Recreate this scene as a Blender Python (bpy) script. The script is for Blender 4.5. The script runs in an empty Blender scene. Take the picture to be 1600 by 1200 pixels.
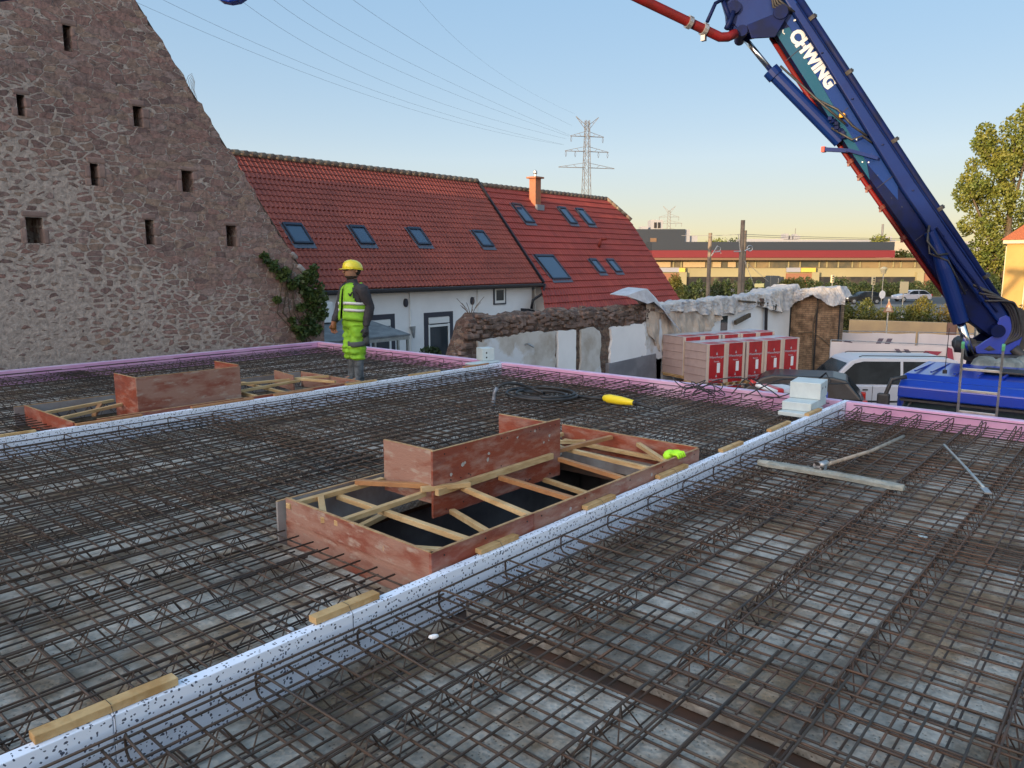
import bpy, bmesh, math, random
import numpy as np
from mathutils import Vector, Matrix
random.seed(7); rng = np.random.default_rng(7)
R = math.radians
C = bpy.context.scene.collection
S = bpy.context.scene
# ---------------------------------------------------------------- camera, world, sun, exposure
F = 1186.0; CZ = 1.95; PITCH = math.atan(190 / F); YAW = R(40.6)
cam_d = bpy.data.cameras.new('camera'); cam = bpy.data.objects.new('camera', cam_d); C.objects.link(cam)
cam.location = (0, 0, CZ); cam.rotation_euler = (R(90) - PITCH, 0, YAW - R(90))
cam_d.sensor_width = 36; cam_d.lens = 36 * F / 1600; cam_d.clip_end = 6000; cam_d.clip_start = 0.05
S.camera = cam
SUN_EL, SUN_AZ = R(6.5), R(179)          # azimuth measured from +X towards +Y
w = bpy.data.worlds.new('World'); S.world = w; w.use_nodes = True
nt = w.node_tree; bg = nt.nodes['Background']
sky = nt.nodes.new('ShaderNodeTexSky'); sky.sky_type = 'NISHITA'; sky.sun_disc = False
sky.sun_elevation = SUN_EL; sky.sun_rotation = math.pi / 2 - SUN_AZ
sky.altitude = 100; sky.air_density = 1.0; sky.dust_density = 0.6; sky.ozone_density = 1.8
gm = nt.nodes.new('ShaderNodeGamma'); gm.inputs[1].default_value = 0.21           # soft sky: evens out the glare round the low sun
hs = nt.nodes.new('ShaderNodeHueSaturation'); hs.inputs['Saturation'].default_value = 3.2
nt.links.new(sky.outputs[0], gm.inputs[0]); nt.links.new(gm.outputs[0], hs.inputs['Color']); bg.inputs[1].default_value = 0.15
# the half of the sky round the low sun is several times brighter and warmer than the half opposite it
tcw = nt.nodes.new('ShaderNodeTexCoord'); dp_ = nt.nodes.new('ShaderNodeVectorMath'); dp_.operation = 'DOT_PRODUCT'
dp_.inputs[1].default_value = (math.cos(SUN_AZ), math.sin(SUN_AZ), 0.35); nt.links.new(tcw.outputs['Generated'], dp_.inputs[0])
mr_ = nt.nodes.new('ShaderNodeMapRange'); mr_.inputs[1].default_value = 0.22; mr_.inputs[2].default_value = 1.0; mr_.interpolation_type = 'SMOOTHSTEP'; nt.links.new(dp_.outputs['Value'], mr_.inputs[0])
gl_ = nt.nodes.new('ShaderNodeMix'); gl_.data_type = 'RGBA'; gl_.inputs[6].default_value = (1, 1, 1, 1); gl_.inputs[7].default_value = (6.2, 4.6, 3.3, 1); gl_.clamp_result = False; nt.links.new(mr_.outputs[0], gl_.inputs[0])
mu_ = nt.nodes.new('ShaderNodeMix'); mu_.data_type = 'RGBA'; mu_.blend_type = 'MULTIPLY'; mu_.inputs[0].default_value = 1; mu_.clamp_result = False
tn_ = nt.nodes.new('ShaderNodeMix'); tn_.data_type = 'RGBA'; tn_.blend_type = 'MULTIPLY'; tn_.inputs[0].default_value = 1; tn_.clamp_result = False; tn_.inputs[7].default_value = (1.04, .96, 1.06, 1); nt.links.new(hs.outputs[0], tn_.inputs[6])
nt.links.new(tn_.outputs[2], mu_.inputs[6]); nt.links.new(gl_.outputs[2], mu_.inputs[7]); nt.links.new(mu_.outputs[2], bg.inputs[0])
sl = bpy.data.lights.new('sun', 'SUN'); sun = bpy.data.objects.new('sun', sl); C.objects.link(sun)
sl.energy = 2.0; sl.angle = R(0.5); sl.color = (1.0, 0.72, 0.42)
sv = Vector((math.cos(SUN_AZ) * math.cos(SUN_EL), math.sin(SUN_AZ) * math.cos(SUN_EL), math.sin(SUN_EL)))
sun.rotation_euler = sv.to_track_quat('Z', 'Y').to_euler(); sun.location = (-30, 0, 30)
S.view_settings.view_transform = 'Standard'; S.view_settings.look = 'None'
S.view_settings.exposure = 2.05; S.view_settings.gamma = 1
S.render.engine = 'CYCLES'
# ---------------------------------------------------------------- helpers
fh = Vector((math.cos(YAW), math.sin(YAW), 0)); rt = Vector((math.sin(YAW), -math.cos(YAW), 0))
fw = fh * math.cos(PITCH) - Vector((0, 0, math.sin(PITCH))); upv = fh * math.sin(PITCH) + Vector((0, 0, math.cos(PITCH)))
def at(px, py, dep):                      # a point at a real forward distance (m)
    return Vector((0, 0, CZ)) + (fw + rt * ((px - 800) / F) + upv * ((600 - py) / F)) * dep
def loc(px, py, dh):                      # (right, up) metres at horizontal distance dh
    d = fw + rt * ((px - 800) / F) + upv * ((600 - py) / F); t = dh / d.dot(fh)
    return d.dot(rt) * t, CZ + d.z * t
def link(o): C.objects.link(o); return o
class MB:
    def __init__(s): s.v = []; s.f = []
    def add(s, vs, fs):
        b = len(s.v); s.v += [tuple(x) for x in vs]; s.f += [tuple(i + b for i in f) for f in fs]; return s
    def box(s, c, d, rot=None):
        c = Vector(c); vs = []
        for x in (-.5, .5):
            for y in (-.5, .5):
                for z in (-.5, .5):
                    p = Vector((x * d[0], y * d[1], z * d[2]))
                    if rot is not None: p = rot @ p
                    vs.append(c + p)
        return s.add(vs, [(0, 1, 3, 2), (4, 6, 7, 5), (0, 4, 5, 1), (2, 3, 7, 6), (0, 2, 6, 4), (1, 5, 7, 3)])
    def bb(s, x0, x1, y0, y1, z0, z1): return s.box(((x0 + x1) / 2, (y0 + y1) / 2, (z0 + z1) / 2), (x1 - x0, y1 - y0, z1 - z0))
    def bar(s, a, b, w_, h_):
        a = Vector(a); b = Vector(b); d = b - a; L = d.length; q = d.to_track_quat('X', 'Z').to_matrix()
        return s.box((a + b) / 2, (L, w_, h_), q)
    def tube(s, pts, r, n=6, cap=True):
        pts = [Vector(p) for p in pts]; rr = r if isinstance(r, (list, tuple)) else [r] * len(pts)
        vs = []; u = None
        for i, p in enumerate(pts):
            d = (pts[min(i + 1, len(pts) - 1)] - pts[max(i - 1, 0)])
            if d.length < 1e-9: d = Vector((0, 0, 1))
            d.normalize()
            if u is None: u = d.orthogonal().normalized()
            else:
                u = u - d * u.dot(d)
                u = u.normalized() if u.length > 1e-6 else d.orthogonal().normalized()
            w_ = d.cross(u)
            for k in range(n):
                a = 2 * math.pi * k / n; vs.append(p + (u * math.cos(a) + w_ * math.sin(a)) * rr[i])
        fs = [(i * n + k, i * n + (k + 1) % n, (i + 1) * n + (k + 1) % n, (i + 1) * n + k) for i in range(len(pts) - 1) for k in range(n)]
        if cap: fs += [tuple(range(n))[::-1], tuple((len(pts) - 1) * n + k for k in range(n))]
        return s.add(vs, fs)
    def prism(s, poly, ext):
        n = len(poly); e = Vector(ext); vs = [Vector(p) for p in poly] + [Vector(p) + e for p in poly]
        return s.add(vs, [tuple(range(n))[::-1], tuple(range(n, 2 * n))] + [(i, (i + 1) % n, n + (i + 1) % n, n + i) for i in range(n)])
    def loft(s, rings, cap=True):
        n = len(rings[0]); vs = [p for r_ in rings for p in r_]
        fs = [(i * n + k, i * n + (k + 1) % n, (i + 1) * n + (k + 1) % n, (i + 1) * n + k) for i in range(len(rings) - 1) for k in range(n)]
        if cap: fs += [tuple(range(n))[::-1], tuple((len(rings) - 1) * n + k for k in range(n))]
        return s.add(vs, fs)
    def build(s, name, m, parent=None, smooth=False, bevel=0, fix=True):
        me = bpy.data.meshes.new(name); me.from_pydata(s.v, [], s.f)
        o = bpy.data.objects.new(name, me); me.materials.append(m); link(o)
        if fix:
            bm = bmesh.new(); bm.from_mesh(me); bmesh.ops.recalc_face_normals(bm, faces=bm.faces); bm.to_mesh(me); bm.free()
        if smooth: me.shade_smooth()
        if bevel:
            b = o.modifiers.new('bevel', 'BEVEL'); b.width = bevel; b.segments = 2; b.limit_method = 'ANGLE'
        if parent: o.parent = parent
        return o
def spl(pts, n=6):                         # Catmull-Rom resampling for hoses and cables
    P_ = [Vector(p) for p in pts]; P_ = [P_[0] * 2 - P_[1]] + P_ + [P_[-1] * 2 - P_[-2]]; out = []
    for i in range(1, len(P_) - 2):
        a, b, c, d = P_[i - 1:i + 3]
        for k in range(n):
            t = k / n; out.append(.5 * ((2 * b) + (c - a) * t + (2 * a - 5 * b + 4 * c - d) * t * t + (3 * b - a - 3 * c + d) * t ** 3))
    return out + [P_[-2]]
def wrinkle(o, amp, freq, cuts=1, st=(1, 1, 1)):      # cloth folds: move the surface along its normals
    from mathutils import noise
    bm = bmesh.new(); bm.from_mesh(o.data)
    if cuts: bmesh.ops.subdivide_edges(bm, edges=bm.edges[:], cuts=cuts, use_grid_fill=True)
    bm.normal_update()
    for v in bm.verts:
        p = Vector((v.co.x * st[0], v.co.y * st[1], v.co.z * st[2])) * freq
        v.co += v.normal * amp * (noise.noise(p) + .6 * noise.noise(p * 2.3 + Vector((5, 1, 3))) + .5 * abs(noise.noise(p * 1.4 + Vector((9, 2, 7)))))
    bm.to_mesh(o.data); bm.free()
def tag(o, label=None, cat=None, group=None, kind=None):
    if label: o['label'] = label
    if cat: o['category'] = cat
    if group: o['group'] = group
    if kind: o['kind'] = kind
    return o
def empty(name, p=(0, 0, 0), rz=0, label=None, cat=None, group=None):
    o = bpy.data.objects.new(name, None); o.empty_display_size = .2; o.location = p; o.rotation_euler = (0, 0, rz); link(o)
    return tag(o, label, cat, group)
def children(o): return [c for c in bpy.data.objects if c.parent is o]
def copy_tree(o, label=None, parent=None):
    kids = children(o); c = o.copy(); C.objects.link(c)
    if parent: c.parent = parent
    if label: c['label'] = label
    for k in kids: copy_tree(k, None, c)
    return c
def fast_mesh(name, V, nper, m, parent=None, cols=None):     # V: (faces*nper,3)
    me = bpy.data.meshes.new(name); nf = len(V) // nper
    me.vertices.add(len(V)); me.vertices.foreach_set('co', np.asarray(V, dtype=np.float32).ravel())
    me.loops.add(len(V)); me.loops.foreach_set('vertex_index', np.arange(len(V), dtype=np.int32))
    me.polygons.add(nf); me.polygons.foreach_set('loop_start', np.arange(0, len(V), nper, dtype=np.int32))
    me.update(calc_edges=True); me.validate()
    me.materials.append(m); o = bpy.data.objects.new(name, me); link(o)
    if parent: o.parent = parent
    return o
def text_mesh(name, txt, size, m, parent, M, extrude=.004, offset=0.0, sx=1.0, align='CENTER'):
    cu = bpy.data.curves.new('txt', 'FONT'); cu.body = txt; cu.size = size; cu.extrude = extrude; cu.offset = offset
    cu.align_x = align; cu.align_y = 'CENTER'; cu.resolution_u = 3
    t = bpy.data.objects.new('txt', cu); link(t); bpy.context.view_layer.update()
    me = bpy.data.meshes.new_from_object(t.evaluated_get(bpy.context.evaluated_depsgraph_get()))
    bpy.data.objects.remove(t); bpy.data.curves.remove(cu)
    me.transform(M @ Matrix.Diagonal((sx, 1, 1, 1))); me.name = name; me.materials.clear(); me.materials.append(m)
    o = bpy.data.objects.new(name, me); link(o)
    if parent: o.parent = parent
    return o
def frame(o, x, y, z):                    # 4x4 from origin and axes
    M = Matrix.Identity(4)
    for i in range(3): M[i][0] = x[i]; M[i][1] = y[i]; M[i][2] = z[i]; M[i][3] = o[i]
    return M
# ---------------------------------------------------------------- materials
def mat(name, col, rough=.7, metal=0, col2=None, scale=5, thr=(.4, .6), bump=0, bscale=None, detail=6, stretch=None, col3=None, scale3=1.5, thr3=(.5, .7), spec=None, coat=0):
    m = bpy.data.materials.new(name); m.use_nodes = True; n = m.node_tree.nodes; l = m.node_tree.links; b = n['Principled BSDF']
    b.inputs['Base Color'].default_value = (*col, 1); b.inputs['Roughness'].default_value = rough; b.inputs['Metallic'].default_value = metal
    if spec is not None: b.inputs['Specular IOR Level'].default_value = spec
    if coat: b.inputs['Coat Weight'].default_value = coat; b.inputs['Coat Roughness'].default_value = .1
    tc = n.new('ShaderNodeTexCoord'); mp = n.new('ShaderNodeMapping'); l.new(tc.outputs['Object'], mp.inputs[0])
    if stretch: mp.inputs['Scale'].default_value = stretch
    def noise(sc, dt=detail):
        t = n.new('ShaderNodeTexNoise'); t.inputs['Scale'].default_value = sc; t.inputs['Detail'].default_value = dt; t.inputs['Roughness'].default_value = .6; l.new(mp.outputs[0], t.inputs['Vector']); return t
    last = None
    def blend(c, sc, th, prev):
        t = noise(sc); r_ = n.new('ShaderNodeMapRange'); r_.inputs[1].default_value = th[0]; r_.inputs[2].default_value = th[1]; l.new(t.outputs[0], r_.inputs[0])
        mx = n.new('ShaderNodeMix'); mx.data_type = 'RGBA'; l.new(r_.outputs[0], mx.inputs[0])
        if prev is None: mx.inputs[6].default_value = (*col, 1)
        else: l.new(prev, mx.inputs[6])
        mx.inputs[7].default_value = (*c, 1); return mx.outputs[2]
    if col2: last = blend(col2, scale, thr, last)
    if col3: last = blend(col3, scale3, thr3, last)
    if last is not None: l.new(last, b.inputs['Base Color'])
    if bump:
        t = noise(bscale or scale * 3, 8); bp = n.new('ShaderNodeBump'); bp.inputs['Strength'].default_value = bump; bp.inputs['Distance'].default_value = .02
        l.new(t.outputs[0], bp.inputs['Height']); l.new(bp.outputs[0], b.inputs['Normal'])
    return m
def leaf_mat(name, c1, c2, scale=.8):
    m = mat(name, c1, .55, col2=c2, scale=scale, thr=(.35, .65)); b = m.node_tree.nodes['Principled BSDF']
    b.inputs['Transmission Weight'].default_value = 0
    n = m.node_tree.nodes; l = m.node_tree.links; tr = n.new('ShaderNodeBsdfTranslucent'); ms = n.new('ShaderNodeMixShader'); ms.inputs[0].default_value = .3
    src = b.inputs['Base Color'].links[0].from_socket; l.new(src, tr.inputs[0]); out = n['Material Output']
    l.new(b.outputs[0], ms.inputs[1]); l.new(tr.outputs[0], ms.inputs[2]); l.new(ms.outputs[0], out.inputs[0]); return m
M = {}
M['rust'] = mat('rust_steel', (.062, .040, .028), .6, .15, (.11, .060, .038), 9, (.5, .75), col3=(.034, .030, .03), scale3=3)
M['rust2'] = mat('rust_steel_fresh', (.066, .042, .030), .6, .12, (.13, .065, .038), 6, (.45, .7), col3=(.04, .034, .034), scale3=2.2)
M['conc'] = None
M['ply_red'] = mat('red_film_plywood', (.25, .055, .028), .5, 0, (.34, .18, .14), 4.5, (.46, .66), .25, 30, col3=(.16, .05, .04), scale3=1.3, stretch=(1, 1, 3))
M['ply_pink'] = mat('worn_pink_plywood', (.30, .165, .125), .6, 0, (.22, .065, .04), 2.6, (.48, .64), .25, 30, col3=(.36, .28, .23), scale3=6, thr3=(.55, .7), stretch=(1, 1, 3))
M['ply_edge'] = mat('plywood_edge', (.42, .27, .13), .7, 0, (.3, .17, .08), 20)
M['ply_grey'] = mat('grey_plywood', (.27, .26, .26), .6, 0, (.16, .12, .11), 3, (.4, .7), .2)
M['wood'] = mat('raw_timber', (.52, .36, .18), .7, 0, (.40, .25, .11), 6, (.35, .65), .2, 30, stretch=(1, 1, 4), col3=(.6, .45, .25), scale3=2)
M['wood_dark'] = mat('stained_timber', (.40, .20, .08), .7, 0, (.30, .14, .06), 6, (.35, .65), .2, 30)
M['wood_block'] = mat('yellow_timber', (.50, .33, .15), .65, 0, (.38, .22, .08), 9, (.4, .62), .25, 50, col3=(.62, .46, .25), scale3=3)
M['dark'] = mat('dark_void', (.012, .012, .014), .8)
M['shaft'] = mat('shaft_concrete', (.12, .125, .14), .8, 0, (.07, .07, .08), 2)
M['pink'] = mat('pink_xps', (.58, .31, .50), .6, 0, (.52, .26, .45), 4, (.4, .7), .08, 60, col3=(.62, .40, .56), scale3=1.2)
M['pinktop'] = mat('pink_xps_top', (.62, .50, .66), .6, 0, (.55, .38, .58), 5)
M['plaster'] = mat('white_render', (.80, .79, .80), .8, 0, (.73, .72, .73), 1.2, (.35, .7), .05, 40)
M['anthracite'] = mat('anthracite_paint', (.035, .037, .055), .6)
M['pvc'] = mat('white_pvc', (.7, .7, .7), .4)
M['glass'] = mat('window_glass', (.02, .03, .04), .06, 0, spec=.8)
M['carglass'] = mat('car_glass', (.008, .010, .013), .12, 0, (.02, .025, .03), 1.5, spec=.14)
M['skyglass'] = mat('skylight_glass', (.035, .06, .10), .05, .0, spec=1.0)
M['flash'] = mat('grey_flashing', (.05, .055, .075), .35, .6)
M['gutter'] = mat('dark_gutter', (.025, .025, .032), .4, .4)
M['mortarcap'] = mat('ridge_tile', (.13, .08, .06), .85, 0, (.22, .17, .12), 4)
M['brickorange'] = mat('chimney_brick', (.24, .11, .06), .8, 0, (.35, .12, .06), 8)
M['steel'] = mat('galvanised_steel', (.42, .43, .44), .4, .7, (.3, .31, .33), 6)
M['alu'] = mat('aluminium', (.50, .50, .48), .38, .8, (.38, .38, .36), 8)
M['chrome'] = mat('chrome_rod', (.55, .57, .6), .15, 1)
M['blue'] = mat('blue_paint', (.0015, .016, .105), .45, 0, (.002, .012, .085), 2, (.4, .7), spec=.2, bump=.04, bscale=6)
M['bluecab'] = mat('cab_blue_paint', (.002, .032, .34), .3, 0, (.005, .03, .28), 1.5, coat=.4)
M['navy'] = mat('navy_paint', (.003, .009, .06), .55, 0, (.004, .008, .036), 3, spec=.1)
M['teal'] = mat('sunlit_teal_paint', (.003, .055, .105), .45, 0, (.006, .055, .11), 2, spec=.2)
M['redpipe'] = mat('red_pipe_paint', (.14, .006, .008), .5, 0, (.085, .008, .008), 2, spec=.3)
M['black'] = mat('black_rubber', (.015, .015, .017), .55, 0, (.03, .03, .032), 12)
M['white'] = mat('white_paint', (.75, .76, .78), .5)
M['lettering'] = mat('white_lettering', (.36, .40, .45), .5)
M['tail'] = mat('red_lamp', (.5, .02, .01), .3)
M['hivis'] = mat('hi_vis_green', (.22, .48, .02), .7, 0, (.13, .29, .02), 7, (.45, .7), .5, 14, col3=(.10, .15, .04), scale3=5, thr3=(.62, .8))
M['reflect'] = mat('reflective_tape', (.55, .56, .55), .4)
M['helmet'] = mat('yellow_helmet', (.72, .60, .03), .35, coat=.3)
M['skin'] = mat('skin', (.30, .16, .10), .6)
M['cloth'] = mat('black_jersey', (.022, .021, .026), .85, 0, (.035, .033, .04), 12, bump=.3, bscale=12)
M['boot'] = mat('dusty_boot', (.10, .12, .14), .7, 0, (.04, .05, .06), 14, bump=.2)
M['glove'] = mat('dark_glove', (.035, .037, .045), .8)
M['brown'] = mat('brown_leather', (.24, .09, .04), .6)
M['yellow'] = mat('yellow_plastic', (.80, .62, .02), .4)
M['styro'] = mat('pale_styrofoam', (.50, .57, .58), .7, 0, (.44, .51, .53), 6, bump=.05, bscale=60)
M['tarp'] = mat('cream_tarpaulin', (.54, .44, .36), .5, 0, (.33, .28, .24), 2.5, (.4, .65), .5, 5)
M['tarp2'] = mat('blue_grey_tarpaulin', (.50, .45, .41), .4, 0, (.27, .28, .31), 3.5, (.4, .65), .5, 6)
M['block'] = mat('pink_grey_clay_block', (.42, .32, .30), .8, 0, (.36, .27, .26), 2)
M['film'] = mat('white_film', (.50, .50, .53), .35, 0, (.38, .37, .40), 4, bump=.3, bscale=8)
M['redpack'] = mat('red_printed_film', (.45, .02, .025), .35, 0, (.34, .015, .02), 2)
M['cream'] = mat('cream_strap_board', (.60, .46, .36), .7)
M['ground'] = mat('site_ground', (.16, .14, .12), .9, 0, (.24, .21, .18), .6, (.4, .6), .4, 8, col3=(.10, .09, .08), scale3=.15)
M['asphalt'] = mat('asphalt', (.055, .055, .058), .85, 0, (.07, .07, .07), 3)
M['yellowwall'] = mat('ochre_render', (.37, .235, .07), .8, 0, (.34, .21, .06), .8)
M['cream2'] = mat('cream_trim', (.50, .43, .30), .8)
M['concwall'] = mat('tan_concrete', (.42, .30, .16), .85, 0, (.34, .24, .14), .5)
M['banner'] = mat('white_banner', (.60, .54, .54), .6, 0, (.54, .48, .49), .7, bump=.2, bscale=2)
M['banner_red'] = mat('banner_red_print', (.26, .03, .06), .6)
M['banner_grey'] = mat('banner_grey_print', (.12, .09, .12), .6)
M['bark'] = mat('bark', (.10, .075, .05), .9, 0, (.06, .045, .03), 8, bump=.4)
M['tree'] = leaf_mat('poplar_leaves', (.10, .14, .022), (.20, .20, .035))
M['treedark'] = leaf_mat('dark_leaves', (.035, .06, .02), (.06, .085, .022))
M['hedge'] = leaf_mat('hedge_leaves', (.06, .085, .016), (.17, .14, .022), .7)
M['ivy'] = leaf_mat('ivy_leaves', (.03, .065, .018), (.075, .11, .025), 2)
M['store_navy'] = mat('navy_cladding', (.016, .024, .038), .6)
M['store_red'] = mat('red_fascia', (.13, .010, .016), .6)
M['store_beige'] = mat('beige_render', (.27, .25, .15), .8, 0, (.24, .22, .13), .05)
M['store_brown'] = mat('brown_fascia', (.14, .085, .05), .7)
M['store_orange'] = mat('terracotta_panel', (.22, .10, .06), .8)
M['store_white'] = mat('pale_cladding', (.26, .27, .30), .7)
M['pylon'] = mat('pylon_steel', (.16, .16, .17), .6, .3)
M['wire'] = mat('wire_conductor', (.12, .12, .14), .6, .4)
M['pole'] = mat('catenary_mast', (.20, .16, .12), .8, 0, (.13, .10, .08), 1)
def principled(m): return m.node_tree.nodes['Principled BSDF']
# concrete of the precast deck
def concrete_mat():
    m = bpy.data.materials.new('precast_concrete'); m.use_nodes = True; n = m.node_tree.nodes; l = m.node_tree.links; b = principled(m)
    tc = n.new('ShaderNodeTexCoord')
    def noise(sc, dt, st=None):
        mp = n.new('ShaderNodeMapping'); l.new(tc.outputs['Object'], mp.inputs[0])
        if st: mp.inputs['Scale'].default_value = st
        t = n.new('ShaderNodeTexNoise'); t.inputs['Scale'].default_value = sc; t.inputs['Detail'].default_value = dt; l.new(mp.outputs[0], t.inputs['Vector']); return t.outputs[0]
    def ramp(src, a, b_, ca, cb):
        r_ = n.new('ShaderNodeValToRGB'); r_.color_ramp.elements[0].position = a; r_.color_ramp.elements[1].position = b_
        r_.color_ramp.elements[0].color = (*ca, 1); r_.color_ramp.elements[1].color = (*cb, 1); l.new(src, r_.inputs[0]); return r_.outputs[0]
    base = ramp(noise(1.3, 6), .38, .60, (.26, .24, .21), (.56, .53, .485))
    fine = ramp(noise(14, 6), .35, .7, (.62, .61, .59), (1, 1, 1))
    voi = n.new('ShaderNodeTexVoronoi'); voi.inputs['Scale'].default_value = 38; l.new(tc.outputs['Object'], voi.inputs['Vector'])
    pits = ramp(voi.outputs['Distance'], .10, .22, (.35, .33, .3), (1, 1, 1))
    def mul(a, c):
        x = n.new('ShaderNodeMix'); x.data_type = 'RGBA'; x.blend_type = 'MULTIPLY'; x.inputs[0].default_value = 1; l.new(a, x.inputs[6]); l.new(c, x.inputs[7]); return x.outputs[2]
    col = mul(mul(base, fine), pits)
    st = ramp(noise(2.1, 5), .46, .62, (1, 1, 1), (.58, .44, .31)); col = mul(col, st)
    l.new(col, b.inputs['Base Color']); b.inputs['Roughness'].default_value = .8
    wv = noise(9, 3, (.35, 1.6, 1)); bp = n.new('ShaderNodeBump'); bp.inputs['Distance'].default_value = .035; bp.inputs['Strength'].default_value = .8; l.new(wv, bp.inputs['Height'])
    bp2 = n.new('ShaderNodeBump'); bp2.inputs['Distance'].default_value = .01; bp2.inputs['Strength'].default_value = .7; l.new(voi.outputs['Distance'], bp2.inputs['Height']); l.new(bp.outputs[0], bp2.inputs['Normal'])
    l.new(bp2.outputs[0], b.inputs['Normal']); return m
M['conc'] = concrete_mat()
# speckled recycled foam
def foam_mat():
    m = bpy.data.materials.new('speckled_foam'); m.use_nodes = True; n = m.node_tree.nodes; l = m.node_tree.links; b = principled(m)
    tc = n.new('ShaderNodeTexCoord'); ns = n.new('ShaderNodeTexNoise'); ns.inputs['Scale'].default_value = 30; l.new(tc.outputs['Object'], ns.inputs['Vector'])
    ad = n.new('ShaderNodeMix'); ad.data_type = 'RGBA'; ad.blend_type = 'ADD'; ad.inputs[0].default_value = .03; l.new(tc.outputs['Object'], ad.inputs[6]); l.new(ns.outputs['Color'], ad.inputs[7])
    v = n.new('ShaderNodeTexVoronoi'); v.inputs['Scale'].default_value = 62; l.new(ad.outputs[2], v.inputs['Vector'])
    sp = n.new('ShaderNodeSeparateColor'); l.new(v.outputs['Color'], sp.inputs[0])
    g = n.new('ShaderNodeMath'); g.operation = 'GREATER_THAN'; g.inputs[1].default_value = .52; l.new(sp.outputs[0], g.inputs[0])
    lt = n.new('ShaderNodeMath'); lt.operation = 'LESS_THAN'; lt.inputs[1].default_value = .36; l.new(v.outputs['Distance'], lt.inputs[0])
    mu = n.new('ShaderNodeMath'); mu.operation = 'MULTIPLY'; l.new(g.outputs[0], mu.inputs[0]); l.new(lt.outputs[0], mu.inputs[1])
    mx = n.new('ShaderNodeMix'); mx.data_type = 'RGBA'; l.new(mu.outputs[0], mx.inputs[0]); mx.inputs[6].default_value = (.72, .77, .88, 1); mx.inputs[7].default_value = (.07, .08, .12, 1)
    l.new(mx.outputs[2], b.inputs['Base Color']); b.inputs['Roughness'].default_value = .75
    return m
M['foam'] = foam_mat()
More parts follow.
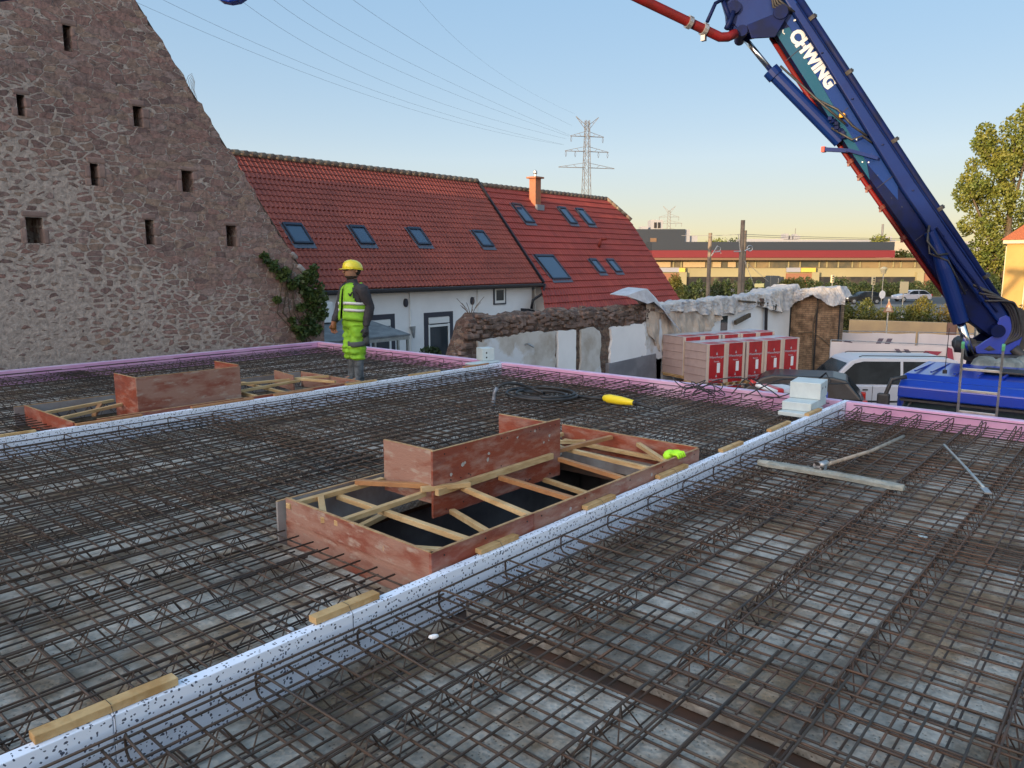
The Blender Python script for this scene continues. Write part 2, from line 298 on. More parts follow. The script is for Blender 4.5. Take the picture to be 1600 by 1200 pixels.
# rubble masonry: voronoi stones of uneven size set in mortar, with smeared mortar patches
def stone_mat(name, scale, sx, mort, palette, cover_hi, cover_lo, axis_scale=(1, 1, 1.9), floor_=.15):
    m = bpy.data.materials.new(name); m.use_nodes = True; n = m.node_tree.nodes; l = m.node_tree.links; b = principled(m)
    tc = n.new('ShaderNodeTexCoord'); mp = n.new('ShaderNodeMapping'); mp.inputs['Scale'].default_value = axis_scale; l.new(tc.outputs['Object'], mp.inputs[0])
    ns = n.new('ShaderNodeTexNoise'); ns.inputs['Scale'].default_value = 2.2; ns.inputs['Detail'].default_value = 4; l.new(mp.outputs[0], ns.inputs['Vector'])
    ad = n.new('ShaderNodeMix'); ad.data_type = 'RGBA'; ad.blend_type = 'ADD'; ad.inputs[0].default_value = .22; l.new(mp.outputs[0], ad.inputs[6]); l.new(ns.outputs['Color'], ad.inputs[7])
    v = n.new('ShaderNodeTexVoronoi'); v.inputs['Scale'].default_value = scale; v.inputs['Randomness'].default_value = .95; l.new(ad.outputs[2], v.inputs['Vector'])
    ve = n.new('ShaderNodeTexVoronoi'); ve.feature = 'DISTANCE_TO_EDGE'; ve.inputs['Scale'].default_value = scale; ve.inputs['Randomness'].default_value = .95; l.new(ad.outputs[2], ve.inputs['Vector'])
    rp = n.new('ShaderNodeValToRGB'); sp = n.new('ShaderNodeSeparateColor'); l.new(v.outputs['Color'], sp.inputs[0]); l.new(sp.outputs[0], rp.inputs[0]); cr = rp.color_ramp
    while len(cr.elements) < len(palette): cr.elements.new(.5)
    for i, c in enumerate(palette): cr.elements[i].position = i / (len(palette) - 1); cr.elements[i].color = (*c, 1)
    # surface mottling
    t2 = n.new('ShaderNodeTexNoise'); t2.inputs['Scale'].default_value = 11; t2.inputs['Detail'].default_value = 8; t2.inputs['Roughness'].default_value = .7; l.new(tc.outputs['Object'], t2.inputs['Vector'])
    r2 = n.new('ShaderNodeValToRGB'); r2.color_ramp.elements[0].position = .3; r2.color_ramp.elements[0].color = (.42, .40, .38, 1); r2.color_ramp.elements[1].position = .7; r2.color_ramp.elements[1].color = (1.4, 1.34, 1.28, 1); l.new(t2.outputs[0], r2.inputs[0])
    mu = n.new('ShaderNodeMix'); mu.data_type = 'RGBA'; mu.blend_type = 'MULTIPLY'; mu.inputs[0].default_value = 1; l.new(rp.outputs[0], mu.inputs[6]); l.new(r2.outputs[0], mu.inputs[7])
    mo = n.new('ShaderNodeMix'); mo.data_type = 'RGBA'; mo.blend_type = 'MULTIPLY'; mo.inputs[0].default_value = 1; mo.inputs[6].default_value = (*mort, 1); l.new(r2.outputs[0], mo.inputs[7])
    # how far mortar is smeared over the stones: low and to the left more, near the rake less
    sx_ = n.new('ShaderNodeSeparateXYZ'); l.new(tc.outputs['Object'], sx_.inputs[0])
    pos = n.new('ShaderNodeMath'); pos.operation = 'MULTIPLY_ADD'; pos.inputs[1].default_value = sx; l.new(sx_.outputs[0], pos.inputs[0])
    pz = n.new('ShaderNodeMath'); pz.operation = 'MULTIPLY_ADD'; pz.inputs[1].default_value = sx * .9; pz.inputs[2].default_value = cover_lo; l.new(sx_.outputs[2], pz.inputs[0]); l.new(pz.outputs[0], pos.inputs[2])
    t3 = n.new('ShaderNodeTexNoise'); t3.inputs['Scale'].default_value = .9; t3.inputs['Detail'].default_value = 6; t3.inputs['Roughness'].default_value = .65; l.new(tc.outputs['Object'], t3.inputs['Vector'])
    ad2 = n.new('ShaderNodeMath'); ad2.operation = 'MULTIPLY_ADD'; ad2.inputs[1].default_value = cover_hi; l.new(t3.outputs[0], ad2.inputs[0]); l.new(pos.outputs[0], ad2.inputs[2])
    # threshold on distance to edge
    t4 = n.new('ShaderNodeTexNoise'); t4.inputs['Scale'].default_value = 9; t4.inputs['Detail'].default_value = 5; l.new(tc.outputs['Object'], t4.inputs['Vector'])
    e1 = n.new('ShaderNodeMath'); e1.operation = 'MULTIPLY_ADD'; e1.inputs[1].default_value = .16; l.new(t4.outputs[0], e1.inputs[0]); l.new(ve.outputs['Distance'], e1.inputs[2])
    rnd = n.new('ShaderNodeMath'); rnd.operation = 'MULTIPLY_ADD'; rnd.inputs[1].default_value = .12; l.new(sp.outputs[1], rnd.inputs[0]); l.new(e1.outputs[0], rnd.inputs[2])
    mxm = n.new('ShaderNodeMath'); mxm.operation = 'MAXIMUM'; mxm.inputs[1].default_value = floor_; l.new(ad2.outputs[0], mxm.inputs[0])
    sb = n.new('ShaderNodeMath'); sb.operation = 'SUBTRACT'; l.new(rnd.outputs[0], sb.inputs[0]); l.new(mxm.outputs[0], sb.inputs[1])
    mr = n.new('ShaderNodeMapRange'); mr.inputs[1].default_value = 0; mr.inputs[2].default_value = .02; l.new(sb.outputs[0], mr.inputs[0])
    mx = n.new('ShaderNodeMix'); mx.data_type = 'RGBA'; l.new(mr.outputs[0], mx.inputs[0]); l.new(mo.outputs[2], mx.inputs[6]); l.new(mu.outputs[2], mx.inputs[7])
    l.new(mx.outputs[2], b.inputs['Base Color']); b.inputs['Roughness'].default_value = .9
    h = n.new('ShaderNodeMath'); h.operation = 'MULTIPLY_ADD'; h.inputs[1].default_value = .55; l.new(t2.outputs[0], h.inputs[0]); l.new(mr.outputs[0], h.inputs[2])
    bp = n.new('ShaderNodeBump'); bp.inputs['Distance'].default_value = .09; bp.inputs['Strength'].default_value = 1; l.new(h.outputs[0], bp.inputs['Height']); l.new(bp.outputs[0], b.inputs['Normal'])
    return m
PAL = [(.25, .155, .14), (.31, .195, .175), (.17, .115, .11), (.35, .235, .20), (.26, .18, .165), (.33, .24, .19), (.21, .14, .13), (.32, .24, .225), (.29, .17, .15)]
M['stone'] = stone_mat('sandstone_rubble', 4.2, -.064, (.43, .37, .34), PAL, .9, .275, (1, 1, 2.1))
M['rubble'] = stone_mat('broken_rubble', 5.5, 0, (.20, .17, .15), [(.07, .045, .04), (.16, .10, .08), (.10, .06, .05), (.24, .16, .12), (.09, .07, .06)], .3, -.05)
def brick_mat(name, c1, c2, mort, sc, bw, bh, rot):
    m = bpy.data.materials.new(name); m.use_nodes = True; n = m.node_tree.nodes; l = m.node_tree.links; b = principled(m)
    tc = n.new('ShaderNodeTexCoord'); mp = n.new('ShaderNodeMapping'); mp.inputs['Rotation'].default_value = rot; l.new(tc.outputs['Object'], mp.inputs[0])
    t = n.new('ShaderNodeTexBrick'); t.inputs['Scale'].default_value = sc; t.inputs['Brick Width'].default_value = bw; t.inputs['Row Height'].default_value = bh
    t.inputs['Mortar Size'].default_value = .012; t.inputs['Color1'].default_value = (*c1, 1); t.inputs['Color2'].default_value = (*c2, 1); t.inputs['Mortar'].default_value = (*mort, 1)
    l.new(mp.outputs[0], t.inputs['Vector']); ns = n.new('ShaderNodeTexNoise'); ns.inputs['Scale'].default_value = 3; ns.inputs['Detail'].default_value = 8; l.new(tc.outputs['Object'], ns.inputs['Vector'])
    r_ = n.new('ShaderNodeValToRGB'); r_.color_ramp.elements[0].position = .35; r_.color_ramp.elements[0].color = (.4, .38, .36, 1); r_.color_ramp.elements[1].position = .65; r_.color_ramp.elements[1].color = (1.2, 1.2, 1.2, 1); l.new(ns.outputs[0], r_.inputs[0])
    mu = n.new('ShaderNodeMix'); mu.data_type = 'RGBA'; mu.blend_type = 'MULTIPLY'; mu.inputs[0].default_value = 1; l.new(t.outputs[0], mu.inputs[6]); l.new(r_.outputs[0], mu.inputs[7]); l.new(mu.outputs[2], b.inputs['Base Color'])
    b.inputs['Roughness'].default_value = .9; bp = n.new('ShaderNodeBump'); bp.inputs['Distance'].default_value = .02; l.new(ns.outputs[0], bp.inputs['Height']); l.new(bp.outputs[0], b.inputs['Normal']); return m
M['brick'] = brick_mat('old_brown_brick', (.26, .17, .10), (.20, .12, .07), (.13, .09, .06), 1, .26, .085, (0, R(90), R(90)))
def tile_mat(name, c1, c2, c3):
    m = bpy.data.materials.new(name); m.use_nodes = True; n = m.node_tree.nodes; l = m.node_tree.links; b = principled(m)
    a = n.new('ShaderNodeAttribute'); a.attribute_name = 'tile'; rp = n.new('ShaderNodeValToRGB'); l.new(a.outputs['Fac'], rp.inputs[0]); cr = rp.color_ramp; cr.elements.new(.5)
    for i, c in enumerate((c1, c2, c3)): cr.elements[i].position = (0, .5, 1)[i]; cr.elements[i].color = (*c, 1)
    tc = n.new('ShaderNodeTexCoord'); ns = n.new('ShaderNodeTexNoise'); ns.inputs['Scale'].default_value = .5; ns.inputs['Detail'].default_value = 8; ns.inputs['Roughness'].default_value = .7; l.new(tc.outputs['Object'], ns.inputs['Vector'])
    r2 = n.new('ShaderNodeValToRGB'); r2.color_ramp.elements[0].position = .35; r2.color_ramp.elements[0].color = (.78, .76, .72, 1); r2.color_ramp.elements[1].position = .62; r2.color_ramp.elements[1].color = (1.1, 1.1, 1.1, 1); l.new(ns.outputs[0], r2.inputs[0])
    mu = n.new('ShaderNodeMix'); mu.data_type = 'RGBA'; mu.blend_type = 'MULTIPLY'; mu.inputs[0].default_value = 1; l.new(rp.outputs[0], mu.inputs[6]); l.new(r2.outputs[0], mu.inputs[7]); l.new(mu.outputs[2], b.inputs['Base Color'])
    b.inputs['Roughness'].default_value = .65; return m
M['tile'] = tile_mat('red_pantile', (.19, .034, .020), (.215, .040, .023), (.24, .048, .027))
M['tile2'] = tile_mat('bright_red_pantile', (.21, .026, .017), (.24, .032, .020), (.27, .042, .024))
# ruined plaster wall: plaster with stained patches
M['oldplaster'] = mat('stained_plaster', (.52, .50, .48), .85, 0, (.38, .34, .30), 1.3, (.45, .62), .3, 9, col3=(.60, .62, .66), scale3=.5, thr3=(.48, .52))
# ---------------------------------------------------------------- ground
g = MB(); g.add([(-400, -500, -3), (1500, -500, -3), (1500, 1400, -3), (-400, 1400, -3)], [(0, 1, 2, 3)]); tag(g.build('ground', M['ground'], fix=False), kind='structure')
g = MB(); g.add([(0, 0, 0), (300, 0, 0), (300, 18, 0), (0, 18, 0)], [(0, 1, 2, 3)])
rd = g.build('road', M['asphalt'], fix=False); tag(rd, kind='structure')
p = fh * 92 + rt * -20; rd.location = (p.x, p.y, -2.99); rd.rotation_euler = (0, 0, YAW - R(90))
# ---------------------------------------------------------------- concrete deck
X1 = 9.83; Y1, Y2, Y3 = 2.97, 8.73, 14.05        # strip lines and far edge
SX0, SX1, SY0, SY1 = 2.80, 6.05, 3.0, 4.52      # stair opening
TX0, TX1, TY0, TY1 = 3.0, 6.88, 8.80, 10.32      # second opening
def deck_plate(x0, x1, y0, y1):
    mb = MB(); mb.bb(x0, x1, y0, y1, -.06, 0); o = mb.build('concrete_deck', M['conc'], bevel=.008); tag(o, kind='structure')
for a, b in ((-3, 2.78), (2.93, 5.32), (5.36, 7.75), (7.79, X1)): deck_plate(a, b, -3.5, 2.86)
for a, b, c, d in ((-3, 2.82, 3.03, Y2 - .1), (2.86, X1, SY1 + .02, 6.6), (2.86, X1, 6.64, Y2 - .1), (SX1 + .02, X1, 3.03, SY1), (-3, 2.82, Y2 + .03, 13.98), (2.86, X1, TY1 + .02, 11.8), (2.86, X1, 11.83, 13.98), (TX1 + .02, X1, Y2 + .03, TY1)): deck_plate(a, b, c, d)
mb = MB(); mb.bb(-3, X1, -3.5, 2.94, -.16, -.065); mb.bb(-3, 2.84, 2.95, 14, -.16, -.065); mb.bb(2.85, X1, 4.7, 8.8, -.16, -.065); mb.bb(2.85, X1, 10.36, 14, -.16, -.065); mb.bb(6.1, X1, 2.95, 4.69, -.16, -.065); mb.bb(6.92, X1, 8.81, 10.35, -.16, -.065)
tag(mb.build('formwork_deck', mat('rusty_form', (.11, .05, .03), .8, 0, (.06, .035, .025), 3)), kind='structure')
# walls of the storey below
mb = MB(); mb.bb(-3, X1 + .02, 14.0, 14.25, -3, -.17); mb.bb(X1 - .25, X1, -3.4, 13.95, -3, -.17); mb.bb(-3, -2.8, -3.4, 13.95, -3, -.17); mb.bb(-2.75, X1 - .3, -3.5, -3.3, -3, -.17)
tag(mb.build('lower_storey_wall', M['shaft']), kind='structure')
mb = MB(); mb.bb(2.3, 6.7, 4.75, 4.9, -2.95, -.17); mb.bb(2.3, 7.1, 10.5, 10.65, -2.95, -.17); mb.bb(6.8, 6.95, 2.5, 5, -2.95, -.17); mb.bb(7.15, 7.3, 8.5, 10.4, -2.95, -.17)
tag(mb.build('shaft_wall', M['shaft']), kind='structure')
# ---------------------------------------------------------------- foam strips and pink boards
def foam_strip(y, x0, x1, label, seams):
    mb = MB(); xs = [x0] + seams + [x1]
    for i in range(len(xs) - 1):
        mb.bb(xs[i] + .0012, xs[i + 1] - .0012, y - .05, y + .012, -.055, .22)
    o = mb.build('foam_strip', M['foam'], bevel=.004)
    bm = bmesh.new(); bm.from_mesh(o.data); bmesh.ops.subdivide_edges(bm, edges=[e for e in bm.edges if abs((e.verts[0].co - e.verts[1].co).x) > .5], cuts=14); rs = random.Random(int(y * 100))
    for v in bm.verts:
        if v.co.z > .2: v.co.z += rs.uniform(-.0014, .0006); v.co.y += rs.uniform(-.001, .001)
    bm.to_mesh(o.data); bm.free(); tag(o, label, 'foam strip', 'speckled foam strips dividing the deck'); return o
S1 = [-1.15, -.05, 1.04, 2.19, 3.33, 4.44, 5.52, 6.64, 7.82, 8.9]
S2 = [-.2, .95, 2.05, 3.45, 4.6, 5.75, 6.8, 7.95, 9.2]
foam_strip(Y1, -2.9, 10.0, 'long white speckled foam strip passing in front of the near formwork box', S1)
foam_strip(Y2, -2.9, 10.0, 'far white speckled foam strip running behind the coiled hose, beside the worker', S2)
def pink_board(a, b, label):
    mb = MB(); a = Vector(a); b = Vector(b); d = (b - a).normalized(); nrm = Vector((-d.y, d.x, 0))
    c = (a + b) / 2; rot = d.to_track_quat('X', 'Z').to_matrix(); L = (b - a).length
    o = empty('edge_insulation_board', (0, 0, 0), 0, label, 'insulation board', 'pink insulation boards along the deck edge')
    m1 = MB(); m1.box(c + Vector((0, 0, .08)), (L, .12, .28), rot); m1.build('foam_board', M['pink'], o, bevel=.003)
    m2 = MB(); m2.box(c + Vector((0, 0, .2235)), (L - .004, .105, .007), rot); m2.build('top_face', M['pinktop'], o)
    return o
pink_board((X1 + .065, -3.4, 0), (X1 + .065, Y1 - .06, 0), 'pink insulation board right of the near foam strip, below the ladder')
pink_board((X1 + .065, Y1 + .02, 0), (X1 + .065, Y2 - .06, 0), 'pink insulation board behind the hose and yellow vibrator, in front of the red packs')
pink_board((X1 + .065, Y2 + .02, 0), (X1 + .065, Y3 + .12, 0), 'pink insulation board right of the worker, ending at the grey foam block')
pink_board((-2.9, Y3 + .06, 0), (X1, Y3 + .06, 0), 'long pink insulation board running along the foot of the stone gable wall')
# wooden battens bridging the foam joints
def batten(x0, x1, y, m, label, rz=0.0, h=.026, w_=.05):
    o = empty('timber_batten', ((x0 + x1) / 2, y, .2215), rz, label, 'batten', 'timber battens wired over the foam joints')
    mb = MB(); L = x1 - x0; mb.bb(-L / 2, L / 2, -w_ / 2, w_ / 2, 0, h); mb.build('board', m, o, bevel=.003)
    wr = MB(); wr.tube([(0, -w_ / 2 - .03, -.12), (0.0, -w_ / 2 - .028, .0), (0, -w_ / 2 - .001, h * .8), (0, -w_ / 2 + .002, h + .0015), (0, w_ / 2, h + .0015), (.002, w_ / 2 + .002, -.03)], .0012, 4); wr.build('tie_wire', M['black'], o)
bl = ['nearest timber batten, at the bottom left of the photo', 'timber batten second nearest the camera on the near foam strip', 'timber batten in front of the red corner of the near formwork box', 'timber batten in front of the grey middle of the near formwork box', 'timber batten beside the right half of the near formwork box', 'timber batten just right of the near formwork box', 'timber batten beyond the near formwork box, second from the foam blocks', 'timber batten leaning on the pale foam blocks']
for i, (a, b) in enumerate([(.78, 1.31), (1.99, 2.38), (3.16, 3.51), (4.25, 4.62), (5.27, 5.75), (6.42, 6.86), (7.54, 8.10), (8.62, 9.05)]):
    batten(a, b, Y1 + random.uniform(-.002, .012), M['wood_block'], bl[i] + '', random.uniform(-.015, .015), .034 if i < 2 else .03, .06 if i < 2 else .05)
bl = ['timber batten on the far foam strip at the left edge of the photo', 'flat batten at the near corner of the far formwork box', 'red-brown batten in front of the tall far formwork panel', 'thin batten in front of the right end of the far formwork box', "timber batten at the worker's boots on the far foam strip", 'timber batten right of the worker on the far foam strip', 'brown batten lying below the upright grey foam block']
for i, (a, b) in enumerate([(2.05, 2.62), (3.0, 3.7), (4.28, 5.1), (5.4, 6.0), (6.55, 7.1), (7.75, 8.4), (8.95, 9.55)]):
    batten(a, b, Y2, M['wood_block'] if i in (0, 4, 5) else M['wood_dark'], bl[i], 0, .024)
# ---------------------------------------------------------------- reinforcement
def bar_line(mb, a, b, r, axis, jit=.006):
    a = Vector(a); b = Vector(b); mid = (a + b) / 2 + Vector((random.uniform(-jit, jit), random.uniform(-jit, jit), random.uniform(-.006, .004)))
    q1 = a.lerp(mid, .5) + Vector((0, 0, random.uniform(-.004, .003))); q2 = mid.lerp(b, .5) + Vector((0, 0, random.uniform(-.004, .003)))
    mb.tube([a, q1, mid, q2, b], r, 6)
HOLES = [(SX0 - .06, SX1 + .06, SY0 - .2, SY1 + .04), (TX0 - .06, TX1 + .04, TY0 - .1, TY1 + .04)]
def pieces(lo, hi, c, axis):             # split a bar where it would cross an opening
    out = [(lo, hi)]
    for hx0, hx1, hy0, hy1 in HOLES:
        n_ = []
        for a, b in out:
            if axis == 'x':
                if hy0 < c < hy1 and b > hx0 and a < hx1:
                    if a < hx0: n_.append((a, hx0))
                    if b > hx1: n_.append((hx1, b))
                else: n_.append((a, b))
            else:
                if hx0 < c < hx1 and b > hy0 and a < hy1:
                    if a < hy0: n_.append((a, hy0))
                    if b > hy1: n_.append((hy1, b))
                else: n_.append((a, b))
        out = n_
    return [q for q in out if q[1] - q[0] > .12]
def rebar_sheet(x0, x1, y0, y1, z, sx, sy, label, m, r=.0059, xlow=False, rough=.004):
    mb = MB(); skew = random.uniform(-.004, .004); sx *= .97
    y = y0 + .03
    while y < y1:
        for a, b in pieces(x0 + random.uniform(0, .03), x1 - random.uniform(0, .03), y, 'x'):
            bar_line(mb, (a, y + skew * a, z - (.011 if xlow else 0)), (b, y + skew * b, z - (.011 if xlow else 0)), r, 'x')
        y += sy * (1 + random.uniform(-.03, .03))
    x = x0 + .05
    while x < x1:
        for a, b in pieces(y0 + random.uniform(0, .02), y1 - random.uniform(0, .02), x, 'y'):
            bar_line(mb, (x + random.uniform(-rough, rough), a, z - (0 if xlow else .011)), (x + random.uniform(-rough, rough), b, z - (0 if xlow else .011)), r, 'y')
        x += sx * (1 + random.uniform(-.03, .03))
    o = mb.build('rebar_mesh', m, smooth=True, fix=False); tag(o, label, 'rebar mesh', 'welded rebar mesh sheets laid on the deck'); return o
ZT = .155
rebar_sheet(-1.0, 3.35, -2.6, 2.86, ZT, .165, .165, 'top rebar mesh nearest the camera, over the brown deck joint', M['rust'])
rebar_sheet(2.75, 5.6, -2.6, 2.84, ZT - .024, .13, .17, 'top rebar mesh just nearer the camera than the long screed board', M['rust2'])
rebar_sheet(5.15, 7.9, -2.6, 2.86, ZT, .12, .17, 'top rebar mesh under the long screed board and its wooden pole', M['rust2'])
rebar_sheet(7.3, X1 - .03, -2.6, 2.83, ZT - .024, .13, .17, 'top rebar mesh ending at the pink board below the ladder', M['rust'])
rebar_sheet(-1.0, X1 - .05, -2.6, 2.84, .03, .19, .16, 'bottom rebar mesh lying on the concrete right of the near foam strip', M['rust'])
rebar_sheet(-1.0, 4.4, 3.06, 5.9, ZT, .15, .16, 'top rebar mesh wrapped round the near left corner of the near formwork box', M['rust'])
rebar_sheet(-1.0, 4.5, 5.5, Y2 - .1, ZT - .024, .15, .15, 'top rebar mesh left of the near formwork box, along the far foam strip', M['rust'])
rebar_sheet(4.0, X1 - .03, 3.06, 6.0, ZT - .024, .15, .15, 'top rebar mesh right of the near formwork box, under the yellow vibrator', M['rust'])
rebar_sheet(4.1, X1 - .03, 5.5, Y2 - .1, ZT, .15, .15, 'top rebar mesh under the coiled hose', M['rust'])
rebar_sheet(-1.0, X1 - .05, 3.06, Y2 - .1, .032, .2, .15, 'bottom rebar mesh lying on the concrete between the two foam strips', M['rust'])
rebar_sheet(-1.0, 4.9, Y2 + .05, 13.9, ZT, .15, .15, 'top rebar mesh left of the tall far formwork panel, below the stone gable wall', M['rust'])
rebar_sheet(4.5, X1 - .03, Y2 + .05, 13.9, ZT - .024, .15, .15, "top rebar mesh around the worker's boots", M['rust'])
def girder(x0, x1, y, label, m):
    x0 = x0 + random.uniform(-.05, .05)
    o = empty('lattice_girder', (x0, y, 0), 0, label, 'lattice girder', 'lattice girders standing in the precast deck'); L = x1 - x0
    t = MB(); t.tube([(0, 0, .138), (L / 2, 0, .136), (L, 0, .138)], .0055, 6); t.build('top_chord', m, o, fix=False)
    t = MB()
    for s in (-1, 1): t.tube([(0, s * .045, .012), (L, s * .045, .012)], .0045, 5)
    t.build('bottom_chord', m, o, fix=False)
    t = MB(); x = 0.02
    while x + .2 < L:
        for s in (-1, 1): t.tube([(x, s * .05, .0), (x + .085, s * .006, .134), (x + .105, s * .006, .134), (x + .19, s * .05, .0)], .0038, 5)
        x += .2
    t.build('lacing', m, o, fix=False)
i = 0
ROWS = {-.95: 'last row beyond the right edge', -.32: 'row just off the right edge', .30: 'row at the bottom right corner', .93: 'fourth row from the near foam strip', 1.55: 'third row from the near foam strip', 2.18: 'second row from the near foam strip', 2.66: 'row closest to the near foam strip'}
for y in ROWS:
    for a, b in ((-1, 2.75), (2.95, X1 - .1)):
        girder(a, b, y, 'rebar lattice girder, ' + ROWS[y] + (', before the deck joint' if b < 3 else ', past the deck joint'), M['rust2'] if i % 2 else M['rust']); i += 1
for y in (3.35, 3.95, 4.55):
    girder(-1, 2.7, y, 'rebar lattice girder left of the near formwork box, ' + {3.35: 'next to the near foam strip', 3.95: 'facing its end board', 4.55: 'aimed at its far left corner'}[y], M['rust'])
    girder(6.25, X1 - .1, y, 'rebar lattice girder right of the near formwork box, ' + {3.35: 'next to the near foam strip', 3.95: 'behind the green glove', 4.55: 'nearest the yellow vibrator'}[y], M['rust'])
for k, y in enumerate((5.15, 5.75, 6.35, 6.95, 7.55, 8.2)):
    girder(-1, X1 - .1, y, 'lattice girder behind the near formwork box, ' + ['closest to the box', 'next but one to the box', 'passing under the near side of the hose coil', 'passing under the far side of the hose coil', 'second from the far foam strip', 'closest to the far foam strip'][k], M['rust'])
for k, y in enumerate((10.3, 10.95, 11.6, 12.25, 12.9, 13.5)):
    girder(0, X1 - .1, y, 'rebar lattice girder behind the far foam strip, ' + ['just behind the far formwork box', 'second behind the far formwork box', 'third behind the far formwork box', 'third from the pink board under the gable', 'second from the pink board under the gable', 'closest to the pink board under the gable'][k], M['rust'])
# bent edge bars
def hook_along_strip(x, y, side, lab, L=.62, grp='bent hooks along the near foam strip'):
    mb = MB(); s = side; j = random.uniform(-.05, .05)
    pts = [(L * s * 1, j)]
    z1, z0 = .172 + random.uniform(-.01, .012), .045
    mb.tube([(x + j, y + s * L, z1 - .004), (x + j * .3, y + s * .07, z1), (x, y + s * .03, z1 - .008), (x + .002, y + s * .012, z1 - .03), (x + .004, y + s * .012, z0 + .03), (x + .004, y + s * .03, z0 + .008), (x + .006, y + s * .07, z0), (x + j, y + s * L * .8, z0 + .004)], .0058, 6)
    o = mb.build('rebar_hook', M['rust'], smooth=True, fix=False); tag(o, lab, 'rebar hook', grp)
for k in range(17):
    hook_along_strip(.5 + k * .56, Y1 - .075, -1, 'U-shaped rebar hook beside the near foam strip')
for k in range(14):
    hook_along_strip(2.3 + k * .55, Y2 - .075, -1, 'U-shaped rebar hook beside the far foam strip', .5, 'bent hooks along the far foam strip')
def hook_pink(y, lab, grp, dx=0):
    mb = MB(); j = random.uniform(-.05, .05); x = X1 - .03; z1 = .19 + random.uniform(-.012, .012); z0 = .05
    mb.tube([(x - .75, y + j, z1 - .03), (x - .07, y, z1), (x - .03, y, z1 - .006), (x - .012, y, z1 - .03), (x - .012, y + .01, z0 + .03), (x - .03, y + .01, z0 + .006), (x - .07, y + .01, z0), (x - .7, y + j, z0)], .0058, 6)
    o = mb.build('rebar_hook', M['rust'], smooth=True, fix=False); tag(o, lab, 'rebar hook', grp)
for k in range(9):
    for d in (-.02, .02): hook_pink(2.72 - k * .33 + d * random.uniform(.6, 1.6), 'paired U-shaped rebar hook at the pink board below the ladder', 'hooks at the pink board below the ladder')
for k in range(12):
    hook_pink(3.4 + k * .44 + random.uniform(-.03, .03), 'U-shaped rebar hook at the pink board behind the hose', 'hooks at the pink board behind the hose')
for k in range(10):
    hook_pink(9.1 + k * .48, 'U-shaped rebar hook at the pink board right of the worker', 'hooks at the pink board right of the worker')
# edge bars running along the strips
def edge_bar(a, b, lab, r=.006):
    mb = MB(); bar_line(mb, a, b, r, 'x', .012); o = mb.build('edge_bar', M['rust'], smooth=True, fix=False); tag(o, lab, 'rebar', 'loose bars along the deck edges')
edge_bar((-.5, Y1 - .10, .172), (9.6, Y1 - .10, .178), 'straight bar tied on top of the hooks beside the near foam strip')
edge_bar((-.5, Y1 - .11, .10), (9.6, Y1 - .10, .105), 'straight bar halfway down the face of the near foam strip')
edge_bar((.0, Y2 - .11, .176), (9.7, Y2 - .11, .178), 'straight bar tied on top of the hooks beside the far foam strip')
edge_bar((.0, Y2 - .10, .11), (9.7, Y2 - .10, .105), 'straight bar halfway down the face of the far foam strip')
edge_bar((X1 - .06, -2.5, .20), (X1 - .06, 2.8, .205), 'straight bar on the hooks at the pink board below the ladder')
edge_bar((X1 - .05, 3.1, .19), (X1 - .05, 8.6, .185), 'straight bar on the hooks at the pink board behind the hose')
edge_bar((X1 - .08, 8.9, .19), (X1 - .08, 13.9, .18), 'straight bar on the hooks at the pink board right of the worker')
edge_bar((0, 13.93, .17), (9.6, 13.93, .18), 'straight bar along the pink board under the stone gable')
# zigzag spacers under the gable edge
def spacer(x, lab):
    mb = MB(); y = 13.9
    for k in range(4): mb.tube([(x + k * .3, y - .02, .03), (x + k * .3 + .08, y, .19), (x + k * .3 + .16, y - .04, .03)], .005, 5)
    mb.tube([(x, y, .19), (x + 1.2, y, .19)], .005, 5); o = mb.build('rebar_spacer', M['rust'], fix=False); tag(o, lab, 'rebar spacer', 'zigzag spacers along the gable edge')
for k in range(5): spacer(1.9 + k * 1.55, 'zigzag rebar spacer on the pink board under the stone gable')
def atY(px, py, y):
    d = fw + rt * ((px - 800) / F) + upv * ((600 - py) / F); t = y / d.y; return Vector((d.x * t, y, CZ + d.z * t))
def atX(px, py, x):
    d = fw + rt * ((px - 800) / F) + upv * ((600 - py) / F); t = x / d.x; return Vector((x, d.y * t, CZ + d.z * t))
# ---------------------------------------------------------------- formwork boxes around the two openings
def board(o, name, a, b, z0, z1, t, m, edge=True):
    """upright board from a to b (x,y), thickness t to the left of its direction"""
    a = Vector((a[0], a[1], 0)); b = Vector((b[0], b[1], 0)); d = (b - a); L = d.length; d.normalize(); n = Vector((-d.y, d.x, 0)) * t
    mb = MB(); mb.prism([a + Vector((0, 0, z0)), b + Vector((0, 0, z0)), b + n + Vector((0, 0, z0)), a + n + Vector((0, 0, z0))], (0, 0, z1 - z0 - (.004 if edge else 0)))
    ob = mb.build(name, m, o, bevel=.0015)
    if edge:
        mb = MB(); mb.prism([a + Vector((0, 0, z1 - .0039)), b + Vector((0, 0, z1 - .0039)), b + n + Vector((0, 0, z1 - .0039)), a + n + Vector((0, 0, z1 - .0039))], (0, 0, .0039)); mb.build('cut_edge', M['ply_edge'], ob)
    return ob
def brace(o, a, b, z, m, h=.036, w_=.045, dz=0):
    mb = MB(); mb.bar((a[0], a[1], z - h / 2), (b[0], b[1], z - h / 2 + dz), w_, h); return mb.build('brace', m, o, bevel=.003)
f1 = empty('formwork_box', (0, 0, 0), 0, 'near formwork box of red plywood with timber braces, mid deck', 'formwork box', 'formwork boxes round the deck openings')
z = .33
board(f1, 'side_board', (SX0, SY0), (3.72, SY0), 0.02, z, .021, M['ply_red'])
board(f1, 'side_board', (3.725, SY0), (SX1, SY0), 0.02, z - .004, .021, M['ply_pink'])
board(f1, 'end_board', (SX0 + .045, SY1), (SX0, SY0 + .003), .165, z, .021, M['ply_pink'])
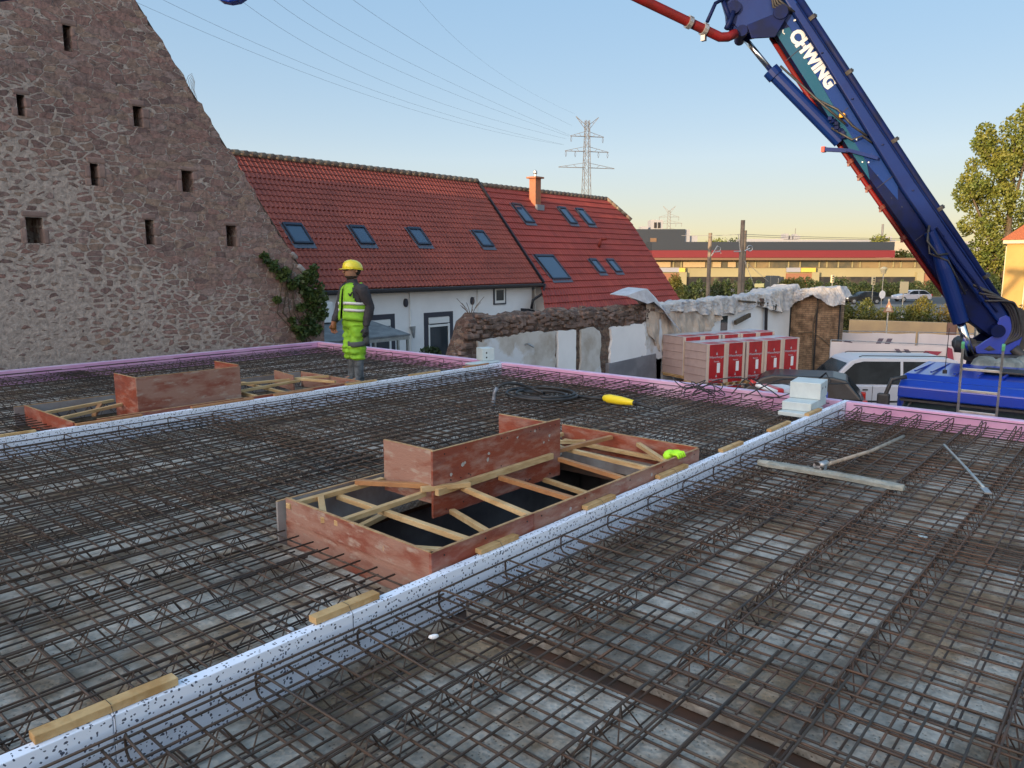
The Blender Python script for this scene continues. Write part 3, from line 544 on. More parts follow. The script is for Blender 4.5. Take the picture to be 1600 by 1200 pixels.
board(f1, 'end_board', (SX0 + .057, SY1 + .03), (SX0 + .012, SY0 + .002), -.055, .163, .02, M['ply_pink'], False)
board(f1, 'end_board', (SX1, SY1), (SX1, SY0 + .023), .1, z, .021, M['ply_red'])
board(f1, 'back_board', (SX0 - .005, SY1 + .024), (SX1, SY1 + .024), -.055, z - .02, .02, M['ply_grey'])
board(f1, 'end_board', (SX1 + .004, SY1), (SX1 + .004, SY0 + .025), -.06, .098, .02, M['ply_grey'], False)
board(f1, 'tall_panel', (3.67, 3.90), (5.20, 3.90), .10, .605, .021, M['ply_red'])
board(f1, 'tall_return_panel', (3.69, 4.47), (3.69, 3.923), .2, .603, .021, M['ply_pink'])
board(f1, 'tall_return_panel', (5.03, 4.47), (5.03, 3.923), .2, .600, .021, M['ply_red'])
mb = MB(); mb.bar((3.68, 3.876, .30), (5.05, 3.876, .305), .04, .05); mb.build('waling_timber', M['wood'], f1, bevel=.003)
for a, b, zz, c in [((3.114, 4.49), (2.83, 4.052), 0.30, 'w'), ((3.262, 4.48), (3.245, 3.03), 0.265, 'w'), ((2.826, 3.917), (3.651, 3.974), 0.305, 'w'), ((3.144, 4.072), (3.456, 4.15), 0.16, 'w'), ((2.83, 3.448), (3.071, 3.03), 0.262, 'w'), ((3.431, 4.49), (3.733, 3.93), 0.335, 'd'), ((3.601, 3.953), (3.95, 3.8), 0.345, 'w'), ((3.928, 3.85), (3.773, 3.03), 0.30, 'w'), ((3.831, 3.873), (3.574, 3.1), 0.14, 'w'), ((4.335, 3.84), (4.262, 3.03), 0.295, 'd'), ((5.122, 3.85), (4.965, 3.03), 0.285, 'd'), ((5.511, 4.5), (5.332, 3.03), 0.28, 'w'), ((5.21, 3.957), (6.02, 3.906), 0.32, 'd'), ((6.02, 3.605), (5.555, 3.03), 0.29, 'w'), ((4.987, 3.911), (4.818, 3.1), 0.12, 'w'), ((5.75, 4.5), (6.02, 4.204), 0.22, 'w'), ((2.83, 4.475), (3.68, 4.475), 0.30, 'w'), ((6.0, 4.45), (6.0, 3.1), 0.2, 'w'), ((5.25, 4.475), (6.0, 4.475), .26, 'w')]:
    brace(f1, a, b, zz, M['wood'] if c == 'w' else M['wood_dark'], dz=random.uniform(-.01, .01))
mb = MB(); mb.bb(5.27, 5.31, 4.42, 4.455, .05, .30); mb.build('post', M['wood'], f1, bevel=.002)
nl = MB(); rs = random.Random(21)
for k in range(26):
    x = rs.uniform(3.75, 5.15); z_ = rs.choice([.57, .56, .14, .15, .35]) + rs.uniform(-.01, .01); nl.tube([(x, 3.898, z_), (x, 3.896, z_)], .006, 6)
for x in (2.9, 3.25, 3.65, 3.8, 4.3, 4.9, 5.4, 5.95):
    for z_ in (.29, .07): nl.tube([(x, SY0 - .001, z_), (x, SY0 - .004, z_)], .006, 6)
nl.build('nail_heads', M['black'], f1)
sp_ = mat('cement_splash', (.38, .36, .34), .9)
for k in range(16):
    x = rs.uniform(3.75, 5.1) if k < 11 else rs.uniform(2.9, 5.9); y = 3.8985 if k < 11 else SY0 - .0015; z_ = rs.uniform(.38, .57) if k < 11 else rs.uniform(.16, .3); r_ = rs.uniform(.005, .02)
    q = MB(); q.add([(x + r_ * rs.uniform(.6, 1.2) * math.cos(t), y, z_ + r_ * rs.uniform(.5, 1.1) * math.sin(t)) for t in [2 * math.pi * j / 9 for j in range(9)]], [tuple(range(9))]); q.build('cement_splash', sp_, f1, fix=False)
# green glove on the box
gl = MB()
pts = []
for k in range(9):
    a = k / 8 * 2 * math.pi; pts.append((5.79 + .09 * math.cos(a), 3.07 + .06 * math.sin(a), .335))
gl.loft([[(5.70 + .07 * math.cos(t) * s, 3.10 + .045 * math.sin(t) * s, .29 + h) for t in [2 * math.pi * k / 10 for k in range(10)]] for s, h in ((1.0, 0), (1.15, .03), (.9, .055), (.35, .07))])
for k in range(4): gl.tube([(5.70 + .03 * k - .045, 3.07, .34), (5.70 + .034 * k - .05, 3.0, .345), (5.70 + .036 * k - .05, 2.985, .31)], [.017, .014, .01], 6)
gl.tube([(5.77, 3.11, .33), (5.83, 3.09, .325), (5.85, 3.06, .30)], [.018, .016, .01], 6)
tag(gl.build('work_glove', mat('lime_glove', (.42, .85, .03), .7), smooth=True), 'lime green work glove hung over the right end of the near formwork box', 'glove')
f2 = empty('formwork_box', (0, 0, 0), 0, 'far formwork box of red plywood behind the far foam strip, left of the worker', 'formwork box', 'formwork boxes round the deck openings')
z = .25
board(f2, 'side_board', (TX0 + .25, TY0), (5.0, TY0), 0.02, z, .021, M['ply_red']); board(f2, 'side_board', (5.01, TY0), (TX1, TY0), 0.02, z - .006, .021, M['ply_red'])
board(f2, 'end_board', (TX0, TY1), (TX0, TY0), 0, z, .021, M['ply_red']); board(f2, 'end_board', (TX1, TY1), (TX1, TY0 + .022), 0, z - .01, .021, M['ply_pink'])
board(f2, 'back_board', (TX0 - .1, TY1 + .02), (TX1, TY1 + .02), 0, z - .01, .02, M['ply_grey'])
board(f2, 'tall_panel', (3.82, 9.10), (5.15, 9.10), .05, .61, .021, M['ply_pink'])
board(f2, 'tall_return_panel', (3.82, 9.72), (3.82, 9.123), .05, .608, .021, M['ply_red'])
board(f2, 'tall_return_panel', (5.13, 9.72), (5.13, 9.123), .05, .63, .021, M['ply_red'])
board(f2, 'inner_panel', (6.33, 10.2), (6.2, 9.5), .1, .33, .021, M['ply_pink'])
for a, b, zz, c in [((3.03, 9.2), (3.82, 9.55), .255, 'w'), ((3.03, 9.75), (3.9, 10.0), .24, 'w'), ((3.4, 9.3), (3.8, 10.1), .22, 'd'), ((5.2, 9.3), (6.3, 9.5), .26, 'w'), ((5.2, 9.9), (6.3, 9.6), .27, 'w'), ((5.7, 8.9), (5.8, 10.2), .22, 'w'), ((5.3, 9.0), (5.35, 10.2), .22, 'w'), ((6.3, 9.6), (6.5, 8.9), .28, 'w'), ((6.25, 9.75), (6.85, 9.55), .26, 'w')]: brace(f2, a, b, zz, M['wood'] if c == 'w' else M['wood_dark'])
# ---------------------------------------------------------------- foam blocks at the strip ends
def foam_block(c, d, rz, lab, holes=(), m='styro', name='foam_block'):
    o = empty(name, c, rz, lab, 'foam block', 'pale foam blocks at the foam strip ends'); mb = MB(); mb.bb(-d[0] / 2, d[0] / 2, -d[1] / 2, d[1] / 2, 0, d[2]); b = mb.build('block', M[m], o, bevel=.008)
    for (ax, u, v) in holes:
        h = MB()
        if ax == 'x': h.tube([(-d[0] / 2 - .002, u, v), (-d[0] / 2 + .001, u, v)], .016, 10)
        else: h.tube([(u, -d[1] / 2 - .002, v), (u, -d[1] / 2 + .001, v)], .016, 10)
        h.build('hole', M['dark'], o)
    return o
foam_block((9.56, 8.86, .224), (.62, .26, .028), 0, 'thin pale foam slab lying under the upright grey foam block, on the far strip')
foam_block((9.76, 8.98, .254), (.24, .24, .22), R(-20), 'upright grey foam block with two holes, at the corner of the far foam strip', [('y', -.04, .06), ('y', -.04, .14)])
foam_block((9.08, 3.20, .16), (.60, .33, .05), 0, 'lowest pale foam slab under the white blocks beside the near foam strip')
foam_block((9.24, 3.22, .212), (.66, .34, .10), R(4), 'pale mint foam slab under the white block, beside the near foam strip')
foam_block((9.42, 3.24, .314), (.42, .36, .20), R(8), 'white foam block with two dark holes on top of the pale slabs', [('y', .08, .12), ('y', -.1, .13)])
# ---------------------------------------------------------------- vibrator hose coil
def ring_pts(cx, cy, rx, ry, z, t0, t1, n=28, dz=0): return [(cx + rx * math.cos(t0 + (t1 - t0) * k / n), cy + ry * math.sin(t0 + (t1 - t0) * k / n), z + dz * k / n) for k in range(n + 1)]
o = empty('concrete_vibrator', (7.8, 5.9, .17), 0, 'coiled black vibrator hose with yellow handle beyond the near formwork box', 'vibrator')
def off(ps): return [(x - 7.8, y - 5.9, z - .17) for x, y, z in ps]
ps = spl([(7.35, 6.62, .12), (7.36, 6.61, .22), (7.42, 6.58, .33), (7.55, 6.53, .36), (7.72, 6.47, .33), (7.86, 6.36, .26), (7.92, 6.22, .21)])
cx, cy = 7.86, 6.22
ps += ring_pts(cx, cy, .30, .36, .195, R(80), R(80 - 360), dz=.02) + ring_pts(cx, cy, .42, .50, .20, R(80), R(80 - 400), dz=.02) + ring_pts(cx + .02, cy, .36, .46, .235, R(40), R(-150)) 
mb = MB(); mb.tube(off(ps), .019, 8); mb.build('hose', M['black'], o, smooth=True)
mb = MB(); mb.tube(off([(7.345, 6.63, .02), (7.35, 6.62, .14), (7.36, 6.61, .26), (7.39, 6.59, .315)]), .026, 10); mb.build('metal_poker', mat('muddy_poker', (.22, .25, .3), .5, .3, (.1, .11, .13), 12), o, smooth=True)
mb = MB(); mb.tube(off([(8.1, 5.85, .19), (8.18, 5.6, .185), (8.2, 5.46, .19)]), .019, 8); mb.build('hose', M['black'], o, smooth=True)
mb = MB(); d = Vector((-.06, -.5, -.0)); a = Vector((8.21, 5.46, .20)); mb.tube(off([a, a + d * .04, a + d * .2, a + d * .6, a + d * .95, a + d]), [.025, .042, .06, .055, .036, .03], 12); mb.build('handle', M['yellow'], o, smooth=True)
mb = MB(); mb.tube(off([a + d, a + d * 1.06]), .034, 10); mb.tube(off([a + d * 1.06, a + d * 1.25 + Vector((0, 0, -.01)), a + d * 1.8 + Vector((0, 0, -.03))]), [.024, .02, .012], 8); mb.build('cable', M['black'], o, smooth=True)
# ---------------------------------------------------------------- bull float, pole, small litter
o = empty('screed_board', (6.45, 2.0, .165), 0, 'long cement-crusted screed board with pale pole, right of the near foam strip', 'screed board')
mud = mat('dried_cement', (.20, .21, .19), .85, 0, (.30, .31, .28), 9, bump=.6, bscale=18, col3=(.11, .09, .07), scale3=5)
mb = MB(); rings = []
for k in range(13):
    t = k / 12; y = .62 - 1.2 * t; x = -.0 + .03 * math.sin(t * 3) - .02 * t; wd = .055 if 0 < k < 12 else .03
    rings.append([(x - wd, y, 0), (x - wd, y, .028), (x - wd * .5, y, .045 + .006 * math.sin(k * 2.1)), (x + wd * .6, y, .042), (x + wd, y, .02), (x + wd, y, 0)])
mb.loft(rings); mb.build('blade', mud, o, smooth=False)
mb = MB(); mb.tube([(.06, .08, .055), (.0, .10, .07), (.14, .075, .075)], [.04, .045, .03], 8); mb.build('bracket', M['steel'], o, smooth=True)
mb = MB(); mb.tube([(.06, .07, .075), (1.0, -.05, .04), (1.9, -.11, .03)], .017, 8); mb.build('pole', mat('grey_worn_wood', (.36, .30, .24), .8, 0, (.24, .2, .16), 9), o, smooth=True)
o = empty('metal_pipe', (8.27, 1.505, .18), 0, 'thin pale metal pipe lying alone on the mesh at the right, with a flattened end', 'pipe')
mb = MB(); mb.tube([(0, 0, 0), (-.75, -.30, .004), (-1.40, -.56, .0)], .013, 8); mb.build('tube', M['alu'], o, smooth=True)
mb = MB(); mb.box((-1.47, -.585, -.002), (.16, .05, .012), Matrix.Rotation(R(21), 3, 'Z')); mb.build('flat_end', M['steel'], o)
def litter(name, p, d, rz, m, lab, cat, grp=None):
    mb = MB(); rr = []
    for s, h in ((.7, -.5), (1, -.2), (.9, .3), (.5, .5)):
        rr.append([(math.cos(t) * d[0] * .5 * s * (1 + .15 * math.sin(3 * t)), math.sin(t) * d[1] * .5 * s, d[2] * h) for t in [2 * math.pi * k / 9 for k in range(9)]])
    mb.loft(rr); o = mb.build(name, m); o.location = p; o.rotation_euler = (0, 0, rz); tag(o, lab, cat, grp)
litter('plastic_clip', (2.34, 2.50, .178), (.05, .022, .02), R(-30), M['white'], 'small white and black clip lying on the mesh close to the near foam strip', 'clip')
litter('paper_scrap', (5.82, 1.14, .03), (.10, .06, .012), .5, M['styro'], 'pale paper scrap on the concrete under the screed board', 'paper scrap')
litter('paper_scrap', (2.5, 1.02, .014), (.07, .05, .014), 1.2, M['styro'], 'white scrap on the concrete beside the brown deck joint at the bottom of the photo', 'paper scrap')
litter('foam_crumb', (2.1, 3.35, .02), (.05, .04, .03), 1.0, M['white'], 'white foam crumb beyond the second timber batten', 'foam crumb')
litter('paper_scrap', (8.1, 10.4, .175), (.16, .07, .02), .3, M['white'], "white scrap on the mesh right of the worker", 'paper scrap')
# black wire coils and cables at the pink board
mb = MB(); rs = random.Random(3)
for k in range(5):
    cx, cy = 9.45 + rs.uniform(-.08, .08), 4.65 + rs.uniform(-.2, .25); mb.tube([(cx + (.16 + .03 * rs.random()) * math.cos(t), cy + .22 * math.sin(t), .2 + .05 * math.sin(t * 2 + k) + .03 * k) for t in [2 * math.pi * j / 20 for j in range(21)]], .007, 5)
tag(mb.build('wire_coil', M['black'], smooth=True), 'tangled coils of black tie wire against the pink board in front of the red packs', 'wire coil')
mb = MB()
mb.tube(spl([(9.5, 4.75, .22), (9.65, 4.55, .36), (9.85, 4.25, .38), (9.75, 4.0, .22), (9.6, 3.9, .2)]), .008, 6)
mb.tube(spl([(9.55, 4.3, .2), (9.7, 4.15, .42), (9.9, 4.0, .30), (9.8, 3.75, .2)]), .008, 6)
mb.tube(spl([(9.5, 4.1, .2), (9.8, 3.75, .42), (10.3, 3.5, .38), (10.5, 3.35, .33), (10.9, 3.2, .30)]), .009, 6)
mb.tube(spl([(9.6, 3.85, .2), (9.5, 3.6, .26), (9.75, 3.5, .34), (9.95, 3.85, .35), (9.7, 4.35, .3)]), .008, 6)
tag(mb.build('power_cable', M['black'], smooth=True), 'black cables looping over the pink board left of the white foam block', 'cable')
# red-capped tube, wrapped bundle and hanging backpack just past the edge
o = empty('cardboard_tube', (10.45, 4.35, .10), R(-70), 'white tube with a dark red cap leaning past the pink board, below the red packs', 'tube')
mb = MB(); mb.tube([(0, 0, .12), (.30, 0, .02)], .035, 12); mb.build('tube_body', M['white'], o, smooth=True)
mb = MB(); mb.tube([(-.08, 0, .15), (.0, 0, .12)], .04, 12); mb.build('end_cap', M['tail'], o, smooth=True)
o = empty('wrapped_bundle', (11.6, 4.35, -.35), R(-40), 'lilac film-wrapped bundle of sheets behind the pink board, left of the white foam block', 'bundle')
mb = MB(); mb.bb(-.3, .3, -.25, .25, 0, .40); b_ = mb.build('stack', M['film'], o, bevel=.05)
mb = MB(); mb.bb(-.31, -.15, -.26, .26, .3, .41); mb.build('printed_band', M['redpack'], o, bevel=.03)
mb = MB(); mb.bb(-.32, .32, -.26, .26, -2.65, -.002); mb.build('rack', M['steel'], o)
o = empty('backpack', (10.75, 3.58, -.02), R(40), 'black and blue backpack hanging by the pink board beside the white foam block', 'backpack')
mb = MB(); mb.loft([[(math.cos(t) * a, math.sin(t) * b_, zz) for t in [2 * math.pi * k / 12 for k in range(12)]] for a, b_, zz in ((.06, .05, -.26), (.13, .09, -.22), (.15, .11, .05), (.13, .1, .22), (.06, .05, .3))]); mb.build('bag', M['cloth'], o, smooth=True)
mb = MB(); mb.loft([[(math.cos(t) * a + .02, math.sin(t) * b_ - .1, zz) for t in [2 * math.pi * k / 10 for k in range(10)]] for a, b_, zz in ((.05, .02, -.1), (.1, .05, -.06), (.1, .05, .17), (.05, .02, .22))]); mb.build('front_pocket', M['bluecab'], o, smooth=True)
mb = MB(); mb.tube([(-.08, -.06, .22), (-.1, -.13, .35), (-.02, -.1, .45), (.04, 0, .33)], .014, 6); mb.tube([(.08, -.05, .2), (.14, -.1, .1), (.13, -.08, -.2)], .014, 6); mb.build('strap', M['black'], o, smooth=True)
# ---------------------------------------------------------------- ladder
def ladder(base, top, wdir, w_, rungs, lab, first=.0):
    o = empty('ladder', base, 0, lab, 'ladder', 'aluminium ladders'); base = Vector(base); top = Vector(top) - base; wd = Vector(wdir).normalized() * w_ / 2; L = top.length; u = top.normalized()
    for s in (-1, 1):
        mb = MB(); mb.bar(wd * s, top + wd * s, .026, .062); rl = mb.build('rail', M['alu'], o, bevel=.003)
        mb = MB(); mb.bar(top + wd * s - u * .01, top + wd * s + u * .055, .034, .07); mb.build('green_end_cap', mat('green_cap', (.10, .35, .16), .5), rl, bevel=.006)
    for k in range(rungs):
        d = L - .28 - k * .28
        if d < .1: break
        mb = MB(); mb.bar(u * d - wd * .97, u * d + wd * .97, .03, .03); mb.build('rung', M['alu'], o, bevel=.003)
    return o
ladder((11.3, 1.70, -2.98), (10.08, 1.535, .98), (0, 1, 0), .40, 14, 'aluminium ladder with green end caps leaning on the pink board')
# ---------------------------------------------------------------- worker
def ring(c, rx, ry, n=14, ax=None, tilt=(0, 0), yaw=0):
    """ellipse ring in local XY (rx along x = forward, ry along y)"""
    out = []
    for k in range(n):
        t = 2 * math.pi * k / n; x, y = math.cos(t) * rx, math.sin(t) * ry
        x, y = x * math.cos(yaw) - y * math.sin(yaw), x * math.sin(yaw) + y * math.cos(yaw)
        out.append((c[0] + x, c[1] + y, c[2] + tilt[0] * x + tilt[1] * y))
    return out
FWD = math.atan2(.76, -.65) + R(40)
P = empty('person', (7.10, 9.20, .15), FWD, 'worker in yellow helmet and hi-vis vest standing on the mesh, facing left', 'person')
P.scale = (1.17, 1.17, 1.0)
# body: one continuous skinned figure
def skin_body(name, verts, edges, radii, m, parent, root=0, sub=2):
    me = bpy.data.meshes.new(name); me.from_pydata(verts, edges, []); o = bpy.data.objects.new(name, me); link(o); me.materials.append(m)
    sk = o.modifiers.new('skin', 'SKIN'); sk.use_smooth_shade = True; sk.branch_smoothing = .6
    for i, r_ in enumerate(radii):
        sv_ = me.skin_vertices[0].data[i]; sv_.radius = r_ if isinstance(r_, tuple) else (r_, r_); sv_.use_root = (i == root)
    sb = o.modifiers.new('sub', 'SUBSURF'); sb.levels = sub; sb.render_levels = sub
    bpy.context.view_layer.update(); e = bpy.data.meshes.new_from_object(o.evaluated_get(bpy.context.evaluated_depsgraph_get()))
    e.name = name; o.modifiers.clear(); o.data = e; e.shade_smooth()
    if not e.materials: e.materials.append(m)
    if parent: o.parent = parent
    return o
V = [(0, 0, .93), (0, 0, 1.10), (.0, 0, 1.30), (-.01, 0, 1.44), (.0, 0, 1.53), (.02, 0, 1.60),            # 0-5 pelvis..head base
     (0, .17, 1.42), (-.09, .21, 1.16), (-.05, .24, .93), (-.03, .245, .87),                               # 6-9 left (camera side) arm, wrist
     (0, -.17, 1.42), (.06, -.22, 1.17), (.16, -.20, .96), (.185, -.19, .90),                              # 10-13 right arm
     (0, .09, .90), (.03, .10, .50), (0, .10, .09), (.12, .11, .03),                                        # 14-17 left leg
     (0, -.09, .90), (.02, -.10, .50), (-.02, -.10, .09), (.11, -.11, .03)]
Eg = [(0, 1), (1, 2), (2, 3), (3, 4), (4, 5), (3, 6), (6, 7), (7, 8), (8, 9), (3, 10), (10, 11), (11, 12), (12, 13), (0, 14), (14, 15), (15, 16), (16, 17), (0, 18), (18, 19), (19, 20), (20, 21)]
rad = [.11, .10, .11, .085, .05, .055, .05, .042, .034, .03, .05, .042, .034, .03, .085, .06, .045, .035, .085, .06, .045, .035]
skin_body('body', V, Eg, rad, M['skin'], P)
# head with face
mb = MB()
H = [(1.555, .045, .05, .00), (1.575, .07, .055, .015), (1.60, .088, .065, .02), (1.635, .097, .072, .018), (1.67, .10, .076, .012), (1.71, .10, .078, .005), (1.75, .092, .072, 0), (1.78, .06, .05, -.005)]
mb.loft([ring((x, 0, zz), a, b, 16) for zz, a, b, x in H])
mb.tube([(.108, 0, 1.69), (.135, 0, 1.655), (.112, 0, 1.648)], [.009, .015, .01], 8)                     # nose
for s in (-1, 1): mb.tube([(-.005, s * .072, 1.69), (-.008, s * .086, 1.675), (-.004, s * .073, 1.645)], [.012, .016, .01], 8)     # ears
mb.tube([(.095, -.026, 1.617), (.112, 0, 1.62), (.095, .026, 1.617)], [.006, .009, .006], 6)
mb.build('head', M['skin'], P, smooth=True)
mb = MB()
for s in (-1, 1): mb.tube([(.094, s * .038, 1.685), (.104, s * .036, 1.685)], .012, 8)
mb.build('eyes', M['dark'], P, smooth=True)
mb = MB(); mb.loft([ring((x, 0, zz), a, b, 16) for zz, a, b, x in ((1.553, .04, .045, .033), (1.57, .068, .055, .016), (1.59, .087, .064, .019), (1.603, .089, .066, .02))]); mb.build('beard', mat('dark_hair', (.02, .014, .01), .9), P, smooth=True)
mb = MB(); mb.loft([ring((-.022, 0, zz), a, b, 16) for zz, a, b in ((1.61, .06, .06), (1.66, .088, .078), (1.72, .09, .082))]); mb.build('hair', mat('dark_hair2', (.02, .014, .01), .9), P, smooth=True)
# hands (gloved), five fingers each
def hand(root, side, m, name, curl):
    o = MB(); rx, ry, rz = root
    o.loft([ring((rx + c[0], ry + c[1], rz + c[2]), a, b, 10) for c, a, b in (((0, 0, .03), .030, .024), ((.0, 0, -.01), .036, .024), ((.005, 0, -.06), .042, .022), ((.008, 0, -.09), .040, .019))])
    for k, (fx, L) in enumerate(((.036, .068), (.015, .078), (-.006, .072), (-.026, .056))):
        a = Vector((rx + fx, ry, rz - .085)); o.tube([a, a + Vector((.004, -side * .008 * curl, -L * .45)), a + Vector((.0, -side * .026 * curl, -L * .78)), a + Vector((-.004, -side * .042 * curl, -L * .9))], [.0105, .010, .009, .006], 7)
    o.tube([(rx + .034, ry, rz - .03), (rx + .060, ry - side * .01, rz - .058), (rx + .062, ry - side * .02, rz - .085)], [.013, .011, .008], 7)
    return o.build(name, m, P, smooth=True)
hand((-.03, .25, .86), 1, M['glove'], 'glove', 1); hand((.19, -.19, .90), -1, M['brown'], 'glove', 1)
# trousers
mb = MB(); mb.loft([ring((-.005, 0, 1.0), .135, .175, 16), ring((-.01, 0, .93), .145, .19, 16), ring((-.01, 0, .86), .14, .19, 16), ring((-.01, 0, .82), .11, .17, 16)])
for s in (-1, 1):
    rr = []
    for zz, x, a, b in ((.92, -.01, .12, .10), (.84, -.01, .125, .10), (.76, .0, .115, .098), (.68, .012, .105, .093), (.60, .018, .10, .09), (.56, .03, .108, .094), (.52, .022, .10, .09), (.48, .03, .11, .097), (.44, .012, .102, .092), (.40, .02, .10, .088), (.37, .005, .085, .078)):
        rr.append(ring((x + (.0 if s > 0 else -.02), s * .098, zz), a * random.uniform(.95, 1.06), b * random.uniform(.95, 1.06), 16, tilt=(random.uniform(-.25, .1), random.uniform(-.12, .12))))
    mb.loft(rr)
tr = mb.build('trousers', M['hivis'], P, smooth=True); wrinkle(tr, .022, 9, 2, (1, 1, 1.8))
mb = MB(); mb.loft([ring((.012, .10, zz), .130, .120, 16, tilt=(-.1, 0)) for zz in (.645, .62, .60, .575)]); mb.build('grey_band', mat('grey_fabric', (.06, .07, .075), .8), tr, smooth=True)
mb = MB(); mb.loft([ring((-.06, .145, zz), .055, .082, 12) for zz in (.80, .74, .66, .60)]); mb.build('thigh_pocket', mat('grey_fabric2', (.06, .07, .075), .8), tr, smooth=True)
# boots
for s in (-1, 1):
    mb = MB(); x0 = -.0 if s > 0 else -.02
    mb.loft([ring((x0 + .01, s * .10, zz), a, b, 14) for zz, a, b in ((.42, .075, .068), (.30, .066, .060), (.18, .06, .055), (.11, .062, .055), (.07, .07, .055))])
    mb.loft([ring((x0 + cx, s * .103, zz), a, b, 14, tilt=(sl_, 0)) for zz, a, b, cx, sl_ in ((.10, .085, .05, .03, -.35), (.06, .13, .053, .07, -.12), (.02, .145, .055, .075, 0), (.0, .142, .053, .075, 0))]); mb.build('boot', M['boot'], P, smooth=True)
# jersey: torso plus sleeves in one mesh
mb = MB(); mb.loft([ring((x, 0, zz), a, b, 18) for zz, a, b, x in ((.97, .135, .175, -.005), (1.10, .13, .175, 0), (1.25, .135, .19, 0), (1.36, .135, .205, -.005), (1.43, .12, .19, -.008), (1.475, .09, .13, -.008), (1.50, .066, .075, 0), (1.56, .058, .062, .008))])
mb.tube([(-.005, .16, 1.44), (-.01, .205, 1.41), (-.05, .225, 1.30), (-.09, .235, 1.19), (-.095, .24, 1.14), (-.07, .25, 1.04), (-.04, .25, .93), (-.035, .25, .88)], [.07, .078, .07, .062, .058, .055, .046, .04], 12)
mb.tube([(-.005, -.16, 1.44), (-.0, -.205, 1.41), (.03, -.22, 1.30), (.06, -.225, 1.19), (.08, -.22, 1.13), (.13, -.20, 1.02), (.17, -.19, .94), (.18, -.19, .92)], [.07, .078, .07, .062, .058, .055, .046, .04], 12)
jo = mb.build('jersey', M['cloth'], P, smooth=True); wrinkle(jo, .014, 11, 1, (1, 1, 1.5))
# vest: shell open at the sides for the arms, slightly flared
vst = MB(); n_ = 56; rows = [(.955, .175, .225, .0), (1.0, .174, .222, .0), (1.04, .172, .218, 0), (1.08, .168, .215, 0), (1.12, .165, .212, 0), (1.16, .162, .21, 0), (1.20, .159, .209, 0), (1.24, .157, .207, 0), (1.28, .155, .204, -.002), (1.32, .152, .20, -.003), (1.36, .150, .19, -.005), (1.40, .145, .175, -.006), (1.43, .133, .155, -.007), (1.455, .12, .135, -.008), (1.49, .085, .09, -.006)]
vv = []
for zz, a, b, x in rows:
    for k in range(n_):
        t = 2 * math.pi * k / n_; vv.append((x + math.cos(t) * a * (1 + .02 * math.sin(5 * t + zz * 9)), math.sin(t) * b * (1 + .015 * math.sin(7 * t + zz * 6)), zz + .01 * math.sin(3 * t)))
ff = []
for i in range(len(rows) - 1):
    for k in range(n_):
        t = 2 * math.pi * (k + .5) / n_; side = abs(math.sin(t)); front = math.cos(t) > .992
        za = (rows[i][0] + rows[i + 1][0]) / 2
        if 1.18 < za < 1.47 and side > .995 - .20 * min(1, (za - 1.18) / .09) + .08 * max(0, (za - 1.40) / .07): continue
        if front: continue
        ff.append((i * n_ + k, i * n_ + (k + 1) % n_, (i + 1) * n_ + (k + 1) % n_, (i + 1) * n_ + k))
vst.add(vv, ff); vo = vst.build('vest', M['hivis'], P, smooth=True, fix=False); wrinkle(vo, .016, 7, 0); so = vo.modifiers.new('solid', 'SOLIDIFY'); so.thickness = .008; so.offset = 1
for z0, z1 in ((1.085, 1.125), (1.185, 1.225)):
    tp = MB(); a = .178; b = .226; v2 = []
    for zz in (z0, z1):
        for k in range(n_): t = 2 * math.pi * k / n_; v2.append((math.cos(t) * a * (1 + .02 * math.sin(5 * t + zz * 9)), math.sin(t) * b, zz + .006 * math.sin(3 * t)))
    tp.add(v2, [(k, (k + 1) % n_, n_ + (k + 1) % n_, n_ + k) for k in range(n_) if math.cos(2 * math.pi * (k + .5) / n_) < .985]); to = tp.build('reflective_stripe', M['reflect'], vo, smooth=True, fix=False); so = to.modifiers.new('s', 'SOLIDIFY'); so.thickness = .004; so.offset = 1
mb = MB(); mb.bar((.136, .132, 1.355), (.128, .152, 1.315), .012, .014); mb.bar((.128, .152, 1.315), (.108, .176, 1.375), .012, .016); mb.build('chest_badge', M['dark'], vo)
# helmet
mb = MB(); mb.loft([ring((-.005, 0, 1.70 + hh), .132 * s_, .108 * s_, 20, tilt=(.12, 0)) for hh, s_ in ((0, 1.0), (.03, 1.0), (.07, .93), (.105, .76), (.13, .45), (.138, .1))]); hm = mb.build('helmet', M['helmet'], P, smooth=True)
mb = MB(); vs = []
for k in range(13):
    t = R(-75 + 150 * k / 12); vs += [(-.005 + math.cos(t) * .13, math.sin(t) * .107, 1.712), (.0 + math.cos(t) * .135 + .05 * max(0, math.cos(t)), math.sin(t) * .113, 1.708 + .0)]
mb.add(vs, [(2 * k, 2 * k + 1, 2 * k + 3, 2 * k + 2) for k in range(12)]); br = mb.build('brim', M['helmet'], hm, smooth=True, fix=False); so = br.modifiers.new('s', 'SOLIDIFY'); so.thickness = .006
mb = MB(); mb.loft([ring((-.006, 0, 1.697 + hh), .138, .113, 20, tilt=(.12, 0)) for hh in (0, .008)]); mb.build('rim', M['helmet'], hm, smooth=True)
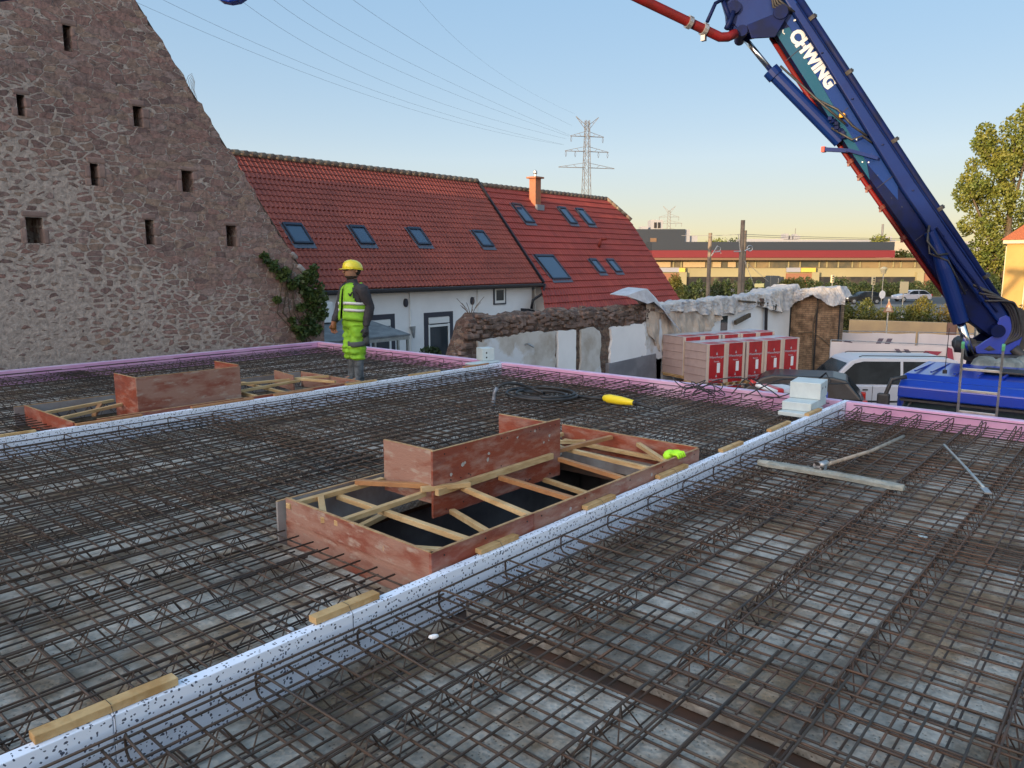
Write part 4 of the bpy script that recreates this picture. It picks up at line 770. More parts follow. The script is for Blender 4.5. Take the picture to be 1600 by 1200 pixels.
# ---------------------------------------------------------------- stone barn gable
def cut(o, boxes):
    mb = MB()
    for b in boxes: mb.bb(*b)
    c = mb.build('cutter', M['dark'], o.parent); md = o.modifiers.new('b', 'BOOLEAN'); md.operation = 'DIFFERENCE'; md.object = c; md.solver = 'EXACT'
    bpy.context.view_layer.update(); e = bpy.data.meshes.new_from_object(o.evaluated_get(bpy.context.evaluated_depsgraph_get())); o.modifiers.clear(); o.data = e; bpy.data.objects.remove(c)
def stones_edge(pts, step, jit, rs):
    out = []
    for a, b in zip(pts[:-1], pts[1:]):
        a = Vector(a); b = Vector(b); n = max(1, int((b - a).length / step)); d = (b - a).normalized(); nr = Vector((d.z, 0, -d.x))
        for k in range(n): out.append(a.lerp(b, k / n) + nr * rs.uniform(-jit, jit) + d * rs.uniform(-step * .3, step * .3))
    out.append(Vector(pts[-1])); return out
BY = 15.5; rs = random.Random(11)
barn = empty('stone_barn', (4, BY, -3), 0, 'old sandstone rubble barn gable with small slit openings, filling the left of the photo', 'barn')
edge = stones_edge([(2.4, BY, 13.75), (7.03, BY, 6.9), (8.84, BY, 4.25), (10.42, BY, 1.85)], .15, .055, rs) + stones_edge([(10.55, BY, 1.75), (10.8, BY, 1.3), (11.05, BY, .75), (11.15, BY, -3)], .3, .06, rs)
poly = [Vector((-7, BY, -3)), Vector((-7, BY, 1.9))] + edge
mb = MB(); mb.prism([p_ - Vector((4, BY, -3)) for p_ in poly], (0, .75, 0)); wall = mb.build('gable_wall', M['stone'], barn)
SL = [(97, 38, 114, 80), (25, 147, 41, 181), (207, 165, 224, 198), (140, 255, 156, 290), (283, 266, 303, 300), (39, 339, 70, 380), (226, 343, 243, 382), (353, 352, 371, 385)]
boxes = []; sur = []
for a, b, c, d in SL:
    p = atY(a, b, BY); q = atY(c, d, BY); p2 = atY(a, d, BY)
    x0, x1, z0, z1 = p.x - 4, q.x - 4, (q.z + p2.z) / 2 + 3, p.z + 3
    boxes.append((x0, x1, -.5, .55, z0, z1)); sur.append((x0, x1, z0, z1))
cut(wall, boxes)
rs = random.Random(5)
def dressed(x0, x1, y, z0, z1):
    q = MB(); q.bb(x0, x1, y, .2, z0, z1); return q.build('dressed_stone', rs.choice(DST), wall, bevel=.03)
DST = [mat('dressed_sandstone', c_, .9, 0, (.17, .115, .10), 5, (.4, .7), .6, 14) for c_ in ((.26, .17, .15), (.30, .20, .17), (.22, .15, .13))]
for x0, x1, z0, z1 in sur:
    if x1 - x0 > .3: dressed(x0 - .22, x1 + .25, -.02, z1, z1 + .15)
    else: dressed(x0 - .06, x1 + rs.uniform(.05, .15), -.012, z1, z1 + rs.uniform(.08, .13))
    k = z0 - .02
    while k < z1 - .03:
        h = min(rs.uniform(.16, .3), z1 - k - .003)
        if rs.random() < .6: dressed(x0 - rs.uniform(.05, .12), x0 + .012, -.010, k, k + h - .01)
        if rs.random() < .8: dressed(x1 - .012, x1 + rs.uniform(.06, .15), -.011, k, k + h - .012)
        k += h
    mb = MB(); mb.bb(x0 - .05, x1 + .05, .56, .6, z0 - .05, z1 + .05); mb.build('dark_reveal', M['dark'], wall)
mb = MB(); pr = [Vector((-7, 0, 1.9)), Vector((2.4, 0, 13.8)), Vector((11.0, 0, 1.05))]      # thin verge of old tiles and the roof behind
for a, b in zip(pr[:-1], pr[1:]):
    d = (b - a).normalized(); nn = Vector((-d.z, 0, d.x)) * (.13 if True else 0)
    a2 = a - Vector((4, 0, -3)); b2 = b - Vector((4, 0, -3)); mb.prism([a2 + Vector((0, .06, -.02)), b2 + Vector((0, .06, -.02)), b2 + Vector((0, .06, .05)), a2 + Vector((0, .06, .05))], (0, 11.3, 0))
mb.build('roof', mat('old_roof_tiles', (.12, .07, .05), .85, 0, (.07, .05, .04), 4, bump=.3), barn)
mb = MB(); mb.bb(-11, 7, .78, 11.3, 0, 4.4); mb.build('side_walls', M['stone'], barn)
# pale cap stones at the foot of the rake
mb = MB()
for (x, z, w_, h) in ((10.50, 1.78, .30, .14), (10.74, 1.5, .22, .26), (10.93, 1.2, .2, .22), (10.3, 2.1, .2, .12)): mb.box((x - 4, .3, z + 3), (w_, .7, h), Matrix.Rotation(R(rs.uniform(35, 58)), 3, 'Y'))
mb.build('cap_stones', mat('pale_capstone', (.34, .31, .30), .9, 0, (.22, .19, .18), 5, bump=.5), wall, bevel=.05)
# ---------------------------------------------------------------- foliage helper
def leaves(name, blobs, n, size, m, parent=None, flat=0.0, asp=.6):
    """blobs: list of (centre, radii, weight); leaves fill shells of the blobs"""
    wts = np.array([b[2] for b in blobs], float); wts /= wts.sum(); idx = rng.choice(len(blobs), n, p=wts)
    cs = np.array([b[0] for b in blobs])[idx]; rr = np.array([b[1] for b in blobs])[idx]
    d = rng.normal(size=(n, 3)); d /= np.linalg.norm(d, axis=1)[:, None]; rad = rng.uniform(.35, 1.06, n) ** .6
    c = cs + d * rr * rad[:, None]
    a = rng.normal(size=(n, 3)); a[:, 2] *= (1 - flat); a /= np.linalg.norm(a, axis=1)[:, None]; b = np.cross(a, rng.normal(size=(n, 3))); b /= np.linalg.norm(b, axis=1)[:, None]
    s = size * rng.uniform(.6, 1.4, n)[:, None]; V = np.stack([c - a * s * .5, c + b * s * asp * .5, c + a * s * .5, c - b * s * asp * .5], 1).reshape(-1, 3)
    return fast_mesh(name, V, 4, m, parent)
def tree(name, base, h, blobs, n, size, m, lab, cat='tree', group=None, tr=.2, limbs=6):
    o = empty(name, base, 0, lab, cat, group); mb = MB(); rs = random.Random(int(h * 100))
    mb.tube([(0, 0, 0), (.05, .02, h * .3), (-.05, .05, h * .6), (0, 0, h * .85)], [tr, tr * .8, tr * .5, tr * .15], 8)
    for k in range(limbs):
        b = blobs[k % len(blobs)][0]; z = h * (.2 + .5 * k / limbs); mb.tube([(0, 0, z), (b[0] * .5, b[1] * .5, z + (b[2] - z) * .5), tuple(b)], [tr * .4, tr * .25, tr * .08], 6)
    mb.build('trunk', M['bark'], o, smooth=True); leaves('crown', blobs, n, size, m, o); return o
# ivy on the corner of the barn
iv = empty('ivy_plant', (10.6, BY - .05, -.2), 0, 'green ivy climbing the right corner of the stone gable, behind the worker', 'climbing plant')
bl = []; rs = random.Random(4)
for px, py, r_ in ((412, 402, .14), (425, 415, .18), (440, 430, .18), (455, 445, .16), (445, 425, .14), (432, 468, .1), (470, 440, .2), (480, 432, .2), (488, 430, .18), (494, 450, .24), (500, 462, .24), (498, 480, .26), (487, 492, .28), (478, 508, .26), (470, 520, .2), (492, 515, .2), (503, 492, .16), (484, 470, .22), (460, 512, .12), (490, 418, .1), (476, 455, .18), (468, 480, .12), (455, 500, .10)):
    p_ = atY(px, py, BY - .08); bl.append(((p_.x - 10.6, -.06, p_.z + .2), (r_, .13, r_), r_))
bl = [(c_, (r_[0] * .85, r_[1], r_[2] * .85), w_) for c_, r_, w_ in bl]; leaves('foliage', bl, 2600, .085, M['ivy'], iv, asp=.8)
mb = MB()
for k in range(6):
    x = rs.uniform(-.35, .35); mb.tube([(x, .0, -.4), (x + .1, .01, .3), (x - .15 - .1 * k, .0, 1.0), (x - .3, .0, 1.6 + .1 * k)], .012, 5)
mb.build('stems', M['bark'], iv)
mb = MB()
for k in range(7): p_ = atY(290 + k * 3, 130 + k * 4, BY - .03); mb.tube([p_, p_ + Vector((.04 - .02 * k, -.05, .14)), p_ + Vector((.12 - .03 * k, -.06, .2 + .02 * k))], .004, 4)
tag(mb.build('dry_weed', mat('dry_stalk', (.2, .15, .09), .9)), 'dry weed sprouting from the sloping edge of the stone gable', 'weed')
# ---------------------------------------------------------------- tiled roofs
def tiled(name, xa, xb, y0, z0, y1, z1, rows, tw, m, parent, hook=.035, seed=1):
    rs = random.Random(seed); Vs = []; Fs = []; att = []
    seg = 6; x_min = min(xa(0), xa(1)) ; 
    for r_ in range(rows):
        t0, t1 = r_ / rows, (r_ + 1) / rows + .012
        yy0, zz0 = y0 + (y1 - y0) * t0, z0 + (z1 - z0) * t0; yy1, zz1 = y0 + (y1 - y0) * t1, z0 + (z1 - z0) * t1
        a0, a1, b0, b1 = xa(t0), xa(t1), xb(t0), xb(t1); nt_ = max(1, int(round((b0 - a0) / tw))); dn = Vector((0, -(z1 - z0), (y1 - y0))).normalized()
        base = len(Vs); N = nt_ * seg + 1
        for row in range(3):
            for k in range(N):
                u = k / seg; f = k / (N - 1); prof = .030 * max(0, math.sin(2 * math.pi * u)) - .012 * max(0, -math.sin(2 * math.pi * u)) + rs.uniform(-.002, .002)
                if row == 0: p = Vector((a0 + (b0 - a0) * f, yy0, zz0)) + dn * (-.03)
                elif row == 1: p = Vector((a0 + (b0 - a0) * f, yy0, zz0)) + dn * (prof + hook)
                else: p = Vector((a1 + (b1 - a1) * f, yy1, zz1)) + dn * prof
                Vs.append(p)
        cols = [rs.uniform(.25, .75) if rs.random() < .93 else rs.choice([0, 1]) for _ in range(nt_ + 1)]
        for row in range(2):
            for k in range(N - 1):
                i = base + row * N + k; Fs.append((i, i + 1, i + N + 1, i + N)); att.append(cols[k // seg])
    me = bpy.data.meshes.new(name); me.from_pydata(Vs, [], Fs); a = me.attributes.new('tile', 'FLOAT', 'FACE'); a.data.foreach_set('value', att); me.materials.append(m)
    o = bpy.data.objects.new(name, me); link(o); o.parent = parent; return o
def skylight(parent, xc, yl, yh, w_, off, m=None, big=False, slant=0):
    """window on the 45 degree roof plane z = y - off"""
    mb = MB(); u = Vector((0, 1, 1)).normalized(); n = Vector((0, -1, 1)).normalized()
    a = Vector((xc, yl, yl - off)) + n * .03; L = (yh - yl) * math.sqrt(2); fwd = .06
    q = Matrix((Vector((1, 0, 0)), u, n)).transposed()
    c = a + u * L / 2; f = MB()
    for s in (-1, 1): f.box(c + Vector((s * (w_ / 2 - .03), 0, 0)) + n * .05, (.06, L, .11), q)
    f.box(a + u * .04 + n * .045, (w_ - .122, .08, .10), q); f.box(a + u * (L - .06) + n * .052, (w_ - .122, .12, .115), q)
    fr = f.build('skylight', M['flash'], parent)
    g_ = MB(); g_.box(c + n * .055, (w_ - .13, L - .2, .015), q); g_.build('pane', M['skyglass'], fr)
    fl = MB(); fl.box(a - u * .10 + n * .022, (w_ + .12, .22, .012), q)
    for s in (-1, 1): fl.box(c + Vector((s * (w_ / 2 + .04), 0, 0)) + n * .018, (.075, L + .1, .012), q)
    fl.build('apron', mat('lead_apron', (.11, .12, .15), .5, .4), fr)
    return fr
h1 = empty('house', (0, 0, 0), 0, 'white rendered farmhouse with long dull red pantile roof and four skylights, behind the worker', 'house', 'red roofed houses in the row')
xe = lambda t: 28.35 + .9 * t
tiled('roof', lambda t: 9.5, xe, 22.45, 1.0, 27.45, 6.0, 22, .205, M['tile'], h1)
mb = MB(); mb.prism([(9.5, 22.5, .95), (9.5, 27.45, 5.93), (9.5, 32.4, .95)], (19.0, 0, 0)); mb.build('gable_block', M['plaster'], h1)
mb = MB()
k = 0
x = 9.5
while x < 29.1: mb.tube([(x, 27.45, 6.05), (x + .40, 27.45, 6.075)], [.12, .135], 8); x += .38
mb.build('ridge_tiles', M['mortarcap'], h1, smooth=True)
mb = MB(); mb.bar((28.42, 22.4, .98), (29.32, 27.45, 6.02), .07, .22); mb.build('verge_board', M['gutter'], h1)
fa = MB(); fa.bb(9.5, 28.1, 22.85, 32, -3, .955); fac = fa.build('wall', M['plaster'], h1)
FY = 22.85
def rectY(px0, py0, px1, py1, y=FY): a = atY(px0, py0, y); b = atY(px1, py1, y); return a.x, b.x, min(a.z, b.z), max(a.z, b.z)
mb = MB(); mb.bb(9.5, 28.45, 22.28, 22.42, .84, .97); mb.build('gutter', M['gutter'], h1, bevel=.03)
mb = MB(); mb.bb(9.5, 28.3, 22.43, 22.84, .80, .90); mb.build('soffit', M['gutter'], h1)
# door and window openings with dark painted surrounds
def big_door(x0, x1, zt, wid=.25, lab=None):
    s_ = MB(); s_.bb(x0, x0 + wid, FY - .03, FY + .05, -3, zt); s_.bb(x1 - wid, x1, FY - .03, FY + .05, -3, zt); s_.bb(x0 + wid, x1 - wid, FY - .03, FY + .05, zt - wid * .9, zt); d = s_.build('door_surround', M['anthracite'], h1)
    mb = MB(); mb.bb(x0 + wid + .02, x1 - wid - .02, FY - .06, FY - .005, zt - wid * .9 - .26, zt - wid * .9 - .02); mb.build('shutter_box', M['pvc'], d, bevel=.01)
    mb = MB(); mb.bb(x0 + wid, x1 - wid, FY - .02, FY - .002, -3, zt - wid - .25); mb.build('pane', M['glass'], d)
    mb = MB(); mb.bb(x0 + wid, x0 + wid + .07, FY - .05, FY - .02, -3, zt - wid - .27); mb.bb(x1 - wid - .09, x1 - wid, FY - .05, FY - .02, -3, zt - wid - .27); mb.bb(x0 + wid + .07, x1 - wid - .09, FY - .05, FY - .02, zt - wid - .38, zt - wid - .29); mb.build('frame', M['pvc'], d)
x0, x1, z0, z1 = rectY(663, 545, 707, 486); big_door(x0, x1, z1, .22)
x0, x1, z0, z1 = rectY(570, 545, 616, 490); big_door(x0, x1, z1, .22)
x0, x1, z0, z1 = rectY(772, 474, 788, 450); mb = MB(); mb.bb(x0, x1, FY - .05, FY + .02, z0, z1); wn = mb.build('window', M['pvc'], h1)
mb = MB(); mb.bb(x0 + .1, x1 - .1, FY - .06, FY - .051, z0 + .12, z1 - .08); mb.build('pane', M['glass'], wn); mb = MB(); mb.bb(x0 - .06, x0 - .003, FY - .06, FY, z0 - .06, z1 + .05); mb.bb(x1 + .003, x1 + .06, FY - .06, FY, z0 - .06, z1 + .05); mb.bb(x0, x1, FY - .06, FY, z0 - .06, z0 - .003); mb.build('frame', M['anthracite'], wn)
for px, py in ((633, 473), (737, 470)):
    a = atY(px, py, FY); mb = MB(); mb.loft([ring((a.x, FY + yy, a.z), 0, 0, 12) for yy in (0,)] if False else [[(a.x + math.cos(t) * .10 * s, FY + yy, a.z + math.sin(t) * .17 * s) for t in [2 * math.pi * k / 14 for k in range(14)]] for yy, s in ((0, 1), (-.08, 1), (-.12, .6))]); mb.build('wall_lamp', M['anthracite'], h1, smooth=True)
for px in (639, 745, 835):
    a = atY(px, 460, FY); mb = MB(); mb.tube([(a.x, FY - .06, .9), (a.x, FY - .06, -3)], .035, 6); mb.build('cable_duct', M['pvc'], h1)
a = atY(642, 520, FY); mb = MB(); mb.tube([(a.x, FY - .1, a.z + .25), (a.x - .02, FY - .2, a.z - .2)], [.13, .03], 8); mb.build('wall_bracket', M['steel'], h1)
mb = MB(); mb.tube([(28.4, 22.3, .95), (28.3, 22.35, .5), (27.75, 22.5, .2), (27.7, 22.55, -.2)], .06, 8); mb.build('downpipe', M['gutter'], h1, smooth=True)
mb = MB(); mb.prism([(27.1, 22.2, -.55), (27.1, 22.2, -.15), (28.2, 22.2, -.45), (28.2, 22.2, -.75)], (0, .5, 0)); mb.build('porch_roof', M['gutter'], h1)
for px0, px1, b, t in ((445, 484, 24.02, 24.75), (547, 581, 24.06, 24.78), (637, 669, 24.09, 24.8), (740, 765, 24.08, 24.82)): pass
for xc, yl, yh, w_ in ((16.36, 24.02, 24.76, .82), (19.32, 24.06, 24.78, .74), (22.38, 24.09, 24.81, .76), (26.36, 24.08, 24.81, .78)): skylight(h1, xc, yl, yh, w_, 21.45)
# small lean-to shelter with glass left of the doors
o = empty('garden_shelter', (17.2, 20.9, -3), 0, 'grey-roofed garden shelter partly hidden behind the worker, against the white house', 'shelter')
mb = MB(); mb.prism([(-2.6, 1.9, 3.05), (-2.6, -.4, 2.35), (1.1, -.4, 2.35), (.2, 1.9, 3.05)], (0, 0, .06)); mb.build('roof', mat('grey_felt', (.16, .17, .18), .7, 0, (.1, .11, .12), 3), o)
mb = MB()
for x in (-2.5, -.5, .55, 1.0): mb.bb(x, x + .08, -.35, -.27, 0, 2.34)
mb.bb(-2.55, 1.08, -.38, -.25, 2.22, 2.335); mb.build('frame', M['alu'], o)
mb = MB(); mb.bb(-2.6, -2.55, -.3, 1.8, 0, 2.3); mb.bb(-2.4, -.6, -.32, -.3, 0, 2.0); mb.build('panels', M['banner'], o)
mb = MB(); mb.bb(-2.0, -1.2, 1.0, 1.7, 2.9, 3.6); mb.build('white_box', M['pvc'], o)
# plants by the white wall
a = atY(672, 543, 22.0); pt = empty('potted_plant', (a.x, 22.0, -1.9), 0, 'dark leafy potted plant at the foot of the white house wall', 'plant')
mb = MB(); mb.tube([(0, 0, -.9), (0, 0, -.05)], [.2, .3], 10); mb.build('pot', M['anthracite'], pt); leaves('foliage', [((0, 0, .25), (.5, .35, .33), 1)], 500, .14, M['treedark'], pt)
# second house
h2 = empty('house', (0, 0, 0), 0, 'house with brighter red pantile roof, clipped gable end and orange chimney, right of the farmhouse', 'house', 'red roofed houses in the row')
YE, ZE, YR, ZR = 21.4, -.27, 27.55, 5.86
def xb2(t):
    y = YE + (YR - YE) * t
    return 40.0 + (42.05 - 40.0) * (y - YE) / (26.2 - YE) if y < 26.2 else 42.05 - .75 * (y - 26.2) / (YR - 26.2)
tiled('roof', lambda t: 27.25 + 1.0 * min(1, t / .16) + .9 * max(0, t - .16), xb2, YE, ZE, YR, ZR, 19, .22, M['tile2'], h2, .055, seed=5)
mb = MB(); x = 29.3
while x < 41.2: mb.tube([(x, 27.55, 5.9), (x + .42, 27.55, 5.93)], [.12, .135], 8); x += .40
for k in range(5): a = Vector((41.3, 27.5, 5.93)).lerp(Vector((42.1, 26.2, 4.62)), k / 5); b = Vector((41.3, 27.5, 5.93)).lerp(Vector((42.1, 26.2, 4.62)), (k + 1.1) / 5); mb.tube([a, b], [.12, .13], 8)
mb.build('ridge_tiles', M['mortarcap'], h2, smooth=True)
mb = MB(); mb.add([(41.3, 27.5, 5.8), (42.05, 26.2, 4.5), (42.05, 29.0, 4.5)], [(0, 1, 2)]); mb.build('hip', M['tile2'], h2, fix=False)
mb = MB(); mb.prism([(28.6, 21.75, -.1), (28.6, 26.2, 4.35), (28.6, 28.8, 4.35), (28.6, 33.4, -.1)], (11.5, 0, 0)); mb.bb(28.6, 39.8, 21.9, 33, -3, -.105); mb.build('wall', M['plaster'], h2)
mb = MB(); mb.bb(28.0, 39.9, 21.22, 21.36, -.42, -.30); mb.build('gutter', M['gutter'], h2)
ch = MB(); cx, cy = 33.15, 26.75; ch.bb(cx - .23, cx + .23, cy - .22, cy + .22, 4.7, 6.45); co = ch.build('chimney', M['brickorange'], h2)
mb = MB(); mb.bb(cx - .36, cx + .36, cy - .34, cy + .34, 6.452, 6.54); mb.build('cap', M['brickorange'], co)
mb = MB(); mb.tube([(cx, cy, 6.54), (cx, cy, 6.68), (cx, cy, 6.74), (cx, cy, 6.86), (cx, cy, 6.92)], [.07, .07, .12, .1, .02], 8); mb.build('cowl', M['steel'], co)
mb = MB(); mb.bb(cx - .3, cx + .3, cy - .42, cy - .255, 4.75, 5.05); mb.build('flashing', mat('lead2', (.2, .22, .26), .5, .4), co)
for xc, yl, yh, w_ in ((31.3, 25.62, 26.62, .78), (35.3, 25.72, 26.65, .72), (37.05, 25.72, 26.67, .72), (30.25, 22.75, 23.92, 1.5), (34.25, 23.03, 23.74, .66), (35.9, 23.05, 23.74, .68)): skylight(h2, xc, yl, yh, w_, 21.66)
a = atY(940, 395, 24.3); mb = MB(); mb.tube([(36.0, 24.45, 2.8), (36.0, 24.3, 3.25)], .09, 8); mb.tube([(36.0, 24.3, 3.25), (36.15, 24.0, 3.27)], .1, 8); mb.build('vent_pipe', M['tile2'], h2, smooth=True)
# ---------------------------------------------------------------- ruined wall with tarpaulins
def noise1(x, s=0): return math.sin(x * 3.1 + s) * .5 + math.sin(x * 7.7 + s * 2) * .3 + math.sin(x * 17.3 + s * 3) * .2
RY = 12.0
rw = empty('ruined_wall', (12, RY, -3), 0, 'ruined rubble wall with patches of white plaster, in front of the houses', 'ruined wall')
def rough_wall(mb, x0, x1, top, thick, seed, step=.18, ylo=0):
    """rough crest: grid across the wall, displaced"""
    n = int((x1 - x0) / step); rs = random.Random(seed); rings = []
    for i in range(n + 1):
        x = x0 + (x1 - x0) * i / n; h = top(x); r_ = []
        prof = [(0, -3), (0, h - .45), (-.02, h - .25), (.02, h - .08), (.14, h), (.3, h + .04), (.46, h - .03), (.55, h - .25), (.55, -3)]
        for j, (yy, zz) in enumerate(prof):
            jt = .035 if 1 < j < 8 else 0; r_.append((x + (rs.uniform(-.04, .04) if jt else 0), RY + yy * thick / .55 + rs.uniform(-jt, jt) * .8, zz + rs.uniform(-jt, jt)))
        rings.append(r_)
    mb.loft([[(p[0] - 12, p[1] - RY, p[2] + 3) for p in r_] for r_ in rings])
mb = MB(); top = lambda x: (-.9 + (x - 11.85) * 2.2 if x < 12.5 else .62 + .04 * noise1(x) + .01 * (x - 12.5)) if x < 12.62 else .72 + .05 * noise1(x * 1.3) - .012 * (x - 12.6)
rough_wall(mb, 11.85, 21.3, top, .55, 3, .14)
core = mb.build('rubble_core', M['rubble'], rw)
def plaster_patch(poly, off, m, name='plaster', y=RY):
    p_ = [Vector((x - 12, y - RY - off, z + 3)) for x, z in poly]; b = MB(); b.prism(p_, (0, off + .015, 0)); return b.build(name, m, rw, bevel=.006)
def pz(px, py): a = atY(px, py, RY); return (a.x, a.z)
def rag(pts, seed, j=.05, step=.12):
    rs = random.Random(seed); out = []
    for a, b in zip(pts, pts[1:] + pts[:1]):
        L = math.hypot(b[0] - a[0], b[1] - a[1]); n = max(1, int(L / step))
        for k in range(n): out.append((a[0] + (b[0] - a[0]) * k / n + rs.uniform(-j, j), a[1] + (b[1] - a[1]) * k / n + rs.uniform(-j, j)))
    return out
plaster_patch(rag([pz(748, 600), pz(745, 535), pz(762, 528), pz(800, 523), pz(812, 520), pz(850, 518), pz(866, 518), pz(866, 600)], 1), .05, M['oldplaster'])
plaster_patch(rag([pz(869, 600), pz(869, 517), pz(897, 515), pz(897, 600)], 2, .015), .065, M['plaster'])
plaster_patch(rag([pz(905, 600), pz(905, 514), pz(925, 512), pz(935, 516), pz(937, 540), pz(934, 560), pz(938, 600)], 3, .03), .06, M['oldplaster'])
plaster_patch(rag([pz(952, 575), pz(950, 545), pz(954, 530), pz(950, 512), pz(985, 507), pz(1025, 502), pz(1027, 552), pz(990, 558)], 4, .03), .07, M['plaster'])
plaster_patch(rag([pz(1006, 556), pz(1004, 505), pz(1030, 500), pz(1032, 560)], 5, .05), .08, M['oldplaster'])
plaster_patch([pz(946, 620), pz(946, 568), pz(1020, 552), pz(1021, 620)], .12, mat('grey_render', (.20, .20, .22), .8, 0, (.15, .15, .17), 2), 'grey_render')
rs = random.Random(9)                                   # broken stones along the crest
mb = MB()
for k in range(520):
    x = rs.uniform(12.0, 20.6); z = top(x) - rs.uniform(-.03, .5) if rs.random() < .8 else rs.uniform(-.9, .3); s = rs.uniform(.04, .10)
    if x > 12.8 and z < .25 and not (19.0 < x < 19.45): continue
    c = Vector((x - 12, rs.uniform(-.04, .01) if z < top(x) - .06 else rs.uniform(0, .5), z + 3)); q = Matrix.Rotation(rs.uniform(-.25, .25), 3, Vector((rs.random(), rs.random(), rs.random()))); mb.box(c, (s * 2.4, s * 1.3, s * .9), q)
mb.build('loose_stones', mat('loose_stone', (.17, .11, .09), .9, 0, (.09, .065, .055), 2, (.4, .6), .5, 10, col3=(.28, .2, .17), scale3=3), core, bevel=.012)
mb = MB(); p_ = [pz(745, 494), pz(860, 486), (20.2, .80)]
mb.bar((12.6, RY + .3, .80), (20.2, RY + .35, .72), .35, .03); mb.build('roofing_felt', mat('felt_cap', (.05, .045, .045), .9, 0, (.1, .09, .085), 5, bump=.5), core)
a = atY(815, 540, RY); mb = MB(); mb.tube([(a.x - 12, -.12, a.z + 3.03), (a.x - 12 - .04, -.25, a.z + 3.06), (a.x - 12 + .1, -.3, a.z + 2.98)], .03, 6); mb.build('pipe_stub', M['steel'], rw)
wd = empty('dry_shrub', (12.75, RY + .2, .72), 0, 'bare twiggy shrub growing on the crest of the ruined wall', 'shrub')
mb = MB(); rs = random.Random(2)
for k in range(14):
    a = rs.uniform(0, 6.3); l_ = rs.uniform(.15, .5); mb.tube([(0, 0, -.05), (math.cos(a) * l_ * .4, math.sin(a) * .1, l_ * .5), (math.cos(a) * l_ * .9, math.sin(a) * .2, l_ * .9)], .006, 4)
mb.build('twigs', mat('twig', (.15, .11, .08), .9), wd)
# outbuilding walls with tarpaulin
ob = empty('plastered_outbuilding', (20.7, RY, -3), 0, 'roofless white outbuilding with a brown brick end, behind the red packs', 'outbuilding')
def pzo(px, py): a = atY(px, py, RY); return (a.x, a.z)
mb = MB(); mb.bb(0, 11.35, 0, .45, 0, 3.5); w1 = mb.build('wall', M['plaster'], ob)
mb = MB(); mb.bb(11.36, 11.8, -2.05, .45, 0, 3.78); bw = mb.build('brick_wall', M['brick'], ob)
mb = MB(); mb.bb(11.34, 11.358, -2.06, -2.0, 0, 3.7); mb.bb(11.34, 11.358, -.06, -.005, 0, 3.7); mb.bb(11.335, 11.359, -1.15, -1.09, .2, 3.75); mb.build('mortar_seam', M['dark'], bw)
mb = MB(); mb.tube([(11.33, -1.15, 3.4), (11.32, -1.0, 2.4), (11.34, -1.1, .1)], .03, 5); mb.tube([(11.33, -.4, 2.0), (11.3, -1.0, 2.1), (11.33, -1.6, 1.7), (11.33, -2.0, 1.2)], .02, 5); mb.build('hanging_cable', M['bark'], bw)
for px0, py0, px1, py1, nm, m_ in ((1125, 528, 1137, 493, 'opening', 'glass'),):
    x0, z0 = pzo(px0, py0); x1, z1 = pzo(px1, py1); mb = MB(); mb.bb(x0 - 20.7, x1 - 20.7, -.012, .02, z0 + 3, z1 + 3); mb.build(nm, M[m_], w1)
def beam(pa, pb, th, nm, m_):
    a = pzo(*pa); b = pzo(*pb); mb = MB(); mb.bar((a[0] - 20.7, -.14, a[1] + 3), (b[0] - 20.7, -.14, b[1] + 3), .1, th); mb.build(nm, m_, w1, bevel=.01)
beam((1143, 504), (1166, 492), .16, 'old_beam', M['bark']); beam((1195, 476), (1214, 483), .24, 'old_beam', M['bark']); beam((1192, 476), (1191, 528), .10, 'downpipe', M['gutter']); beam((1150, 470), (1198, 474), .06, 'old_beam', M['bark']); beam((1185, 466), (1184, 478), .25, 'stone_stub', M['rubble'])
def drape(name, x0, x1, ztop, zfront, y0, parent, m, seed, nx=70, ny=14, back=.5, flare=.08):
    """sheet lying over a wall crest along X and hanging down the front"""
    rs = random.Random(seed); ph = [rs.uniform(0, 6) for _ in range(6)]; vs = []; fs = []
    for i in range(nx + 1):
        x = x0 + (x1 - x0) * i / nx; zt = ztop(x); zf = zfront(x)
        for j in range(ny + 1):
            t = j / ny
            if t < .3: u = t / .3; y = y0 + back * (1 - u) - .04 * u; z = zt - .04 * math.sin(u * 3) * rs.random() + .03 * math.sin(x * 2.3 + ph[0]) + .02 * math.sin(x * 9 + ph[1] + u * 4)
            else: u = (t - .3) / .7; y = y0 - .05 - flare * u * (1.4 + math.sin(x * 6.5 + ph[2] + u * 2) + .6 * math.sin(x * 15 + ph[3])); z = zt - (zt - zf) * u + .03 * math.sin(x * 2.3 + ph[0]) * (1 - u) + .04 * u * math.sin(x * 5 + ph[4])
            vs.append((x, y + rs.uniform(-.02, .02), z + rs.uniform(-.018, .018)))
    for i in range(nx):
        for j in range(ny): a = i * (ny + 1) + j; fs.append((a, a + 1, a + ny + 2, a + ny + 1))
    mb = MB(); mb.add(vs, fs); o = mb.build(name, m, parent, smooth=False, fix=False); so = o.modifiers.new('s', 'SOLIDIFY'); so.thickness = .012; return o
def tl(o, lab): tag(o, lab, 'tarpaulin', 'tarpaulins over the ruined walls'); return o
def lerp_list(L):
    def f(x):
        for (a, za), (b, zb) in zip(L[:-1], L[1:]):
            if x <= b: return za + (zb - za) * max(0, (x - a)) / (b - a)
        return L[-1][1]
    return f
tl(drape('tarpaulin', 20.2, 25.3, lerp_list([(20.2, .9), (21, .62), (25.3, .66)]), lerp_list([(20.2, -.1), (21, -.85), (22.2, -.95), (23.5, -.75), (24.6, -.3), (25.3, .0)]), RY, None, M['tarp'], 1, flare=.05), 'wrinkled cream tarpaulin hanging down the outbuilding wall behind the left red packs')
